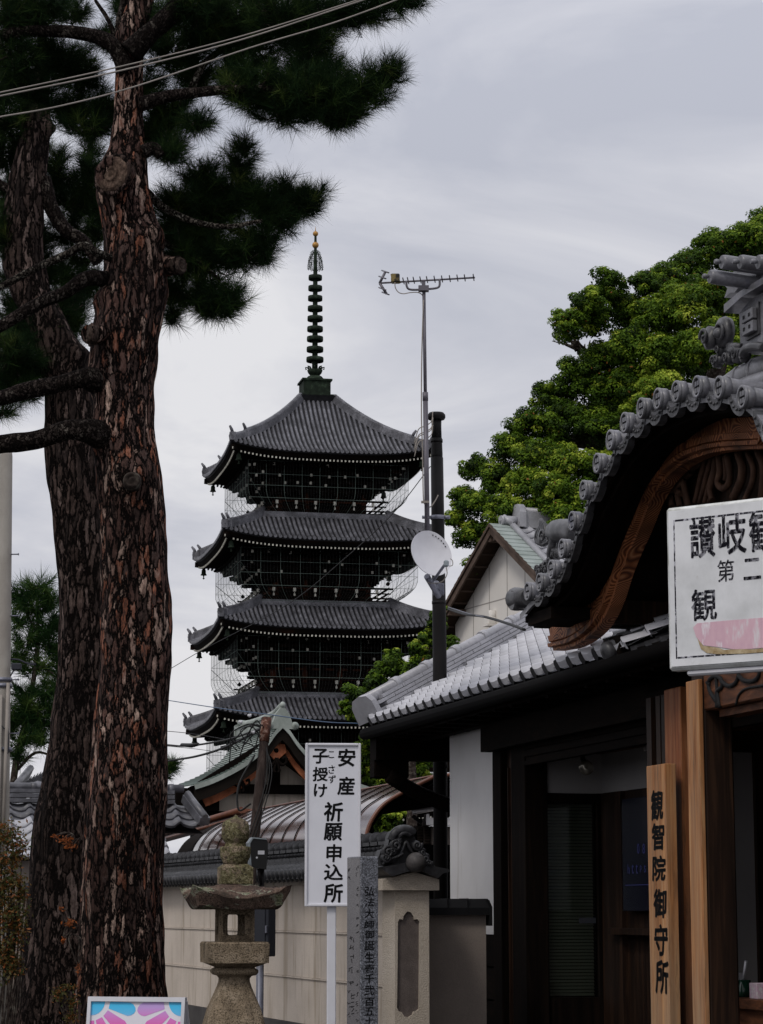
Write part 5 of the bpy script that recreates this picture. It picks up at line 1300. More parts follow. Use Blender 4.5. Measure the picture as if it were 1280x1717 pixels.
# ------------------------------------------------------------------ stone lantern
def lantern():
    d = 15.0; c0 = at(394, 1525, d); c0.z = 0; F = Frame(12, c0)
    def zz(y): return at(394, y, d).z
    k = d / F_PX
    root = thing('stone_lantern', c0, 'old stone lantern with lichen covered upturned roof and onion finial', 'lantern')
    a45 = R_(45 + 18)
    # pedestal (octagonal, waisted)
    sq = MB(); prof = [(88, 1900), (84, 1800), (60, 1717), (50, 1690), (40, 1668), (31, 1652), (27, 1643), (28, 1637), (37, 1633), (38, 1626), (33, 1621)]
    sq.lathe([(r * k * 1.12, zz(y)) for r, y in prof], F.o, sq=4, rot=a45) if False else None
    def rounded_sq(mb, prof, n=16, p=5.0):
        rings = []
        for r, y in prof:
            ring = []
            for q in range(n * 2):
                t = 2 * math.pi * (q + .5) / (n * 2); ct, st_ = math.cos(t), math.sin(t); rr_ = r / (abs(ct) ** p + abs(st_) ** p) ** (1 / p)
                ring.append(F.o + F.D * (rr_ * ct * k) + F.R * (rr_ * st_ * k) + Z * zz(y))
            rings.append(ring)
        m_ = n * 2; vs = [v for r in rings for v in r]
        mb.add(vs, [(i * m_ + j, i * m_ + (j + 1) % m_, (i + 1) * m_ + (j + 1) % m_, (i + 1) * m_ + j) for i in range(len(rings) - 1) for j in range(m_)], True)
        mb.add([*rings[0]], [tuple(range(m_))]); mb.add([*rings[-1]], [tuple(range(m_))])
    base = 1.6 / k
    rounded_sq(sq, [(100, 1525 + base), (100, 1880), (76, 1800), (50, 1725), (41, 1690), (33, 1670), (27, 1655), (24, 1645), (24, 1640), (27, 1636), (34, 1634), (37, 1630), (37, 1626), (31, 1622)], p=7)
    build('pedestal', sq, M['stone'], root)
    pl = MB()
    def slab(mb, h0, h1, w0, w1):
        q = [F.o + F.D * (i * w * k) + F.R * (j * w * k) + Z * zz(h) for h, w in ((h0, w0), (h1, w1)) for i, j in ((-1, -1), (1, -1), (1, 1), (-1, 1))]
        mb.add(q, [(3, 2, 1, 0), (4, 5, 6, 7), (0, 1, 5, 4), (1, 2, 6, 5), (2, 3, 7, 6), (3, 0, 4, 7)])
    S = 1 / (math.cos(R_(12)) + math.sin(R_(12)))
    slab(pl, 1622, 1614, 34 * S * 1.0, 56 * S); slab(pl, 1614, 1582, 59 * S, 60 * S); slab(pl, 1582, 1579, 60 * S, 57 * S)
    build('middle_slab', pl, M['stone'], root)
    # fire box: four corner posts with rounded window openings
    fb = MB(); h0, h1 = zz(1579), zz(1524); w = 34 * S * k
    wz = [(-8.5, 1535), (-6.5, 1533.5), (6.5, 1533.5), (8.5, 1535), (9, 1540), (9, 1560), (8.5, 1566), (6.5, 1568), (-6.5, 1568), (-8.5, 1566), (-9, 1560), (-9, 1540)]
    hole = [(a * k, zz(y)) for a, y in wz]
    for kk, (n, a) in enumerate(((F.D, F.R), (F.R, F.D), (-F.D, F.R), (-F.R, F.D))):
        ww = w if kk % 2 == 0 else w - .052
        hole = [(a * k * (2.6 if kk == 2 else 1.05), zz(y)) for a, y in wz]
        fb.prism([(-ww, h0), (ww, h0), (ww, h1), (-ww, h1)], lambda p, q, dd: F.o + n * (w - dd) + a * p + Z * q, .05, holes=[hole])
    build('fire_box', fb, M['stone'], root)
    # roof with upturned corners
    rf = MB(); W = 97 * S * k; nn = 16
    def rp(i, j, top):
        x = i / nn * 2 - 1; y = j / nn * 2 - 1; m_ = max(abs(x), abs(y)); cn = (abs(x) * abs(y)) ** 1.3
        zedge = zz(1507) ; ztop = zz(1476)
        if top:
            z = zedge + (ztop - zedge) * (1 - m_) ** .75 * 1.0 + .085 * (cn ** 1.5) + .012 * noise.noise(Vector((x * 5, y * 5, 3))) + .006 * noise.noise(Vector((x * 14, y * 14, 8)))
            s = 1.0
        else:
            z = zz(1525) + .030 * (cn ** 1.5); s = .84
        return F.o + F.D * (x * W * s) + F.R * (y * W * s) + Z * z
    top = [rp(i, j, True) for i in range(nn + 1) for j in range(nn + 1)]; bot = [rp(i, j, False) for i in range(nn + 1) for j in range(nn + 1)]
    N_ = (nn + 1) ** 2
    fs = []
    for i in range(nn):
        for j in range(nn):
            a = i * (nn + 1) + j; fs.append((a, a + 1, a + nn + 2, a + nn + 1)); fs.append((N_ + a, N_ + a + nn + 1, N_ + a + nn + 2, N_ + a + 1))
    nf = len(fs)
    e = [i * (nn + 1) for i in range(nn + 1)] + [nn * (nn + 1) + j for j in range(1, nn + 1)] + [i * (nn + 1) + nn for i in range(nn - 1, -1, -1)] + [j for j in range(nn - 1, 0, -1)]
    for i in range(len(e)): a, b = e[i], e[(i + 1) % len(e)]; fs.append((a, b, N_ + b, N_ + a))
    rf.add(top + bot, fs); rf.sm[-len(fs):] = [True] * nf + [False] * (len(fs) - nf)
    build('lantern_roof', rf, M['stone_top'], root)
    jb = MB(); slab(jb, 1482, 1455, 31 * S * 1.0, 31 * S); slab(jb, 1455, 1449, 31 * S, 22 * S)
    # (finial) bowl, neck, onion
    jb2 = MB(); jb2.lathe([(r * k, zz(y)) for r, y in ((20, 1450), (21, 1444), (25, 1437), (26, 1422), (25, 1420), (18, 1419), (17, 1413), (19, 1411), (23, 1405), (23.5, 1396), (23, 1385), (20, 1378), (14, 1374), (6, 1371), (2, 1367), (0, 1366))], F.o, 28)
    fb2 = build('finial_base', jb, M['stone_lichen'], root); build('onion_finial', jb2, M['stone_lichen'], root)
lantern()

# ------------------------------------------------------------------ tall white notice board
def notice_board():
    d = 13.0; F = Frame(4.0, at(558, 1400, d) * 1); F.o.z = 0
    def on(x, y):
        r = ray(x, y); c = Vector((0, 0, EYE)) - F.o; t = -c.dot(F.D) / r.dot(F.D); P = c + r * t; return P.dot(F.R), P.z
    a0, z1 = on(512.5, 1246); a1, z0 = on(605, 1520)
    root = thing('notice_board', F.p(0, (a0 + a1) / 2, 0), 'tall white notice board on a post with large black vertical characters', 'sign')
    m = MB(); m.ubox(F, 0, .012, a0 + .012, a1 - .012, z0 + .012, z1 - .012); build('panel', m, M['sign_white'], root)
    m = MB(); t = .014
    for q in ((a0, a0 + t, z0, z1), (a1 - t, a1, z0, z1), (a0 + t, a1 - t, z0, z0 + t), (a0 + t, a1 - t, z1 - t, z1)): m.ubox(F, -.012, .03, q[0], q[1], q[2], q[3], .003)
    build('frame', m, M['white_frame'], root)
    pa, _ = on(549, 1600); pb, _ = on(564, 1600)
    m = MB(); m.ubox(F, .014, .06, pa, pb, 0, z0 + .5, .004); build('post', m, M['white_frame'], root)
    tx = MB()
    # row positions read off the enlarged photo (2.415x, origin 250,1150)
    def px(x, y): return on(250 + x / 2.415, 1150 + y / 2.415)
    for ch, (x0, y0, x1, y1), o in (('安', (768, 255, 834, 325), .012), ('産', (766, 370, 832, 440), .012), ('子', (665, 256, 723, 314), .012), ('授', (665, 330, 723, 385), .012), ('け', (669, 398, 720, 450), .012),
                                 ('こ', (727, 265, 750, 292), .004), ('さ', (727, 322, 752, 355), .004), ('ず', (727, 362, 756, 394), .004),
                                 ('祈', (711, 472, 784, 548), .014), ('願', (711, 557, 782, 625), .004), ('申', (720, 643, 778, 712), .014), ('込', (711, 723, 784, 785), .014), ('所', (711, 803, 784, 876), .014)):
        aL, b1 = px(x0, y0); aR, b0 = px(x1, y1)
        put_glyph(tx, ch, (aL + aR) / 2, (b0 + b1) / 2, aR - aL, b1 - b0, lambda a, b: F.p(-.0015, a, b), 0, .03, .05, .028 if ch not in 'こさず' else .012); build('character', tx, M['black_paint'], root); tx = MB()
notice_board()

# ------------------------------------------------------------------ engraved granite pillar
def granite_pillar():
    d = 12.0; e = at(605, 1436, d); F = Frame(27, (e.x, e.y, 0))
    def onf(x, y):      # front right-hand face (facing the camera)
        r = ray(x, y); c = Vector((0, 0, EYE)) - F.o; t = -c.dot(F.D) / r.dot(F.D); P = c + r * t; return P.dot(F.R), P.z
    def onl(x, y):      # left face
        r = ray(x, y); c = Vector((0, 0, EYE)) - F.o; t = -c.dot(F.R) / r.dot(F.R); P = c + r * t; return P.dot(F.D), P.z
    w, _ = onf(635, 1500); l, _ = onl(582, 1500); zt = e.z
    root = thing('granite_pillar', F.p(l / 2, w / 2, 0), 'slim square granite pillar engraved with a column of black characters', 'stone pillar')
    m = MB(); m.ubox(F, 0, l, 0, w, 0, zt, .004); build('shaft', m, M['granite'], root)
    m = MB(); m.ubox(F, .006, l - .006, -.0015, 0, .02, zt - .006); build('polished_face', m, M['granite_pol'], root)
    tx = MB()
    def f2(x, y): return onf(560 + x / 4.267, 1380 + y / 4.267)
    ys = [(455, 525), (532, 600), (612, 682), (695, 757), (765, 828), (840, 912), (922, 1000), (1010, 1070), (1078, 1150), (1160, 1235), (1248, 1310), (1318, 1378), (1386, 1438)]
    for ch, (y0, y1) in zip('弘法大師御誕生壱千弐百五十', ys):
        aL, b1 = f2(218, y0); aR, b0 = f2(290, y1); put_glyph(tx, ch, (aL + aR) / 2, (b0 + b1) / 2, (aR - aL) * .92, (b1 - b0) * .92, lambda a, b: F.p(-.0015, a, b), 0, .03, .08, .014); build('character', tx, M['engraved'], root); tx = MB()
    tx = MB(); rr = random.Random(5)
    def l2(x, y): return onl(560 + x / 4.267, 1380 + y / 4.267)
    def stroke(pts, r): tx.tube([F.p(l2(*p)[0], -.002, l2(*p)[1]) for p in pts], r, 4)
    for x, ys_ in ((135, [820, 905, 960, 1040, 1130, 1230, 1290, 1350]), (170, [320, 360, 470, 510, 590, 670, 740, 780, 1060, 1150, 1220, 1290, 1350, 1410]), (110, [330, 380, 1050, 1130, 1210, 1290, 1370])):
        for y in ys_:      # running-hand strokes, worn and not legible
            big = 1.35 if x == 135 else .8
            for q in range(rr.choice((2, 3, 3, 4))):
                xx = x + rr.uniform(-9, 9) * big; yy = y + rr.uniform(-16, 20) * big
                if rr.random() < .55: stroke([(xx - 7 * big, yy + rr.uniform(0, 5)), (xx + 8 * big, yy - 3)], .0016 * big)
                else: stroke([(xx, yy - 9 * big), (xx + rr.uniform(-4, 4), yy), (xx + rr.uniform(-9, 7), yy + 12 * big)], .0016 * big)
    build('inscription_strokes', tx, M['engraved'], root)
granite_pillar()

# ------------------------------------------------------------------ A-frame poster stand
def poster_stand():
    d = 11.0; tl = at(149, 1671, d); F = Frame(-14, (tl.x, tl.y, 0))
    def on(x, y):
        r = ray(x, y); c = Vector((0, 0, EYE)) - F.o; t = -c.dot(F.D) / r.dot(F.D); P = c + r * t; return P.dot(F.R), P.z
    w, zt2 = on(312, 1665); zt = tl.z; zb = .12
    root = thing('poster_stand', F.p(0, w / 2, 0), 'aluminium poster stand with pink and blue petal poster at foot of pine', 'poster stand')
    tilt = R_(7)
    def q(a, h, dd=0.0):      # h measured down from the top edge along the leaning panel
        return F.p(-math.sin(tilt) * h + dd * math.cos(tilt), a, zt - math.cos(tilt) * h + dd * math.sin(tilt) * 0)
    H = (zt - .1) / math.cos(tilt)
    m = MB(); t = .02
    def bar(a0, a1, h0, h1, d0=-.010, d1=.02):
        vs = [q(a, h, dd) for a in (a0, a1) for h in (h0, h1) for dd in (d0, d1)]; m.add(vs, [(0, 1, 3, 2), (4, 6, 7, 5), (0, 4, 5, 1), (2, 3, 7, 6), (0, 2, 6, 4), (1, 5, 7, 3)])
    bar(0, w, 0, t); bar(0, t * .8, t, H); bar(w - t * .8, w, t, H); bar(t * .8, w - t * .8, H - t, H)
    fr = build('frame', m, M['alu'], root)
    m = MB(); vs = [q(a, h, .004) for a in (t * .8, w - t * .8) for h in (t, H - t)]; m.add(vs, [(0, 1, 3, 2)]); build('poster', m, M['poster'], root)
    # petal artwork: white outlines over graded petals, as raised print
    bl = MB(); pk = MB(); wh = MB()
    iw = w - t * 1.6
    def petals(cx, cy, sgn):
        R0, R1 = .088, .185
        segs = 40
        bl.add([q(cx, cy, .003)] + [q(cx + sgn * R0 * .72 * math.cos(a), cy + R0 * .72 * math.sin(a), .003) for a in [math.pi / 2 * i / 20 for i in range(21)]], [(0, i, i + 1) for i in range(1, 21)])
        for i in range(4):
            a0 = math.pi / 2 * (i + .12) / 3.4 - .05; a1 = math.pi / 2 * (i + .92) / 3.4 - .05
            poly = [(R0, a0), (R1, a0 + .02)] + [(R1 + .03 * math.sin(math.pi * s / 6), a0 + (a1 - a0) * s / 6) for s in range(1, 6)] + [(R1, a1 - .02), (R0, a1)]
            P = []
            for r_, a in poly:
                x = cx + sgn * r_ * math.cos(a); y = cy + r_ * math.sin(a)
                x = min(max(x, t * .8), w - t * .8); y = max(y, t); P.append(q(x, y, .003))
            (bl if i == 0 and sgn > 0 else pk).add(P, [tuple(range(len(P)))])
    petals(t * .8, t, 1); petals(w - t * .8, t, -1)
    petals(t * .8, t + .62, 1); petals(w - t * .8, t + .62, -1)
    build('blue_petals', bl, M['poster_blue'], root); build('pink_petals', pk, M['poster_pink'], root)
    m = MB()
    for a in (.01, w - .01):
        m.beam(q(a, .02, .02), F.p(.42, a, .02), .02, .02)
    build('rear_leg', m, M['alu'], root)
poster_stand()

# ------------------------------------------------------------------ floodlight and grey cabinet on the wooden pole
def street_kit():
    d = 18.5
    # weathered wooden utility pole
    top = at(447, 1207, d + .4); bot = at(417, 1500, d); bot = bot + (bot - top) * (bot.z / (top.z - bot.z))
    root = thing('wooden_pole', (bot.x, bot.y, 0), 'leaning weathered wooden utility pole with tangled wires at its top', 'utility pole')
    m = MB(); P = [bot.lerp(top, t) for t in (0, .25, .5, .75, .96, 1)]
    m.tube(P, [.060, .053, .046, .040, .036, .036], 16); build('shaft', m, M['old_pole'], root)
    m = MB(); ax = (top - bot).normalized(); m.tube([top - ax * .19, top + ax * .012], [.040, .042], 16); build('rusty_cap', m, M['rust'], root)
    m = MB(); rr = random.Random(8)
    for k in range(9):
        p = top - ax * rr.uniform(.05, .3); q = p + Vector((rr.uniform(-.35, -.02), rr.uniform(-.1, .1), rr.uniform(-.12, .1)))
        m.tube(catmull([p, p.lerp(q, .5) + Vector((0, 0, rr.uniform(.02, .12))), q, q + Vector((rr.uniform(-.1, .1), 0, -rr.uniform(.05, .2)))], 6), .005, 5)
    for k in range(3):
        m.tube(catmull([top - ax * (.1 + k * .05), top - ax * .5 + Vector((.05 + .02 * k, -.07, 0)), top - ax * (.95 + .1 * k) + Vector((-.03, -.07, 0))], 6), .005, 5)
    m.tube(catmull([top - ax * .3 + Vector((-.06, -.06, 0)), top - ax * .55 + Vector((-.16, -.06, 0)), top - ax * .75 + Vector((-.14, -.05, 0)), top - ax * .7 + Vector((-.05, -.07, 0))], 6), .008, 6)
    build('loose_wires', m, M['cable'], root)
    m = MB()
    for dx, dz in ((-.13, .03), (-.20, -.02), (-.10, -.10)):
        c = top + Vector((dx, -.03, dz)); m.lathe([(0, .02), (.009, .018), (.009, .006), (.015, .003), (.015, -.008), (.007, -.012)], c, 10, axis=Vector((-1, 0, .3)))
    build('insulators', m, M['white_frame'], root)
    # floodlight
    dl = 16.6; c = at(434, 1437, dl)
    o = thing('floodlight', (c.x, c.y, c.z - .12), 'black boxy floodlight mounted beside the stone lantern finial', 'floodlight')
    F = Frame(12, c)
    m = MB(); m.prism([(-.055, -.07), (.05, -.085), (.06, .10), (.05, .118), (-.04, .123), (-.062, .10)], lambda a, b, dd: F.p(dd - .03, a, b), .11); build('housing', m, M['black_plastic'], o)
    m = MB(); m.prism([(-.062, -.05), (-.056, -.06), (-.066, .09), (-.045, .125), (.05, .118), (.045, .126), (-.05, .134), (-.078, .095)], lambda a, b, dd: F.p(dd - .04, a, b), .12); build('hood', m, M['grey_plastic'], o)
    m = MB(); m.box(F.p(-.032, .012, .03), (.004, .045, .026), F); m.lathe([(0, -.0), (.007, 0), (.007, .004)], F.p(-.031, -.018, -.005), 10, axis=-F.D); build('label_plate', m, M['alu'], o)
    m = MB(); m.tube(catmull([F.p(0, -.0, -.08), F.p(0, .01, -.14), F.p(.03, .02, -.19), F.p(.05, -.01, -.25)], 4), .012, 7); m.tube([F.p(.03, .03, -.07), F.p(.05, .03, -.5)], .016, 8); m.tube([F.p(.05, .03, -.4), F.p(.05, .03, -c.z)], .02, 8); build('bracket_post', m, M['black_metal'], o)
    # grey cabinet
    dc = 16.2; p0 = at(424, 1526, dc); F = Frame(-20, (p0.x, p0.y, 0))
    zt = at(440, 1500, dc).z; zb = at(440, 1604, dc).z
    o = thing('meter_cabinet', (p0.x + .08, p0.y, 0), 'grey metal cabinet on a post just behind the stone lantern', 'cabinet')
    m = MB(); m.ubox(F, .0, .13, -.06, .115, zb, zt, .006); build('cabinet_body', m, M['box_grey'], o)
    m = MB(); m.ubox(F, -.012, -.001, -.055, .095, zb + .02, zt - .02, .003); d_ = build('cabinet_door', m, M['box_grey'], o)
    m = MB(); m.ubox(F, -.02, .0, .097, .110, (zt + zb) / 2 - .05, (zt + zb) / 2, .002); build('hinge', m, M['galv'], d_)
    m = MB(); m.tube([F.p(.06, .03, 0), F.p(.06, .03, zb)], .025, 10); build('post', m, M['galv'], o)
street_kit()

# ------------------------------------------------------------------ concrete utility pole at the far left
def concrete_pole():
    d = 24; b = at(1, 1525, d); t_ = at(10.5, 765, d)
    root = thing('concrete_pole', (b.x, b.y, 0), 'pale grey concrete utility pole at the left edge with steel bolts', 'utility pole')
    top = b + (t_ - b) * 1.02; bot = b - (t_ - b).normalized() * 1.7
    bot = b + (t_ - b) * (-(b.z) / (t_.z - b.z))
    m = MB(); m.tube([bot, b, t_, top], [.09, .082, .066, .055], 20); build('shaft', m, M['concrete'], root)
    ax = (t_ - b).normalized()
    m = MB()
    for k, y in enumerate((930, 1033, 1140, 1230)):
        p = at(10, y, d); s = 1 if k % 2 == 0 else 1
        m.tube([p + Vector((.04, -.02, 0)), p + Vector((.135, -.03, 0))], .007, 6); m.tube([p + Vector((.13, -.03, 0)), p + Vector((.138, -.03, 0))], .013, 6)
    build('step_bolts', m, M['galv'], root)
    m = MB()
    for y in (1140, 1150, 1257): p = at(6, y, d); m.tube([p - ax * .02, p + ax * .02], .088, 18)
    build('steel_bands', m, M['galv'], root)
    m = MB(); m.tube([at(2.5, 1165, d - .1), at(-3, 1500, d - .1)], .012, 8); m.tube([at(14, 1145, d - .1), at(9, 1300, d - .1), at(4, 1440, d - .1)], .018, 8); build('conduit', m, M['cable_pale'], root)
    m = MB(); p = at(28, 1118, d - .1); m.box(p, (.06, .10, .07), None, .01); m.tube(catmull([at(5, 1130, d), at(12, 1108, d), at(30, 1106, d), at(45, 1112, d), at(60, 1114, d)], 5), .010, 6); m.tube(catmull([at(3, 1165, d), at(14, 1140, d), at(26, 1120, d)], 5), .008, 6)
    m.tube(catmull([at(2, 1215, d - .1), at(8, 1222, d - .1), at(13, 1216, d - .1), at(14, 1262, d - .1), at(4, 1255, d - .1)], 5), .006, 5)
    build('cable_clamp', m, M['box_grey'], root)
concrete_pole()
# ------------------------------------------------------------------ pale house with a gable beyond the shop roof
def gable_house():
    H = Frame(22); V = 17.0
    def on(x, y, v=V): return H.onv(x, y, v)
    ua, za = on(822, 878); ul, zl = on(705, 1100); ur, zr_ = on(904, 971)
    sl = (za - zl) / (ul - ua)
    root = thing('gable_house', H.p(ua, V + 1, 0), 'pale sided house with tiled gable roof seen above the shop roof', 'house')
    hs = 6.4
    S = .60
    # roof slabs
    m = MB(); n_ = (Z - H.D * 0).normalized()
    def rp(s, t, v, dz=0.0):      # s=+1 far slope, -1 near slope, t metres out from the ridge
        return H.p(ua + s * t, v, za - S * t + dz)
    m.add([rp(1, 0, V), rp(1, hs, V), rp(1, hs, 26), rp(1, 0, 26), rp(1, 0, V, -.07), rp(1, hs, V, -.07), rp(1, hs, 26, -.07), rp(1, 0, 26, -.07)], [(0, 1, 2, 3), (4, 7, 6, 5), (0, 4, 5, 1), (1, 5, 6, 2)])
    m.add([rp(-1, 0, V, -.01), rp(-1, hs, V, -.01), rp(-1, hs, 26, -.01), rp(-1, 0, 26, -.01), rp(-1, 0, V, -.07), rp(-1, hs, V, -.07), rp(-1, hs, 26, -.07), rp(-1, 0, 26, -.07)], [(0, 1, 2, 3), (4, 7, 6, 5), (0, 4, 5, 1), (1, 5, 6, 2)])
    rf = build('roof', m, M['wood_soffit'], root)
    # verge sheet metal with lapped courses
    m = MB(); vt = V + .38
    k = int(hs / .15)
    for s in (-1, 1):
        for i in range(k):
            t0 = i * .15; t1 = t0 + .16
            m.add([rp(s, t0, V - .02, .008), rp(s, t0, vt, .008), rp(s, t1, vt, .028), rp(s, t1, V - .02, .028), rp(s, t1, V - .02, -.0), rp(s, t1, vt, .0)], [(0, 1, 2, 3), (3, 2, 5, 4)])
    build('verge_sheet', m, M['lead_sheet'], rf)
    # tiles on the near slope
    m = MB(); A = H.R; B = (H.D + Z * S).normalized(); nrm = (Z - H.D * S).normalized()
    P0 = rp(-1, hs, vt)
    s_tiles(m, P0, A, B, nrm, int(hs * math.hypot(1, S) / .23), .27, .23, lambda b: (0.04, 8), roll=.04)
    build('tile_field', m, M['tile_grey'], rf)
    m = MB(); m.tube([rp(-1, 0.1, vt, .05), rp(-1, hs, vt, .05)], .055, 12); m.tube([rp(-1, .12, vt + .01, .07), rp(-1, -.02, vt - .12, .12)], [.06, .06], 12)
    build('verge_roll', m, M['tile_grey'], rf)
    # ridge
    m = MB(); v0 = vt + .22
    for q in range(4):
        z = za + .03 + q * .05
        i = 0
        while v0 + i * .3 < 26: m.ubox(H, ua - .11 + q * .008, ua + .11 - q * .008, v0 + i * .3 + (q % 2) * .15, v0 + i * .3 + .292 + (q % 2) * .15, z, z + .045); i += 1
    m.tube([H.p(ua, v0, za + .26), H.p(ua, 26, za + .26)], .07, 12)
    for i in range(1, 20): m.tube([H.p(ua, v0 + i * .4, za + .26), H.p(ua, v0 + i * .4 + .05, za + .26)], .078, 12)
    m.ubox(H, ua - .12, ua + .12, v0, 26, za - .05, za + .24)
    rd = build('ridge', m, M['tile_grey'], rf)
    m = MB(); m.prism([(-.16, -.04), (-.16, .22), (-.12, .32), (-.05, .37), (.05, .37), (.12, .32), (.16, .22), (.16, -.04)], lambda a, b, d: H.p(ua + a, v0 - .1 + d, za + b), .12)
    m.tube([H.p(ua, vt - .18, za + .07), H.p(ua, v0 - .05, za + .09)], [.085, .07], 14); m.lathe([(0, .0), (.06, 0), (.07, -.02), (.085, -.02), (.085, -.05)], H.p(ua, vt - .18, za + .07), 16, axis=-H.R)
    build('ridge_end_tile', m, M['tile_grey'], rd)
    # bargeboards
    m = MB()
    for s in (-1, 1):
        a = rp(s, 0, V + .02, -.10); b = rp(s, hs, V + .02, -.10); m.beam(a, b, .035, .15, up=Z)
        a = rp(s, 0, V - .01, -.02); b = rp(s, hs, V - .01, -.02); m.beam(a, b, .03, .05, up=Z)
    build('bargeboard', m, M['barge_brown'], root)
    # wall
    VW = V + .36; _, zwl = H.onv(764, 1078, VW)
    ue, _ = H.onv(764, 1078, VW); hw = ue - ua
    m = MB(); m.prism([(ua - hw, 0), (ua + hw, 0), (ua + hw, za - .09 - S * hw), (ua, za - .09), (ua - hw, za - .09 - S * hw)], lambda a, b, d: H.p(a, VW + d, b), .12)
    m.ubox(H, ua - hw, ua - hw + .12, VW, 25, 0, za - .09 - S * hw); m.ubox(H, ua + hw - .12, ua + hw, VW, 25, 0, za - .09 - S * hw)
    wl = build('wall', m, M['siding'], root)
    m = MB()
    for x in (794, 821, 851, 881): u, _ = H.onv(x, 1000, VW); m.ubox(H, u - .012, u + .012, VW - .003, VW + .001, 1.5, za - .12 - S * abs(u - ua))
    u0, z0 = H.onv(794, 1018, VW); zj = z0; m.ubox(H, ua - hw, ua + hw * .95, VW - .003, VW + .001, zj - .012, zj + .008)
    build('panel_joints', m, M['joint'], wl)
    # soffit purlins
    m = MB()
    for t in (.1, 1.9, 3.8, 5.4):
        for s in (-1, 1):
            p = rp(s, t, 0, -.17); m.ubox(H, ua + s * t - .05, ua + s * t + .05, V + .03, VW + .02, za - S * t - .24, za - S * t - .12)
    i = 0
    while i * .30 < hs:
        for s in (-1, 1): m.beam(rp(s, i * .3, V + .06, -.085), rp(s, i * .3, VW, -.085), .03, .03)
        i += 1
    build('purlins', m, M['barge_brown'], root)
    # vent hood and service bracket
    m = MB(); u, z = H.onv(829, 1045, VW); m.ubox(H, u - .10, u + .10, VW - .16, VW, z - .04, z + .10, .02); m.ubox(H, u - .12, u + .12, VW - .18, VW, z - .06, z - .03); m.tube([H.p(u - .02, VW - .04, z + .03), H.p(u - .02, VW - .04, z + .22)], .07, 10)
    build('vent_hood', m, M['siding'], root)
gable_house()

# ------------------------------------------------------------------ arched brown metal roof behind the fence
def arched_roof():
    V0 = 5.9
    # profile at the near end, read off its end edge
    prof_px = [(612, 1440), (613, 1412), (617, 1390), (625, 1372), (640, 1352), (662, 1336), (690, 1321), (727, 1303)]
    u0 = 24.5
    prof = [G.onu(x, y, u0) for x, y in prof_px]
    prof = [(q.x, q.y) for q in catmull([(v, z, 0) for v, z in prof], 5)]
    v_edge = prof[0][0]; u1 = G.onv(288, 1440, v_edge)[0]
    v_last, z_last = prof[-1]
    prof += [(v_last + .9, z_last + .12)]
    root = thing('arched_roof_corridor', G.p((u0 + u1) / 2, v_edge + 1, 0), 'long covered corridor with glossy arched brown metal roof behind fence', 'building')
    m = MB(); n = len(prof)
    k = 14
    # bulge shrinks at the far end where the roof is hipped
    def pt(i, j, dn=0.0):
        t = j / k; u = u0 + (u1 - u0) * t; v, z = prof[i]
        e = max(0.0, (t - .86) / .14); v = v + e * e * .45 * (1 - i / n); z = z - e * e * (z - prof[0][1]) * .55
        return G.p(u, v, z + dn)
    vs = [pt(i, j) for j in range(k + 1) for i in range(n)]
    m.add(vs, [(j * n + i, j * n + i + 1, (j + 1) * n + i + 1, (j + 1) * n + i) for j in range(k) for i in range(n - 1)], True)
    rf = build('roof', m, M['brown_metal'], root)
    sm = MB(); ns = 17
    for q in range(1, ns):
        t = q / ns * k; j = int(t); f = t - j
        pts = [pt(i, j).lerp(pt(i, min(j + 1, k)), f) + Z * .006 - G.R * .006 for i in range(n)]
        sm.tube(pts, .007, 5)
    build('standing_seams', sm, M['eave_brown'], rf)
    # crown flashings running lengthwise
    cr_ = MB(); i0 = n - 2
    for dv in range(5):
        tt = .08 + .22 * dv
        a = [Vector(pt(n - 2, j)).lerp(pt(n - 1, j), tt) + Z * .02 for j in range(k + 1)]; cr_.tube(a, .012, 5)
    cr_.add([pt(n - 1, j, -.3 * s) for j in range(k + 1) for s in (0, 1)], [(2 * j, 2 * j + 1, 2 * j + 3, 2 * j + 2) for j in range(k)])
    build('crown_battens', cr_, M['copper_edge'], rf)
    # near end: rim, underside
    e = MB(); e.tube([G.p(u0 - .01, v, z) for v, z in prof], .022, 8); build('end_rim', e, M['copper_edge'], rf)
    un = MB(); un.add([G.p(u, v + .03, z - .05) for u in (u0, u1) for v, z in prof], [(i, i + 1, n + i + 1, n + i) for i in range(n - 1)]); build('underside', un, M['wood_dark'], root)
    wl = MB(); wl.ubox(G, u0 + .8, u1 - .2, v_edge + .7, v_edge + .8, 0, 2.45); wl.ubox(G, u0 + .8, u0 + .9, v_edge + .8, v_last + 1.0, 0, 2.3); build('wall', wl, M['black_void'], root)
    # second lower gutter roof at the far left
    g2 = MB(); a0, b0 = G.onv(262, 1408, v_edge + .9); a1, b1 = G.onv(425, 1362, v_edge + .9)
    g2.beam(G.p(a0, v_edge + .9, b0), G.p(a1, v_edge + .9, b1), .3, .1); g2.tube([G.p(a0, v_edge + .72, b0 + .03), G.p(a1, v_edge + .72, b1 + .03)], .05, 8); g2.tube([G.p(a0, v_edge + .74, b0 - .07), G.p(a1, v_edge + .74, b1 - .07)], .035, 8)
    build('eave_flashing', g2, M['copper_edge'], root)
    ps = MB()
    for u in (u0 + .3, (u0 + u1) / 2, u1 - .5): ps.tube([G.p(u, v_edge + .45, 0), G.p(u, v_edge + .45, 2.3)], .07, 10)
    build('post', ps, M['wood_dark'], root)
arched_roof()

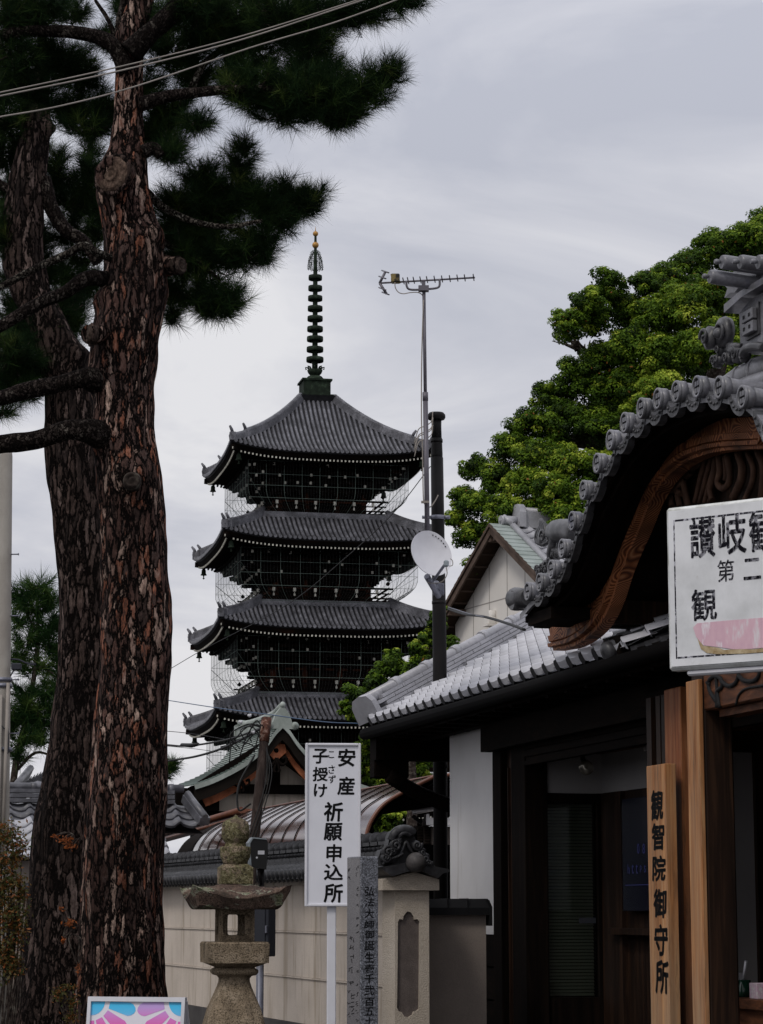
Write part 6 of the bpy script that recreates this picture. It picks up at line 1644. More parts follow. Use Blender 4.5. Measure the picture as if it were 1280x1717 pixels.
# ------------------------------------------------------------------ hall with verdigris copper roof
def copper_hall():
    U = 58.0
    def on(x, y, u=U): return G.onu(x, y, u)
    va, za = on(474, 1214)
    left_px = [(474, 1214), (462, 1226), (449, 1244), (430, 1264), (405, 1282), (375, 1298), (350, 1309), (325, 1317)]
    P = [on(*q) for q in left_px]; P = [(q.x, q.y) for q in catmull([(v, z, 0) for v, z in P], 4)]
    full = P[::-1] + [(2 * va - v, z) for v, z in P[1:]]
    LEN = 5.2
    root = thing('copper_roof_hall', G.p(U + 2, va, 0), 'small temple hall with curved green copper gable roof and orange bargeboards', 'hall')
    n = len(full)
    def surf(i, j, nj=10):
        t = j / nj; v, z = full[i]; d = abs(v - va) / abs(full[0][0] - va)
        fl = 1 + .24 * t * d ** 2
        return G.p(U + LEN * t, va + (v - va) * fl, z + .0 * t)
    m = MB(); m.add([surf(i, j) for j in range(11) for i in range(n)], [(j * n + i, j * n + i + 1, (j + 1) * n + i + 1, (j + 1) * n + i) for j in range(10) for i in range(n - 1)], True)
    rf = build('roof', m, M['copper_green'], root)
    m = MB()
    for i in range(1, n, 1):      # lapped courses along the roof
        if i == n // 2: continue
        m.tube([surf(i, j) + Z * .012 for j in range(11)], .016, 4)
    build('roof_courses', m, M['copper_seam'], rf)
    # verge of overlapping sheets and dark thick bargeboard below
    m = MB()
    def strip(d0, d1, y0, y1):
        a = [G.p(U + y0, v, z - d0) for v, z in full]; b = [G.p(U + y0, va + (v - va) * .985, z - d1) for v, z in full]; c = [G.p(U + y1, va + (v - va) * .985, z - d1) for v, z in full]
        m.add([q for tr in zip(a, b, c) for q in tr], [(3 * i, 3 * i + 1, 3 * i + 4, 3 * i + 3) for i in range(n - 1)] + [(3 * i + 1, 3 * i + 2, 3 * i + 5, 3 * i + 4) for i in range(n - 1)])
    strip(-.02, .10, -.06, .1); build('verge', m, M['copper_green'], rf)
    m = MB(); strip(.10, .40, .0, .4); build('verge_boards', m, M['eave_brown'], root)
    m = MB()
    a = [(v, z - .38) for v, z in full]; b = [(va + (v - va) * .95, z - .38 - .20) for v, z in full]
    s0, s1 = 3, n - 3
    for y in (.32, .40): m.add([G.p(U + y, v, z) for pr in list(zip(a, b))[s0:s1] for v, z in pr], [(2 * i, 2 * i + 1, 2 * i + 3, 2 * i + 2) for i in range(s1 - s0 - 1)])
    m.add([G.p(U + y, v, z) for v, z in b[s0:s1] for y in (.32, .40)], [(2 * i, 2 * i + 1, 2 * i + 3, 2 * i + 2) for i in range(s1 - s0 - 1)])
    bg = build('bargeboard', m, M['copper_orange'], root)
    # pendants
    for px, py, s in ((463, 1268, 1.0), (404, 1306, .8), (541, 1306, .8)):
        v, z = on(px, py, U + .2); m = MB()
        m.prism([(v - .22 * s, z + .30 * s), (v + .22 * s, z + .30 * s), (v + .26 * s, z + .1 * s), (v + .14 * s, z + .0), (v, z - .14 * s), (v - .14 * s, z), (v - .26 * s, z + .1 * s)], lambda a_, b_, d: G.p(U + .16 + d, a_, b_), .12)
        pd = build('gable_pendant', m, M['copper_orange'], root)
        m = MB(); c = G.p(U + .10, v, z - .10 * s)
        for q in (-1, 1):
            m.tube(catmull([c + Z * .05, c + G.R * (q * .12 * s) - Z * .12 * s, c + G.R * (q * .24 * s) - Z * .05 * s, c + G.R * (q * .22 * s) + Z * .08 * s, c + G.R * (q * .14 * s) + Z * .02 * s], 4), .04 * s, 6)
            m.tube(catmull([c, c + G.R * (q * .07 * s) - Z * .26 * s, c + G.R * (q * .02 * s) - Z * .30 * s], 4), .035 * s, 6)
        m.lathe([(0, .03), (.03, .02), (.06, 0), (.06, -.03)], G.p(U + .15, v, z + .14 * s), 10, axis=-G.D)
        build('pendant_scrolls', m, M['pagoda_wood'], pd)
    # gable field
    m = MB(); vl = on(395, 1320, U + 1)[0]; vr = 2 * va - vl; zb = on(450, 1328, U + 1)[1]; zt = za - .5
    m.prism([(vl - .6, zb - .7), (vr + .6, zb - .7), (vr + .3, zb + .2), (va, zt), (vl - .3, zb + .2)], lambda a_, b_, d: G.p(U + 1 + d, a_, b_), .1); build('gable_wall', m, M['plaster_beige'], root)
    m = MB()
    m.ubox(G, U + .8, U + 1.0, vl - .8, vr + .8, zb - .05, zb + .18); m.ubox(G, U + .85, U + .99, va - .14, va + .14, zb + .18, zt - .1)
    for s in (-1, 1): m.beam(G.p(U + .88, va + s * .1, zt - .2), G.p(U + .88, va + s * 1.35, zb + .05), .14, .2); m.beam(G.p(U + .9, va, zt + .15), G.p(U + .9, va + s * 2.2, zb - .1), .2, .28)
    m.ubox(G, U + .7, U + .98, vl - .9, vr + .9, zb - .78, zb - .5); m.ubox(G, U + .5, U + 5, vl - 1.6, vl - .5, zb - .5, zb + .05)
    build('gable_beams', m, M['pagoda_wood'], root)
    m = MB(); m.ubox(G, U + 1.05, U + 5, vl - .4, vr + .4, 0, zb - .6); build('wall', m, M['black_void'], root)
    # ridge with flared end
    m = MB()
    rp_ = [on(470, 1196), on(478, 1206)]
    zr0 = za + .06
    m.ubox(G, U + .15, U + LEN, va - .12, va + .12, zr0 - .1, zr0 + .18); m.ubox(G, U + .1, U + LEN, va - .16, va + .16, zr0 + .18, zr0 + .22)
    pts = catmull([G.p(U + LEN + .05, va, zr0 + .36), G.p(U + LEN - 1, va, zr0 + .27), G.p(U + LEN / 2, va, zr0 + .25), G.p(U + 1, va, zr0 + .28), G.p(U + .1, va, zr0 + .40)], 5); m.tube(pts, .08, 10)
    rg = build('ridge', m, M['copper_green'], rf)
    m = MB(); m.prism([(va - .34, zr0 - .18), (va - .25, zr0 - .03), (va - .17, zr0 + .2), (va - .07, zr0 + .33), (va, zr0 + .38), (va + .07, zr0 + .33), (va + .17, zr0 + .2), (va + .25, zr0 - .03), (va + .34, zr0 - .18)], lambda a_, b_, d: G.p(U - .02 + d, a_, b_), .16)
    for s in (-1, 1): m.lathe([(0, .05), (.06, .05), (.10, 0), (.10, -.1)], G.p(U, va + s * .32, zr0 - .10), 12, axis=-G.D)
    m.blob(G.p(U, va, zr0 + .42), (.07, .07, .08), 8, 6)
    m.prism([(va - .15, zr0 - .0), (va - .15, zr0 + .28), (va, zr0 + .35), (va + .15, zr0 + .28), (va + .15, zr0)], lambda a_, b_, d: G.p(U + LEN - .02 + d, a_, b_), .12)
    build('ridge_end', m, M['copper_green'], rg)
copper_hall()

# ------------------------------------------------------------------ small tiled roofs near the trunk
def tiled_annex():
    u0 = 34.0
    a = G.onu(338, 1372, u0); r0 = G.onu(332, 1318, u0 + .2)
    root = thing('tiled_annex', G.p(u0 + 3, r0[0], 0), 'small dark tiled roof beside the copper hall, cut off by the pine trunk', 'building')
    m = MB(); n_len = 9
    v1, z1 = G.onu(352, 1358, u0); v0, z0 = G.onu(330, 1325, u0)
    # roof falls towards the camera side, ridge runs along R
    rv = G.onu(333, 1320, u0 + 2); B = (G.D + Z * .55).normalized(); nrm = (Z - G.D * .55).normalized()
    P0 = G.p(u0, v1 - .08, z1 - .24); A = -G.R
    s_tiles(m, P0, A, B, nrm, 3, .30, .22, lambda b: (b * .28, 6.0), roll=.05); build('tile_field', m, M['tile_dark_blue'], root)
    m = MB()
    top = P0 + B * .66
    for q in range(3): m.beam(top + A * .35 + Z * (.05 + q * .07), top + A * 6 + Z * (.05 + q * .07), .26 - q * .03, .055)
    m.tube([top + A * .2 + Z * .25, top + A * 6 + Z * .25], .06, 10)
    for k in range(14): m.tube([top + A * (.35 + k * .4) + Z * .25, top + A * (.42 + k * .4) + Z * .25], .07, 10)
    m.beam(P0 + A * .0 + nrm * .08, top + A * .16 + nrm * .12, .16, .12); m.tube([P0 + nrm * .15, top + A * .16 + nrm * .2], .05, 8)
    build('ridge', m, M['tile_dark_blue'], root)
    m = MB(); c = P0 + B * .1; m.add([P0 - Z * .1, P0 + A * 6 - Z * .1, P0 + A * 6 + B * .7 - Z * .1, P0 + A * .4 + B * .7 - Z * .1], [(0, 1, 2, 3)])
    m.box(P0 + A * 3.2 + G.D * 1.6 - Z * (P0.z / 2 + .1), (1.9, 5.4, P0.z - .1), G); build('wall', m, M['black_void'], root)
    # lower pale tiles glimpsed under the brown roof
    o = thing('lean_to_roof', G.p(33, G.onu(272, 1430, 33)[0], 0), 'pale wavy tiled lean-to roof glimpsed between trunk and arched roof', 'roof')
    m = MB(); v, z = G.onu(300, 1432, 33.0); B = (G.D + Z * .5).normalized(); nrm = (Z - G.D * .5).normalized()
    s_tiles(m, G.p(33, v - .1, z - .05), -G.R, B, nrm, 5, .30, .24, lambda b: (0, 4), roll=.05); build('tile_field', m, M['tile_grey'], o)
    m = MB(); m.box(G.p(34, v - 2, z / 2 - .05), (1.6, 3.8, z - .1), G); build('wall', m, M['plaster_grey'], o)
tiled_annex()
def left_house():
    d = 40.0
    root = thing('tiled_gatehouse', at(30, 1525, d) * 1, 'old tiled gatehouse roof between the concrete pole and the pine trunk', 'building')
    root.location.z = 0
    F = Frame(-35, at(72, 1285, d))
    def q(x, y, dd=d): return at(x, y, dd)
    m = MB(); P0 = q(12, 1344, 38.5); A = (q(75, 1300, 41) - P0); A.z = 0
    # slope seen edge-on rising to the right
    e0 = q(10, 1348, 38.5); e1 = q(62, 1322, 41.5); r0 = q(40, 1312, 41.5); r1 = q(85, 1275, 44)
    A = (e1 - e0).normalized(); B = (r0 - e0).normalized(); nrm = A.cross(B).normalized()
    if nrm.z < 0: nrm = -nrm
    s_tiles(m, e0, A, B, nrm, 9, .34, .33, lambda b: (0, 6), roll=.07)
    build('tile_field', m, M['tile_dark_blue'], root)
    m = MB()
    for k in range(3): m.tube([e0 + nrm * (.1 + .07 * k) + A * .0, e0 + B * 3.3 + nrm * (.1 + .07 * k)], .06, 8)
    m.tube([e0 + A * -.1, e0 + A * 6], .07, 8)
    m.tube([q(55, 1362, 39), q(60, 1340, 39.5), q(64, 1318, 40)], .10, 8)
    for k in range(6): m.tube([q(56 + k * .6, 1368 + k * 7, 39), q(70, 1364 + k * 7, 39.5)], .05, 8)
    build('ridge', m, M['tile_dark_blue'], root)
    m = MB()
    for k in range(8): m.tube([q(11 + k * 4.3, 1348, 38.7), q(10 + k * 4.2, 1371, 38.0)], .05, 7)
    m.add([q(9, 1348, 38.8), q(46, 1346, 38.8), q(44, 1370, 38.2), q(9, 1372, 38.2)], [(0, 1, 2, 3)])
    build('lower_eave', m, M['tile_grey'], root)
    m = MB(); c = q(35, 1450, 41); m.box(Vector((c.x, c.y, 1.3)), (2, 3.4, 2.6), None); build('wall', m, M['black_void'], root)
    m = MB(); m.tube([q(36, 1430, 38), q(46, 1430, 38)], .06, 6); m.box(q(46, 1462, 38), (.1, .5, .42), None); build('red_boards', m, M['pagoda_red'], root)
left_house()
def louvre_shed():
    d = 30.0
    def q(x, y): return at(x, y, d)
    o = thing('louvred_shed', (q(712, 1500).x, d, 0), 'small shed with brown louvred shutter and white fascia behind the fence ornament', 'shed')
    F0 = Frame(8, (q(697, 1400).x, d, 0))
    a = q(697, 1440); b = q(725, 1385); w = b.x - a.x
    m = MB(); m.ubox(F0, .05, 1.5, 0, w + .5, 0, b.z); build('wall', m, M['plaster_grey'], o)
    m = MB(); n = 16; z0 = q(700, 1500).z
    m.ubox(F0, -.02, .05, 0, .02, z0, b.z); m.ubox(F0, -.02, .05, w * .47, w * .52, z0, b.z); m.ubox(F0, -.02, .05, w - .02, w, z0, b.z)
    k = 24
    for i in range(k): z = z0 + (b.z - z0) * i / k; m.add([F0.p(-.015, .02, z), F0.p(-.015, w - .02, z), F0.p(.03, w - .02, z + .03), F0.p(.03, .02, z + .03)], [(0, 1, 2, 3)])
    build('louvre_shutter', m, M['louvre'], o)
    m = MB(); m.ubox(F0, -.2, .1, .10, w + .6, q(700, 1384).z, q(700, 1372).z); m.ubox(F0, -.22, -.05, .10, .14, q(700, 1384).z - .0, q(700, 1366).z); build('white_fascia', m, M['plaster_white'], o)
    m = MB(); p0 = q(691, 1362); p1 = q(745, 1352); m.beam(p0, p1, .5, .05); m.ubox(F0, .2, .3, .12, w + .6, q(700, 1352).z, q(700, 1328).z); m.tube([q(704, 1357), q(712, 1346)], .05, 8); m.tube([q(712, 1346), q(722, 1352)], .03, 8)
    build('canopy', m, M['plaster_white'], o)
    m = MB(); m.beam(q(690, 1362) + Z * .03, q(745, 1357) + Z * .03, .55, .04); m.beam(q(692, 1368), q(708, 1380), .05, .05); build('canopy_sheet', m, M['tile_dark'], o)
louvre_shed()

# ------------------------------------------------------------------ flue pipe, aerial mast, satellite dish
def flue():
    d = 22.5
    b = at(739, 1400, d); b0 = Vector((b.x, b.y, 0)); t_ = at(732, 700, d)
    root = thing('flue_pipe', b0, 'tall black flue pipe with a flat round cap rising above the roofs', 'chimney')
    def pt(y): x = 732 + (y - 700) / 400 * 5.6 if y < 1100 else 737.6 + (y - 1100) / 300 * 3; return at(x, y, d)
    m = MB(); m.tube([b0, pt(1100), pt(860), pt(768)], [.066, .066, .062, .060], 20); m.tube([pt(772), pt(762), pt(745), pt(735)], [.054, .056, .053, .052], 20); m.tube([pt(738), pt(716), pt(700)], [.049, .047, .05], 20)
    for y in (772, 742, 1013, 1250, 1288): m.tube([pt(y), pt(y - 5)], .068 if y > 800 else .058, 20)
    build('pipe', m, M['black_metal'], root)
    m = MB(); c = pt(700); m.lathe([(.03, -.02), (.078, -.02), (.088, .0), (.086, .025), (.07, .045), (0, .055)], c, 24); build('cap', m, M['black_metal'], root)
    m = MB()
    for y in (868, 1342): c = pt(y); m.tube([c - Z * .02, c + Z * .02], .069, 20); m.tube([c + Vector((.06, -.02, 0)), c + Vector((.115, -.03, 0))], .018, 8); m.tube([c + Vector((-.06, -.02, 0)), c + Vector((-.15, -.03, 0))], .016, 8)
    build('clamp', m, M['galv'], root)
    # aerial
    d2 = 22.3
    def p2(x, y): return at(x, y, d2)
    root2 = thing('aerial_mast', p2(715.5, 905), 'slim steel mast carrying a horizontal comb-like TV aerial, strapped to flue pipe', 'aerial')
    m = MB(); m.tube([p2(717, 905), p2(713.5, 662)], .024, 12); m.tube([p2(713.5, 664), p2(711, 480)], .0165, 12); m.tube([p2(713.6, 672), p2(713.4, 658)], .027, 12); m.tube([p2(711, 482), p2(710.8, 474)], .014, 8); build('mast', m, M['mast'], root2)
    an = MB()
    def a2(x, y, dy=0.0): return at(640 + x / 7.11, 430 + y / 7.11, d2 + dy)
    boom0 = a2(-20, 318, .25); boom1 = a2(1112, 252, -.10)
    an.tube([boom0, boom1], .0095, 6)
    for x, y in ((262, 292), (317, 288), (385, 284), (465, 280), (543, 276), (633, 272), (722, 268), (815, 264), (905, 258), (993, 255), (1098, 250)):
        c = a2(x, y, .17 - .27 * x / 1100); e = Vector((-.012, -.15, .006)) * .9; an.tube([c - e * .75, c + e * .75], .006, 5)
    an.tube(catmull([a2(298, 290), a2(300, 350), a2(335, 392), a2(450, 396), a2(560, 388), a2(660, 375), a2(692, 345), a2(692, 270)], 5), .011, 7)
    an.box(a2(502, 385), (.08, .10, .05)); an.box(a2(502, 350), (.03, .035, .08))
    build('boom', an, M['mast'], root2)
    rf = MB()
    e = Vector((.05, .12, .0))
    tip = a2(-22, 318, .25)
    rf.tube([tip, a2(45, 185, .25)], .014, 6); rf.tube([tip, a2(60, 445, .25)], .014, 6)
    for x, y in ((45, 180), (10, 250), (10, 385), (48, 440)):
        c = a2(x, y, .25); v = Vector((.045, -.20, -.07)); rf.tube([c - v * .75, c + v * .75], .0075, 5)
    build('reflector', rf, M['mast'], root2)
    bx = MB(); bx.box(a2(165, 265, .12), (.09, .085, .085), None, .01); bx.tube([a2(118, 210, .12), a2(135, 300, .12)], .01, 6); bx.tube([a2(185, 225, .12), a2(218, 320, .12)], .012, 6); build('dipole_box', bx, M['dipole'], root2)
    cb = MB(); cb.tube(catmull([a2(160, 310), a2(165, 370), a2(200, 425), a2(260, 445), a2(340, 432), a2(430, 430), a2(485, 460), a2(500, 520)], 5), .005, 5)
    cb.tube(catmull([a2(500, 520, -.03), p2(707.5, 600), p2(707, 700), p2(709, 760), p2(710, 830), p2(713, 846), p2(722, 850), p2(731, 838), p2(735, 830)], 6), .006, 5)
    for yy in (720, 730, 742, 733): cb.tube(catmull([p2(695, yy + 24), p2(702, yy), p2(714, yy - 6), p2(724, yy - 14), p2(726, yy - 30)], 5), .005, 5)
    cb.box(p2(713, 843) + Vector((0, -.04, 0)), (.03, .075, .02), None)
    build('coaxial_cable', cb, M['cable_pale'], root2)
    # dish
    d3 = 21.8
    c = at(722, 929, d3); root3 = thing('satellite_dish', (c.x, c.y + .1, c.z), 'round white satellite dish with feed arm fixed to the black flue pipe', 'satellite dish')
    ax = Vector((.55, -1.0, .32)).normalized()
    R0 = 41.5 / F_PX * d3
    X = ax.cross(Z).normalized(); Y = X.cross(ax)
    m = MB(); rings = 9; nseg = 40; vs = []
    for side in (0, 1):
        for i in range(rings + 1):
            r = R0 * i / rings; h = .055 * (i / rings) ** 2 - (.008 if side else 0)
            for k in range(nseg): a = 2 * math.pi * k / nseg; vs.append(c + ax * (h - .03) + X * (r * .94 * math.cos(a)) + Y * (r * math.sin(a)))
    o_ = (rings + 1) * nseg
    fs = [(s * o_ + i * nseg + k, s * o_ + i * nseg + (k + 1) % nseg, s * o_ + (i + 1) * nseg + (k + 1) % nseg, s * o_ + (i + 1) * nseg + k) for s in (0, 1) for i in range(rings) for k in range(nseg)]
    m.add(vs, fs, True); m.add([vs[s * o_ + rings * nseg + k] for s in (0, 1) for k in range(nseg)], [(k, (k + 1) % nseg, nseg + (k + 1) % nseg, nseg + k) for k in range(nseg)])
    dsh = build('reflector_dish', m, M['dish'], root3)
    m = MB()       # maker's mark: six small characters along the rim
    for k, chh in enumerate('EEEEEE'):
        a = math.pi * (.86 - .055 * k); r = R0 * .86
        p = c + ax * (.055 * .74 - .024) + X * (-r * .94 * math.cos(a) * -1) + Y * (r * math.sin(a)); m.blob(p, .0065, 6, 5)
    build('rim_marks', m, M['engraved'], dsh)
    m = MB(); f = at(748, 944, d3 - .32); l0 = at(728, 972, d3 - .02)
    m.tube([l0, f.lerp(l0, .1)], .014, 8); m.tube(catmull([l0 - Vector((.05, 0, .0)), l0 - Vector((.02, 0, .02)), l0], 4), .012, 8); m.tube([at(716, 966, d3 + .02), at(736, 1000, d3 + .25)], [.03, .028], 8); build('feed_arm', m, M['galv'], root3)
    m = MB(); m.box(at(748.5, 945, d3 - .32), (.06, .048, .06), None, .012); build('feed_horn', m, M['grey_plastic'], root3)
    m = MB(); m.tube(catmull([f - Z * .03, f + Vector((.01, 0, -.1)), f + Vector((-.02, .05, -.15)), l0 + Vector((.04, .0, -.03)), l0 + Vector((-.06, 0, -.03))], 5), .0045, 5); m.tube(catmull([f + Vector((.03, 0, -.03)), f + Vector((.06, 0, -.02)), f + Vector((.06, 0, .02)), f + Vector((.04, 0, .04))], 4), .004, 5); build('feed_cable', m, M['cable_pale'], root3)
    m = MB(); p = at(735.5, 988, d3 + .3); m.box(p, (.13, .105, .10), None, .004); m.tube([p + Vector((-.02, -.07, -.02)), p + Vector((-.02, .0, .06))], .03, 10)
    for a, b in ((-.035, .03), (.04, .03), (.04, -.03)): m.blob(p + Vector((a, -.066, b)), .008, 8, 6)
    build('mount', m, M['galv'], root3)
flue()
# ------------------------------------------------------------------ trees
def trunk_mesh(name, left, right, d, mat, parent, depth_k=.95, sub=160, seg=96, knots=(), rough=.012, z0=None, shift=0.0):
    """left/right: outline x at given y (photo); becomes a round, tapering, real-size trunk at distance d"""
    ys = sorted(set([y for _, y in left] + [y for _, y in right]))
    lx = lambda y: float(np.interp(y, [q[1] for q in left], [q[0] for q in left])); rx = lambda y: float(np.interp(y, [q[1] for q in right], [q[0] for q in right]))
    y0, y1 = ys[0], ys[-1]; V = []; n = sub
    for i in range(n + 1):
        y = y0 + (y1 - y0) * i / n
        c = at((lx(y) + rx(y)) / 2, y, d); r = (rx(y) - lx(y)) / 2 / F_PX * d * 1.0
        for k in range(seg):
            a = 2 * math.pi * k / seg; dx, dy = math.cos(a), math.sin(a)
            p = Vector((c.x + dx * r, c.y + dy * r * depth_k, c.z))
            q = Vector((dx * r * 1.0, dy * r, c.z * .30))
            nz = noise.noise(q * 9 + Vector((shift, 0, 0))) * 1.0 + .7 * noise.noise(q * 21 + Vector((0, shift, 0)))
            lumps = 0
            for kx, ky, kr, kh, fx in knots:      # knots: photo x,y, size m, height m
                kc = at(kx, ky, d); dd = math.hypot(p.x - kc.x, p.z - kc.z)
                if p.y < c.y + .02: lumps += kh * math.exp(-(dd / kr) ** 2)
            e = rough * nz + lumps + .03 * noise.noise(Vector((dx * 1.5, dy * 1.5, c.z * 1.1 + shift)))
            V.append((p.x + dx * e, p.y + dy * e, p.z))
    # roots: carry on to the ground
    last = V[-seg:]; zb = last[0][2]; c = at((lx(y1) + rx(y1)) / 2, y1, d)
    ext = 14
    for i in range(1, ext + 1):
        t = i / ext
        for k in range(seg):
            x, y, z = last[k]; f = 1 + .10 * t + .16 * t ** 3 * (1 + .8 * math.sin(k * 2 * math.pi / seg * 5))
            V.append((c.x + (x - c.x) * f, c.y + (y - c.y) * f, zb * (1 - t) - .05 * t))
    V = np.array(V); m = n + ext + 1
    F = np.array([(i * seg + k, i * seg + (k + 1) % seg, (i + 1) * seg + (k + 1) % seg, (i + 1) * seg + k) for i in range(m - 1) for k in range(seg)])
    return raw_mesh(name, V, F, mat, parent, smooth=True)
def limb(pts_px, d, widths, n=6):
    """pts (x,y[,depth offset]) -> smooth world path and radii"""
    P = [at(p[0], p[1], d + (p[2] if len(p) > 2 else 0)) for p in pts_px]; C = catmull(P, n)
    w = [float(np.interp(i / (len(C) - 1), np.linspace(0, 1, len(widths)), widths)) / 2 / F_PX * d for i in range(len(C))]
    w = [r * (1 + .10 * noise.noise(c * 9)) for r, c in zip(w, C)]
    return C, w
def needle_mass(name, tufts, parent, mat, length=.150, width=.0032, per=80, seed=1):
    """tufts: list of (centre Vector, axis Vector, size) -> one mesh of slender needles"""
    rg = np.random.default_rng(seed); T = len(tufts)
    C = np.repeat(np.array([t[0][:] for t in tufts]), per, 0); A = np.repeat(np.array([t[1].normalized()[:] for t in tufts]), per, 0); Sz = np.repeat(np.array([t[2] for t in tufts]), per)
    n = len(C)
    rnd = rg.normal(size=(n, 3)); rnd /= np.linalg.norm(rnd, axis=1)[:, None]
    D = A * rg.uniform(.1, 1.25, n)[:, None] + rnd * .85; D[:, 2] += .12; D /= np.linalg.norm(D, axis=1)[:, None]
    base = C + A * (rg.uniform(-.55, .4, n) * length * Sz)[:, None]
    Ln = length * Sz * rg.uniform(.7, 1.1, n); side = np.cross(D, rg.normal(size=(n, 3))); side /= np.linalg.norm(side, axis=1)[:, None]
    w = width * rg.uniform(.7, 1.2, n)
    V = np.empty((n * 3, 3)); V[0::3] = base - side * w[:, None] / 2; V[1::3] = base + side * w[:, None] / 2; V[2::3] = base + D * Ln[:, None] + np.array([0, 0, -.06]) * (Ln[:, None])
    F = np.arange(n * 3).reshape(n, 3); tint = np.clip(np.repeat(rg.beta(2, 3, T), per) + rg.uniform(-.15, .15, n), 0, 1)
    return raw_mesh(name, V, F, mat, parent, attr=tint)
def pine_tufts(blobs, d, rg, dens=1.0, tsize=1.0, spread=1.0):
    """blobs (x, y, rx, ry[, depth offset]) in photo px; tufts point outwards and up, and twigs lead to them"""
    out = []; twigs = []
    for bl in blobs:
        x, y, rx, ry = bl[:4]; dd = d + (bl[4] if len(bl) > 4 else 0)
        c = at(x, y, dd); k = dd / F_PX; R = Vector((rx * k, (rx + ry) / 2 * k * spread, ry * k))
        n = int(dens * (rx * ry) / 30) + 9
        for _ in range(n):
            q = Vector((rg.gauss(0, 1), rg.gauss(0, 1), rg.gauss(0, 1))).normalized(); r = rg.uniform(.12, 1.0) ** .55 * (1.14 if rg.random() < .35 else 1.0)
            p = c + Vector((q.x * R.x, q.y * R.y, q.z * R.z)) * r
            ax = Vector((q.x, q.y, q.z * .6 + .55)) + Vector((rg.uniform(-.4, .4), rg.uniform(-.4, .4), rg.uniform(-.3, .5)))
            out.append((p, ax, tsize * rg.uniform(.75, 1.2)))
            if rg.random() < .5: twigs.append((c.lerp(p, .25), p))
    return out, twigs
rgP = random.Random(21)
def twig_mesh(mb, twigs, r=.009):
    for a, b in twigs:
        mid = a.lerp(b, .5) + Vector((0, 0, -.03)); mb.tube([a, mid, b], [r, r * .8, r * .45], 4)

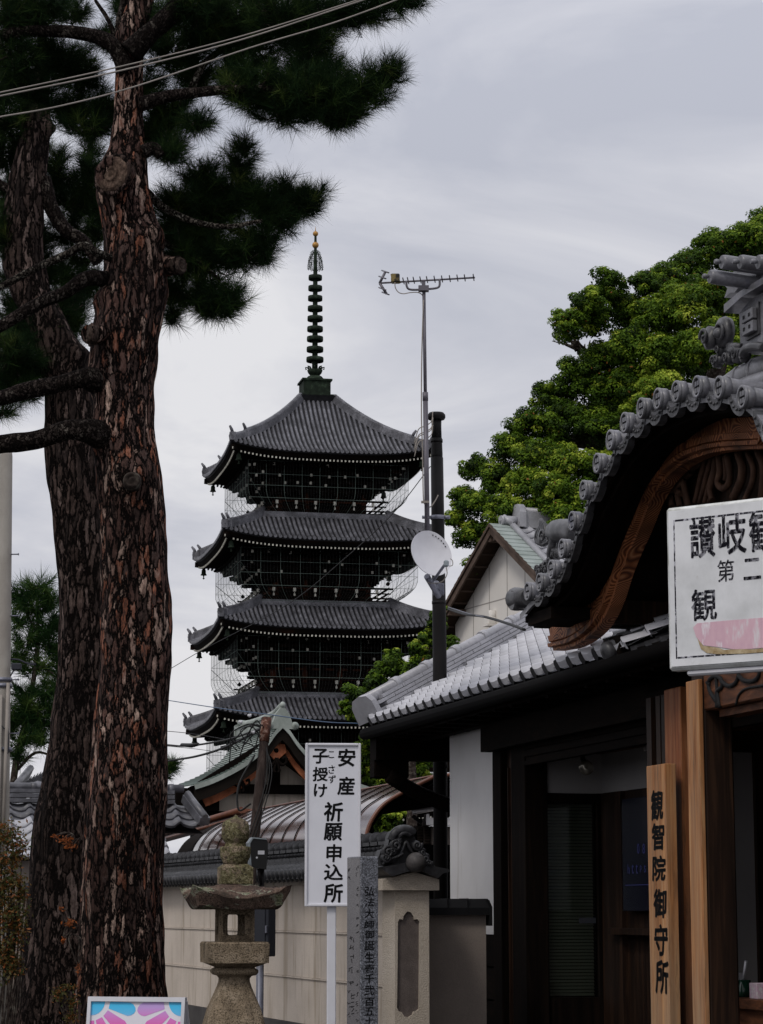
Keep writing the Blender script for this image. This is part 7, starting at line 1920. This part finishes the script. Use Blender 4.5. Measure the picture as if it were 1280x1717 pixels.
def front_pine():
    d = 16.0; b = at(207, 1525, d)
    root = thing('pine_tree', (b.x, b.y, 0), 'big pine with red-flaked bark, sawn limb scars and dark needles, the nearer of two', 'tree', 'large pines at the left')
    left = [(238, -60), (190, 60), (190, 120), (188, 200), (180, 250), (160, 290), (163, 330), (172, 400), (173, 450), (165, 500), (158, 545), (151, 600), (154, 650), (156, 720), (162, 800), (164, 900), (168, 1000), (166, 1100), (158, 1200), (152, 1300), (145, 1400), (137, 1500), (132, 1600), (128, 1717)]
    right = [(268, -60), (243, 60), (242, 120), (243, 200), (247, 260), (254, 330), (268, 385), (283, 440), (286, 490), (276, 540), (268, 580), (262, 640), (262, 740), (272, 800), (275, 860), (279, 960), (286, 1040), (287, 1120), (282, 1220), (277, 1330), (271, 1430), (270, 1510), (275, 1600), (283, 1717)]
    trunk_mesh('trunk', left, right, d, M['bark'], root, sub=300, seg=160, knots=((222, 806, .10, .05, 0), (205, 800, .2, .03, 0), (258, 398, .09, .05, 0), (170, 505, .07, .05, 0), (190, 560, .12, .05, 0), (165, 735, .12, .04, 0), (160, 640, .10, .04, 0), (190, 330, .10, .03, 0), (250, 600, .15, .02, 0)))
    mb = MB()
    def L_(p, w, dd=0, n=7):
        C, W_ = limb(p, d + dd, w, n); m_ = MB(); m_.tube(C, W_, 16); build('limb', m_, M['bark_limb'] if w[0] != 14 else M['limb_pale'], root)
    # limbs leaving left
    L_([(212, 752, .3), (165, 728, .08), (140, 722), (110, 722), (60, 738), (0, 745), (-60, 755)], [62, 50, 38, 34, 33, 33, 30], -.25)
    L_([(208, 655, .3), (160, 638, .06), (135, 635), (95, 645), (45, 655), (0, 668), (-60, 680)], [56, 44, 32, 30, 30, 27, 24], -.2)
    L_([(205, 440, .35), (165, 425), (140, 412), (110, 428), (60, 450), (0, 482), (-40, 500)], [14, 15, 15, 14, 13, 12, 11], -.3)
    L_([(205, 475, .3), (150, 466), (110, 490), (60, 512), (0, 548), (-40, 570)], [34, 26, 23, 22, 20, 16], -.25)
    # upper limbs
    L_([(215, 120), (185, 72), (130, 55), (70, 52), (20, 55), (-60, 70)], [34, 28, 24, 20, 20, 18], -.1)
    L_([(218, 90), (245, 62), (285, 25), (320, -20)], [44, 36, 34, 30], -.1)
    L_([(235, 175), (280, 162), (330, 155), (390, 150), (460, 150), (540, 165)], [26, 22, 19, 16, 12, 8], -.1)
    L_([(240, 255), (258, 248), (270, 262)], [26, 22, 16], -.1); L_([(245, 320), (270, 345), (320, 370), (380, 380), (440, 370)], [14, 14, 12, 9, 6], .2)
    L_([(260, 400), (320, 430), (370, 470)], [16, 10, 6], .3); L_([(200, 60), (205, 20), (215, -30)], [20, 16, 12]); L_([(200, 90), (185, 40), (160, 0)], [12, 8, 6]); L_([(320, 150), (350, 100), (420, 60), (520, 40)], [14, 12, 9, 6], .3)
    # sawn stubs
    def stub(x, y, x2, y2, w, nrm, rr, dd=-.3, lab=None):
        m = MB(); a = at(x, y, d + .0); e = at(x2, y2, d + dd); r = w / 2 / F_PX * d
        m.tube([a, a.lerp(e, .4), a.lerp(e, .8), e], [r * 1.35, r * 1.12, r * 1.0, r * 1.0], 22); s = build('limb_stub', m, M['bark'], root)
        c = MB(); n = Vector(nrm).normalized(); pr = [(0, .010)]
        for q in range(1, 7): pr += [(r * rr * (q / 7 - .02), .010 + .003 * (q % 2)), (r * rr * q / 7, .006 + .004 * (q % 3))]
        c.lathe(pr + [(r * rr * .96, .002), (r * rr, -.012), (r * rr, -.05)], e + n * .004, 28, axis=n); build('cut_face', c, M['cut_wood'] if y != 300 else M['cut_wood_tan'], s)
        X_ = n.orthogonal().normalized(); Y_ = n.cross(X_); c = MB(); ring = [e - n * .012 + (X_ * math.cos(q * math.pi / 14) + Y_ * math.sin(q * math.pi / 14)) * r * rr * (1.03 + .05 * math.sin(q * 1.7)) for q in range(29)]
        c.tube(ring, [r * (.15 + .05 * math.sin(q * 2.3)) for q in range(29)], 8); build('bark_collar', c, M['bark_dark'], s)
    stub(205, 300, 188, 292, 58, (-.45, -.9, .05), 1.12, -.30)
    stub(200, 560, 150, 561, 33, (-.92, -.4, 0), 1.0, -.34)
    stub(275, 446, 303, 445, 30, (.85, -.5, 0), 1.0, -.12)
    m = MB(); c = at(222, 806, d - .36)
    m.lathe([(0, .028), (.018, .03), (.03, .018), (.034, .03), (.05, .028), (.062, .0), (.06, -.1)], at(222, 806, d - .30), 20, axis=Vector((.1, -1, .05))); build('healed_knot', m, M['bark_branch'], root)
    blobs = [
        # crown at top right
        (330, 20, 60, 40), (400, 20, 60, 50, .3), (470, 30, 70, 45), (540, 35, 55, 40), (600, 20, 60, 26), (665, 0, 55, 18), (420, 80, 60, 35, .2), (520, 75, 40, 25), (350, 60, 50, 30, .4),
        (430, 150, 60, 45), (500, 160, 60, 48), (555, 165, 55, 45), (610, 150, 45, 38), (650, 125, 34, 18), (520, 115, 60, 28, .3), (400, 130, 40, 30, .4), (470, 190, 40, 22), (560, 205, 32, 14), (590, 190, 28, 18),
        # under the cross limb and left
        (290, 190, 42, 30, .3), (330, 205, 28, 18), (275, 235, 36, 28, .2), (290, 262, 24, 18), (250, 215, 30, 30, .5), (130, 120, 40, 40, .4), (165, 190, 50, 36, .5), (110, 180, 40, 30, .4), (240, 150, 30, 25, .6), (90, 100, 45, 40, .3), (150, 215, 45, 14, .3),
        (60, 20, 60, 30), (10, 30, 50, 40), (120, 25, 30, 16, .3), (20, 95, 50, 38), (60, 150, 36, 28, .2), (215, 20, 26, 30, .4), (180, 70, 25, 26, .5), (290, 90, 50, 40, .6), (330, 130, 40, 25, .5), (260, 40, 30, 40, .8),
        # middle right bough
        (300, 350, 40, 40, .4), (350, 350, 50, 45, .4), (400, 280, 26, 26, .4), (410, 250, 14, 16, .4), (340, 300, 38, 22, .4), (390, 330, 50, 35, .4), (440, 340, 45, 30, .4), (480, 320, 26, 18, .4), (500, 345, 40, 20, .4), (530, 330, 16, 20, .4), (470, 370, 40, 22, .4), (430, 395, 40, 22, .4), (400, 430, 45, 26, .4), (445, 420, 24, 20, .4), (350, 430, 50, 40, .4), (310, 420, 35, 40, .4), (300, 490, 28, 36, .4), (340, 490, 45, 30, .4), (380, 500, 34, 24, .4), (360, 520, 40, 14, .4), (290, 530, 14, 14, .4), (320, 385, 60, 40, .7),
    ]
    tf, tw = pine_tufts(blobs, d, rgP, 1.0)
    mb = MB(); twig_mesh(mb, tw); build('twigs', mb, M['bark_branch'], root)
    needle_mass('needles', tf, root, M['needles'], seed=3, per=85)
front_pine()
def back_pine():
    d = 18.2; b = at(90, 1525, d)
    root = thing('pine_tree', (b.x, b.y, 0), 'second pine trunk with darker bark leaning behind the nearer one on its left', 'tree', 'large pines at the left')
    left = [(52, 120), (45, 180), (28, 250), (15, 300), (8, 360), (6, 450), (20, 500), (45, 545), (66, 600), (75, 660), (75, 720), (80, 800), (88, 870), (95, 950), (98, 1050), (97, 1130), (88, 1190), (72, 1300), (56, 1400), (46, 1500), (34, 1600), (12, 1717)]
    right = [(80, 120), (85, 180), (82, 250), (76, 300), (74, 360), (74, 430), (88, 490), (120, 545), (148, 600), (160, 660), (170, 720), (178, 800), (184, 900), (190, 1000), (190, 1717)]
    trunk_mesh('trunk', left, right, d, M['bark_dark'], root, sub=260, seg=128, shift=7.0, knots=((80, 215, .05, .05, 0), (140, 595, .08, .06, 0)))
    mb = MB()
    def L_(p, w, dd=0, n=7):
        C, W_ = limb(p, d + dd, w, n); m_ = MB(); m_.tube(C, W_, 14); build('limb', m_, M['bark_limb'], root)
    L_([(72, 300), (85, 345), (110, 385), (140, 405), (165, 440)], [30, 28, 24, 22, 20]); L_([(60, 190), (30, 150), (-10, 120)], [26, 20, 14]); L_([(70, 160), (75, 90), (60, 20)], [26, 20, 14]); L_([(60, 520), (20, 560), (-20, 590)], [30, 22, 14], .2); L_([(40, 330), (15, 318), (-10, 300)], [20, 16, 12])
    blobs = [(20, 200, 50, 40), (10, 260, 45, 40, .3), (20, 330, 30, 40, .2), (0, 380, 30, 30), (50, 240, 30, 20, .5), (100, 265, 12, 20, .4), (100, 300, 30, 28, .4), (150, 290, 20, 30, .5), (120, 340, 32, 30, .5), (165, 350, 20, 30, .5), (160, 390, 20, 24, .5), (150, 255, 20, 12, .6),
             (40, 420, 50, 18, .6), (110, 520, 40, 26, .3), (60, 560, 55, 40, .1), (20, 600, 50, 40, -.2), (90, 590, 40, 30, .2), (30, 520, 45, 30, .2), (130, 550, 24, 18, .3), (20, 650, 36, 20, -.2), (0, 690, 34, 14, -.4), (45, 660, 24, 12, -.2), (60, 470, 40, 20, .4), (130, 470, 30, 16, .6), (20, 470, 30, 14, .3), (10, 150, 50, 30), (15, 420, 20, 30), (140, 430, 30, 24, .7), (140, 320, 40, 40, .6), (110, 380, 36, 30, .7), (60, 400, 30, 30, .8), (90, 450, 40, 20, .8), (150, 480, 30, 24, .8), (90, 540, 50, 26, .5), (40, 620, 50, 30, .1), (100, 500, 50, 20, .9), (30, 560, 50, 30, .4), (10, 640, 40, 30, -.1)]
    tf, tw = pine_tufts(blobs, d, rgP, 1.0)
    mb = MB(); twig_mesh(mb, tw); build('twigs', mb, M['bark_branch'], root)
    needle_mass('needles', tf, root, M['needles'], seed=5, per=85)
back_pine()
def far_pine(name_lab, d, blobs, trunk, limbs_, seed, tuft=2.6, x0=60):
    b = at(x0, 1525, d); root = thing('pine_tree', (b.x, b.y, 0), name_lab, 'tree')
    mb = MB(); C, W_ = limb(trunk[0], d, trunk[1], 6); C = [Vector((C[0].x, C[0].y, 0))] + C; W_ = [W_[0] * 1.15] + W_; mb.tube(C, W_, 12); build('trunk', mb, M['bark_branch'], root)
    mb = MB()
    for p, w in limbs_: C, W_ = limb(p, d, w, 5); m_ = MB(); m_.tube(C, W_, 7); build('limb', m_, M['bark_branch'], root)
    rg = random.Random(seed); tf, tw = pine_tufts(blobs, d, rg, .62, tuft, .9); twig_mesh(mb, tw, .02); build('twigs', mb, M['bark_branch'], root)
    needle_mass('needles', tf, root, M['needles_far'], length=.13, width=.013, per=60, seed=seed)
far_pine('distant bright green pine seen between the concrete pole and the big trunks', 46,
    [(60, 985, 30, 14), (35, 1000, 18, 12), (85, 1010, 16, 14), (60, 1020, 35, 14), (30, 1040, 16, 12), (75, 1050, 24, 18), (45, 1075, 26, 16), (85, 1085, 16, 14), (30, 1105, 16, 12), (60, 1120, 30, 12), (40, 1160, 24, 12), (75, 1160, 20, 14), (35, 1200, 26, 18), (65, 1205, 28, 18), (85, 1190, 12, 12), (40, 1240, 24, 16), (70, 1240, 16, 14), (30, 1270, 14, 10), (55, 1185, 30, 14), (100, 1150, 20, 60, .5), (120, 1050, 30, 60, .5), (14, 1215, 14, 22)],
    ([(20, 1400), (24, 1300), (45, 1200), (62, 1100), (64, 1000)], [14, 12, 10, 8, 4]), [([(30, 1290), (60, 1262), (95, 1270)], [6, 5, 3]), ([(45, 1200), (80, 1215), (110, 1235)], [6, 5, 3]), ([(60, 1110), (90, 1130)], [5, 3]), ([(50, 1170), (25, 1150), (10, 1120)], [5, 4, 3]), ([(62, 1060), (40, 1020)], [5, 3])], 31)
far_pine('tip of a distant pine bough peeping out right of the big trunk', 52, [(290, 1282, 7, 6), (283, 1290, 8, 6), (270, 1298, 14, 10), (250, 1290, 20, 20)], ([(235, 1400), (238, 1340), (245, 1290)], [10, 9, 6]), [([(245, 1300), (270, 1295), (290, 1283)], [6, 4, 2])], 37, 2.0, 238)

# ------------------------------------------------------------------ broadleaf crowns
def leaf_crown(name, blobs, d, parent, seed, leaf=.10, sub=34, per=70, mat=None, inner=300):
    rg = np.random.default_rng(seed); Cs = []; Ns = []; Ts = []; Ls = []
    for bi, bl in enumerate(blobs):
        x, y, r = bl[:3]; dd = d + (bl[3] if len(bl) > 3 else 0); tone = bl[4] if len(bl) > 4 else 0
        c = np.array(at(x, y, dd)); R = r / F_PX * dd
        ns = max(8, int(sub * (r / 50) ** 1.6))
        q = rg.normal(size=(ns, 3)); q[:, 1] -= .45; q[:, 2] += .25; q /= np.linalg.norm(q, axis=1)[:, None]
        subc = c + q * R * rg.uniform(.62, .98, (ns, 1)) * np.array([1, 1, .82]); sr = R * rg.uniform(.22, .40, ns) if r > 30 else R * rg.uniform(.3, .5, ns)
        for s in range(ns):
            n = int(per * (sr[s] / .2) ** 1.5) + 20
            p = rg.normal(size=(n, 3)); p[:, 2] += .25; p /= np.linalg.norm(p, axis=1)[:, None]
            rad = sr[s] * rg.uniform(.72, 1.12, (n, 1)); Cs.append(subc[s] + p * rad * np.array([1, 1, .75])); Ns.append(p + rg.normal(size=(n, 3)) * .30 + np.array([0, -.1, .45]))
            Ts.append(np.clip(.40 + tone + .16 * rg.normal() + .18 * p[:, 2] + .08 * rg.normal(size=n), 0, 1))  # clump tops tinted lighter than undersides, standing in for light
        n = inner; p = rg.normal(size=(n, 3)); p /= np.linalg.norm(p, axis=1)[:, None]; Cs.append(c + p * R * rg.uniform(.1, .7, (n, 1))); Ns.append(rg.normal(size=(n, 3))); Ts.append(np.full(n, .1))  # inner leaves tinted dark to paint the shade inside the crown
    C = np.concatenate(Cs); Nn = np.concatenate(Ns); T = np.concatenate(Ts); Nn /= np.linalg.norm(Nn, axis=1)[:, None]; n = len(C)
    U = np.cross(Nn, rg.normal(size=(n, 3))); U /= np.linalg.norm(U, axis=1)[:, None]; W_ = np.cross(Nn, U); s = leaf * rg.uniform(.6, 1.15, n)[:, None]
    V = np.empty((n * 4, 3)); V[0::4] = C - U * s * .55; V[1::4] = C + W_ * s * .30 + Nn * s * .06; V[2::4] = C + U * s * .55; V[3::4] = C - W_ * s * .30 + Nn * s * .06
    rare = rg.random(n) < .004; T[rare] = 1.0; T[~rare] = np.minimum(T[~rare], .93)
    return raw_mesh(name, V, np.arange(n * 4).reshape(n, 4), mat or M['leaf'], parent, attr=T)
def camphor():
    d = 42.0; b = at(1150, 1525, d)
    root = thing('camphor_tree', (b.x, b.y, 0), 'huge bright green camphor tree billowing up behind the temple gate', 'tree')
    bl = [(1250, 410, 45, 1), (1200, 420, 42, 1, -.08), (1290, 400, 55, 2), (1160, 455, 42, 1, -.1), (1110, 480, 42, .5, -.05), (1080, 480, 26, 0, -.05), (1015, 480, 38, 0, -.05), (985, 510, 32, -.5), (955, 545, 36, -.5, .02), (1000, 540, 36, 0, -.05), (1050, 530, 44, .5, -.05), (1150, 520, 48, -.5, .12), (1190, 490, 40, -.3, .15), (1100, 540, 48, -.2, .0), (1230, 520, 50, 0, .02), (1060, 585, 46, -.4, .02), (1110, 600, 46, -.6, .02), (1170, 590, 46, -.8, .1), (1210, 570, 40, -1, .08), (1010, 610, 42, 0, -.02), (960, 635, 38, 0, -.08), (920, 668, 36, .2, -.08), (1000, 665, 46, 0, -.05), (1060, 650, 46, -.3), (1110, 660, 42, -1.4, .14), (1080, 690, 36, -1.4, .12),
          (890, 715, 38, 0, -.05), (950, 715, 46, 0, -.05), (1010, 730, 46, -.3, -.05), (850, 755, 36, 0, -.05), (900, 770, 44, -.4, .05), (960, 780, 46, -.8, .16), (1020, 790, 42, -.8, .12), (795, 785, 26, .2, -.02), (830, 805, 36, 0, .02), (880, 815, 40, -.6, .14), (930, 825, 40, -1, .14), (990, 840, 44, -1, .05), (775, 835, 24, 0, .02), (765, 870, 22, 0, .15), (800, 850, 34, -.2, .0), (850, 860, 38, -.6, .08), (900, 870, 40, -.6, .0), (950, 870, 38, -1.2, .1), (790, 900, 30, 0, .0), (830, 900, 34, -.3, .0), (800, 945, 22, 0, .0), (790, 980, 14, .3, .0), (880, 920, 40, 1), (950, 930, 50, 1), (1040, 720, 60, 2), (1150, 620, 70, 2.5), (1220, 640, 60, 2), (1060, 800, 60, 2), (1180, 700, 60, 2), (1270, 480, 60, 2), (1290, 600, 70, 2), (1270, 700, 60, 2)]
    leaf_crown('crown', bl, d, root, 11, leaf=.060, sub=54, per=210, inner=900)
    mb = MB()
    for p, w in (([(1150, 1525), (1145, 1200), (1120, 900), (1080, 700), (1040, 560)], [90, 80, 64, 40, 20]), ([(1120, 900), (1180, 700), (1230, 520)], [50, 40, 20]), ([(1110, 800), (980, 740), (880, 760)], [40, 26, 12]), ([(1080, 700), (1020, 620), (995, 590), (968, 592)], [24, 14, 10, 7]), ([(1120, 900), (950, 880), (810, 850)], [40, 26, 12])):
        C, W_ = limb(p, d + .6, w, 6)
        if p[0][1] > 1500: C = [Vector((C[0].x, C[0].y, 0))] + C; W_ = [W_[0] * 1.1] + W_
        mb.tube(C, W_, 12)
    tr = build('trunk', mb, M['bark_branch'], root)
    mb = MB(); rr = random.Random(4)
    for k in range(16):        # bare twigs in the gap
        x = 968 + rr.uniform(-4, 30); q = at(x, 590 + rr.uniform(-6, 2), d + .5); e = at(x + rr.uniform(-55, 5), 575 + rr.uniform(-40, 8), d + .5); mb.tube([q, q.lerp(e, .5) + Vector((0, 0, rr.uniform(-.06, .06))), e], [.03, .018, .008], 5)
    build('bare_twigs', mb, M['bark_branch'], root)
camphor()
def young_tree():
    d = 34.0; b = at(690, 1525, d); root = thing('broadleaf_tree', (b.x, b.y, 0), 'smaller bright green tree in front of the pagoda, left of the flue pipe', 'tree')
    bl = [(595, 1170, 24), (582, 1185, 16), (625, 1150, 26), (655, 1120, 26), (660, 1100, 18), (690, 1130, 26), (700, 1095, 22), (715, 1070, 20), (730, 1045, 20), (640, 1180, 28), (680, 1170, 30), (720, 1120, 30), (755, 1100, 34), (600, 1200, 22, .5), (725, 1160, 30, .5), (790, 1120, 40, 1), (735, 1020, 12), (640, 1210, 30, 1), (690, 1215, 30, 1), (740, 1200, 30, 1),
          (620, 1250, 30, 1), (670, 1260, 36, 1), (720, 1250, 30, 1), (600, 1290, 26, 1), (650, 1300, 34, 1), (700, 1300, 30, 1), (660, 1340, 36, 1.4), (640, 1380, 26, 2), (660, 1370, 18, -1)]
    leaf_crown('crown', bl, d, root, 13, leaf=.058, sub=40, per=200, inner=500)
    mb = MB(); C, W_ = limb([(690, 1525), (690, 1300), (680, 1180), (665, 1120)], d + .3, [22, 18, 12, 6], 6); C = [Vector((C[0].x, C[0].y, 0))] + C; W_ = [W_[0] * 1.1] + W_; mb.tube(C, W_, 10); 
    for p in ([(690, 1260), (720, 1150), (725, 1060)], [(685, 1230), (630, 1190), (600, 1180)]): C, W_ = limb(p, d + .3, [12, 8, 4], 5); mb.tube(C, W_, 7)
    build('trunk', mb, M['bark_branch'], root)
young_tree()
# ------------------------------------------------------------------ shrubs with small autumn leaves
def sprigs(lab, name, d, pts, mat, n, size, seed, base, cat='shrub', stems=True, grp=None):
    rg = np.random.default_rng(seed); b = at(base[0], base[1], d); onground = True
    root = thing(name, (b.x, b.y, 0 if cat == 'shrub' else b.z), lab, cat, grp)
    C = []
    for (x, y, rx, ry) in pts:
        c = np.array(at(x, y, d)); k = d / F_PX; m = int(n * rx * ry / 100); q = rg.normal(size=(m, 3)) * .5; C.append(c + q * np.array([rx * k, rx * k * .7, ry * k]))
    C = np.concatenate(C); m = len(C); Nn = rg.normal(size=(m, 3)) + np.array([0, -.5, .6]); Nn /= np.linalg.norm(Nn, axis=1)[:, None]; U = np.cross(Nn, rg.normal(size=(m, 3))); U /= np.linalg.norm(U, axis=1)[:, None]; W_ = np.cross(Nn, U); s = size * rg.uniform(.5, 1.2, m)[:, None]
    V = np.empty((m * 4, 3)); V[0::4] = C - U * s * .6; V[1::4] = C + W_ * s * .25; V[2::4] = C + U * s * .6; V[3::4] = C - W_ * s * .25
    raw_mesh('leaves', V, np.arange(m * 4).reshape(m, 4), M[mat], root, attr=rg.beta(1.4, 1.6, m))
    mb = MB(); rr = random.Random(seed); bb = Vector((b.x, b.y + .02, root.location.z))
    for (x, y, rx, ry) in pts:
        for k in range(3):
            e = at(x + rr.uniform(-rx, rx) * .7, y + rr.uniform(-ry, ry) * .6, d); mb.tube(catmull([bb, bb.lerp(e, .5) + Vector((rr.uniform(-.05, .05), 0, .06)), e], 4), .0045, 4)
    build('stems', mb, M['bark_branch'], root)
sprigs('loose shrub turning rusty red beside the concrete pole', 'garden_shrub', 15.5, [(10, 1400, 26, 20), (30, 1425, 18, 20), (8, 1450, 22, 24), (25, 1480, 22, 16), (10, 1530, 24, 30), (30, 1550, 16, 40), (8, 1600, 20, 40), (25, 1620, 14, 20), (38, 1500, 12, 14), (5, 1490, 14, 20)], 'leaf_red', 85, .028, 3, (-5, 1717))
sprigs('sprig of orange leaves growing from the trunk, the topmost one', 'orange_sprig', 15.1, [(112, 1408, 13, 5), (92, 1402, 8, 3), (120, 1418, 10, 6)], 'leaf_orange', 120, .022, 6, (128, 1425), 'sprig', grp='orange sprigs on the pine trunk')
sprigs('pair of small orange sprigs halfway down the trunk', 'orange_sprig', 15.1, [(118, 1548, 9, 6), (105, 1525, 5, 3), (108, 1577, 5, 5), (131, 1625, 4, 8)], 'leaf_orange', 120, .022, 8, (122, 1565), 'sprig', grp='orange sprigs on the pine trunk')
sprigs('lowest sprig of yellow green and orange leaves at trunk foot', 'orange_sprig', 15.0, [(100, 1668, 12, 12), (122, 1680, 9, 14), (115, 1655, 14, 5), (120, 1705, 12, 10)], 'leaf_red', 130, .020, 9, (112, 1717), 'sprig', grp='orange sprigs on the pine trunk')

# ------------------------------------------------------------------ overhead cables
def cable(name, pts, r, mat, lab, n=8, grp=None, cat='cable'):
    C = catmull([at(x, y, d) for x, y, d in pts], n); m = MB(); m.tube(C, r, 6); o = build(name, m, mat, loc=C[0]); tag(o, lab, cat, grp); return o
g_ = 'pale cables crossing the top left corner'
cable('overhead_cable', [(-60, 165, 12.2), (0, 155, 12.4), (200, 112, 12.8), (400, 62, 13.2), (600, 0, 13.6), (700, -34, 13.9)], .0045, M['cable_pale'], 'uppermost of the pale cables slung across the pine at top left', grp=g_)
cable('overhead_cable', [(-60, 171, 12.2), (0, 161, 12.35), (200, 119, 12.7), (400, 68, 13.1), (600, 3, 13.5), (700, -30, 13.8)], .005, M['cable_pale'], 'middle pale cable, close below the uppermost one at top left', grp=g_)
cable('overhead_cable', [(-60, 208, 12.0), (0, 196, 12.2), (100, 178, 12.4), (230, 144, 12.7), (420, 80, 13.1), (560, 38, 13.4), (680, -6, 13.7), (740, -30, 13.8)], .005, M['cable_pale'], 'lowest pale cable crossing the pine trunk at top left', grp=g_)
cable('service_cable', [(752, 1021, 21.9), (780, 1030, 20.5), (812, 1034, 19.5), (850, 1045, 18.2), (880, 1056, 17.2)], .011, M['cable'], 'thick black cable drooping from house eave bracket to the shop roof')
cable('service_cable', [(752, 1018, 21.9), (790, 1030, 20.2), (812, 1034, 19.4)], .005, M['galv'], 'thin steel stay wire above the black cable at the house eave')
cable('diagonal_wire', [(285, 1122, 34), (345, 1087, 32), (480, 1015, 28), (580, 935, 25), (660, 860, 23), (722, 782, 22.4)], .0045, M['cable'], 'thin dark wire running diagonally across the pagoda to the flue pipe')
cable('level_wire', [(280, 1174, 30), (365, 1187, 27), (450, 1198, 24), (540, 1210, 22), (600, 1213, 21)], .0055, M['cable_blue'], 'bluish wire passing in front of the lowest visible pagoda roof')
cable('twisted_cable', [(280, 1276, 22), (330, 1268, 21), (380, 1252, 20), (430, 1226, 19), (446, 1216, 18.9)], .010, M['cable'], 'lower thick twisted cable sagging towards the wooden pole')
cable('twisted_cable', [(280, 1249, 22), (310, 1251, 21.5), (345, 1247, 21), (390, 1238, 20), (446, 1218, 18.9)], .009, M['cable'], 'upper thick twisted cable with a dark joint, left of wooden pole')
cable('thin_wire', [(270, 1225, 40), (320, 1230, 42), (380, 1240, 46)], .006, M['cable'], 'faint thin wire left of the lowest pagoda eave, the higher one')
cable('thin_wire', [(270, 1250, 40), (330, 1256, 42), (372, 1262, 46)], .005, M['cable'], 'faint thin wire left of the lowest pagoda eave, the lower one')
m = MB(); C = [at(x, y, d) for x, y, d in ((305, 1249, 21.5), (322, 1250, 21.3), (333, 1248, 21.2))]; m.tube(C, [.016, .02, .014], 8); tag(build('cable_joint', m, M['cable'], loc=C[0]), 'thick dark splice sleeve on the upper twisted cable', 'cable joint')
bpy.context.view_layer.update()
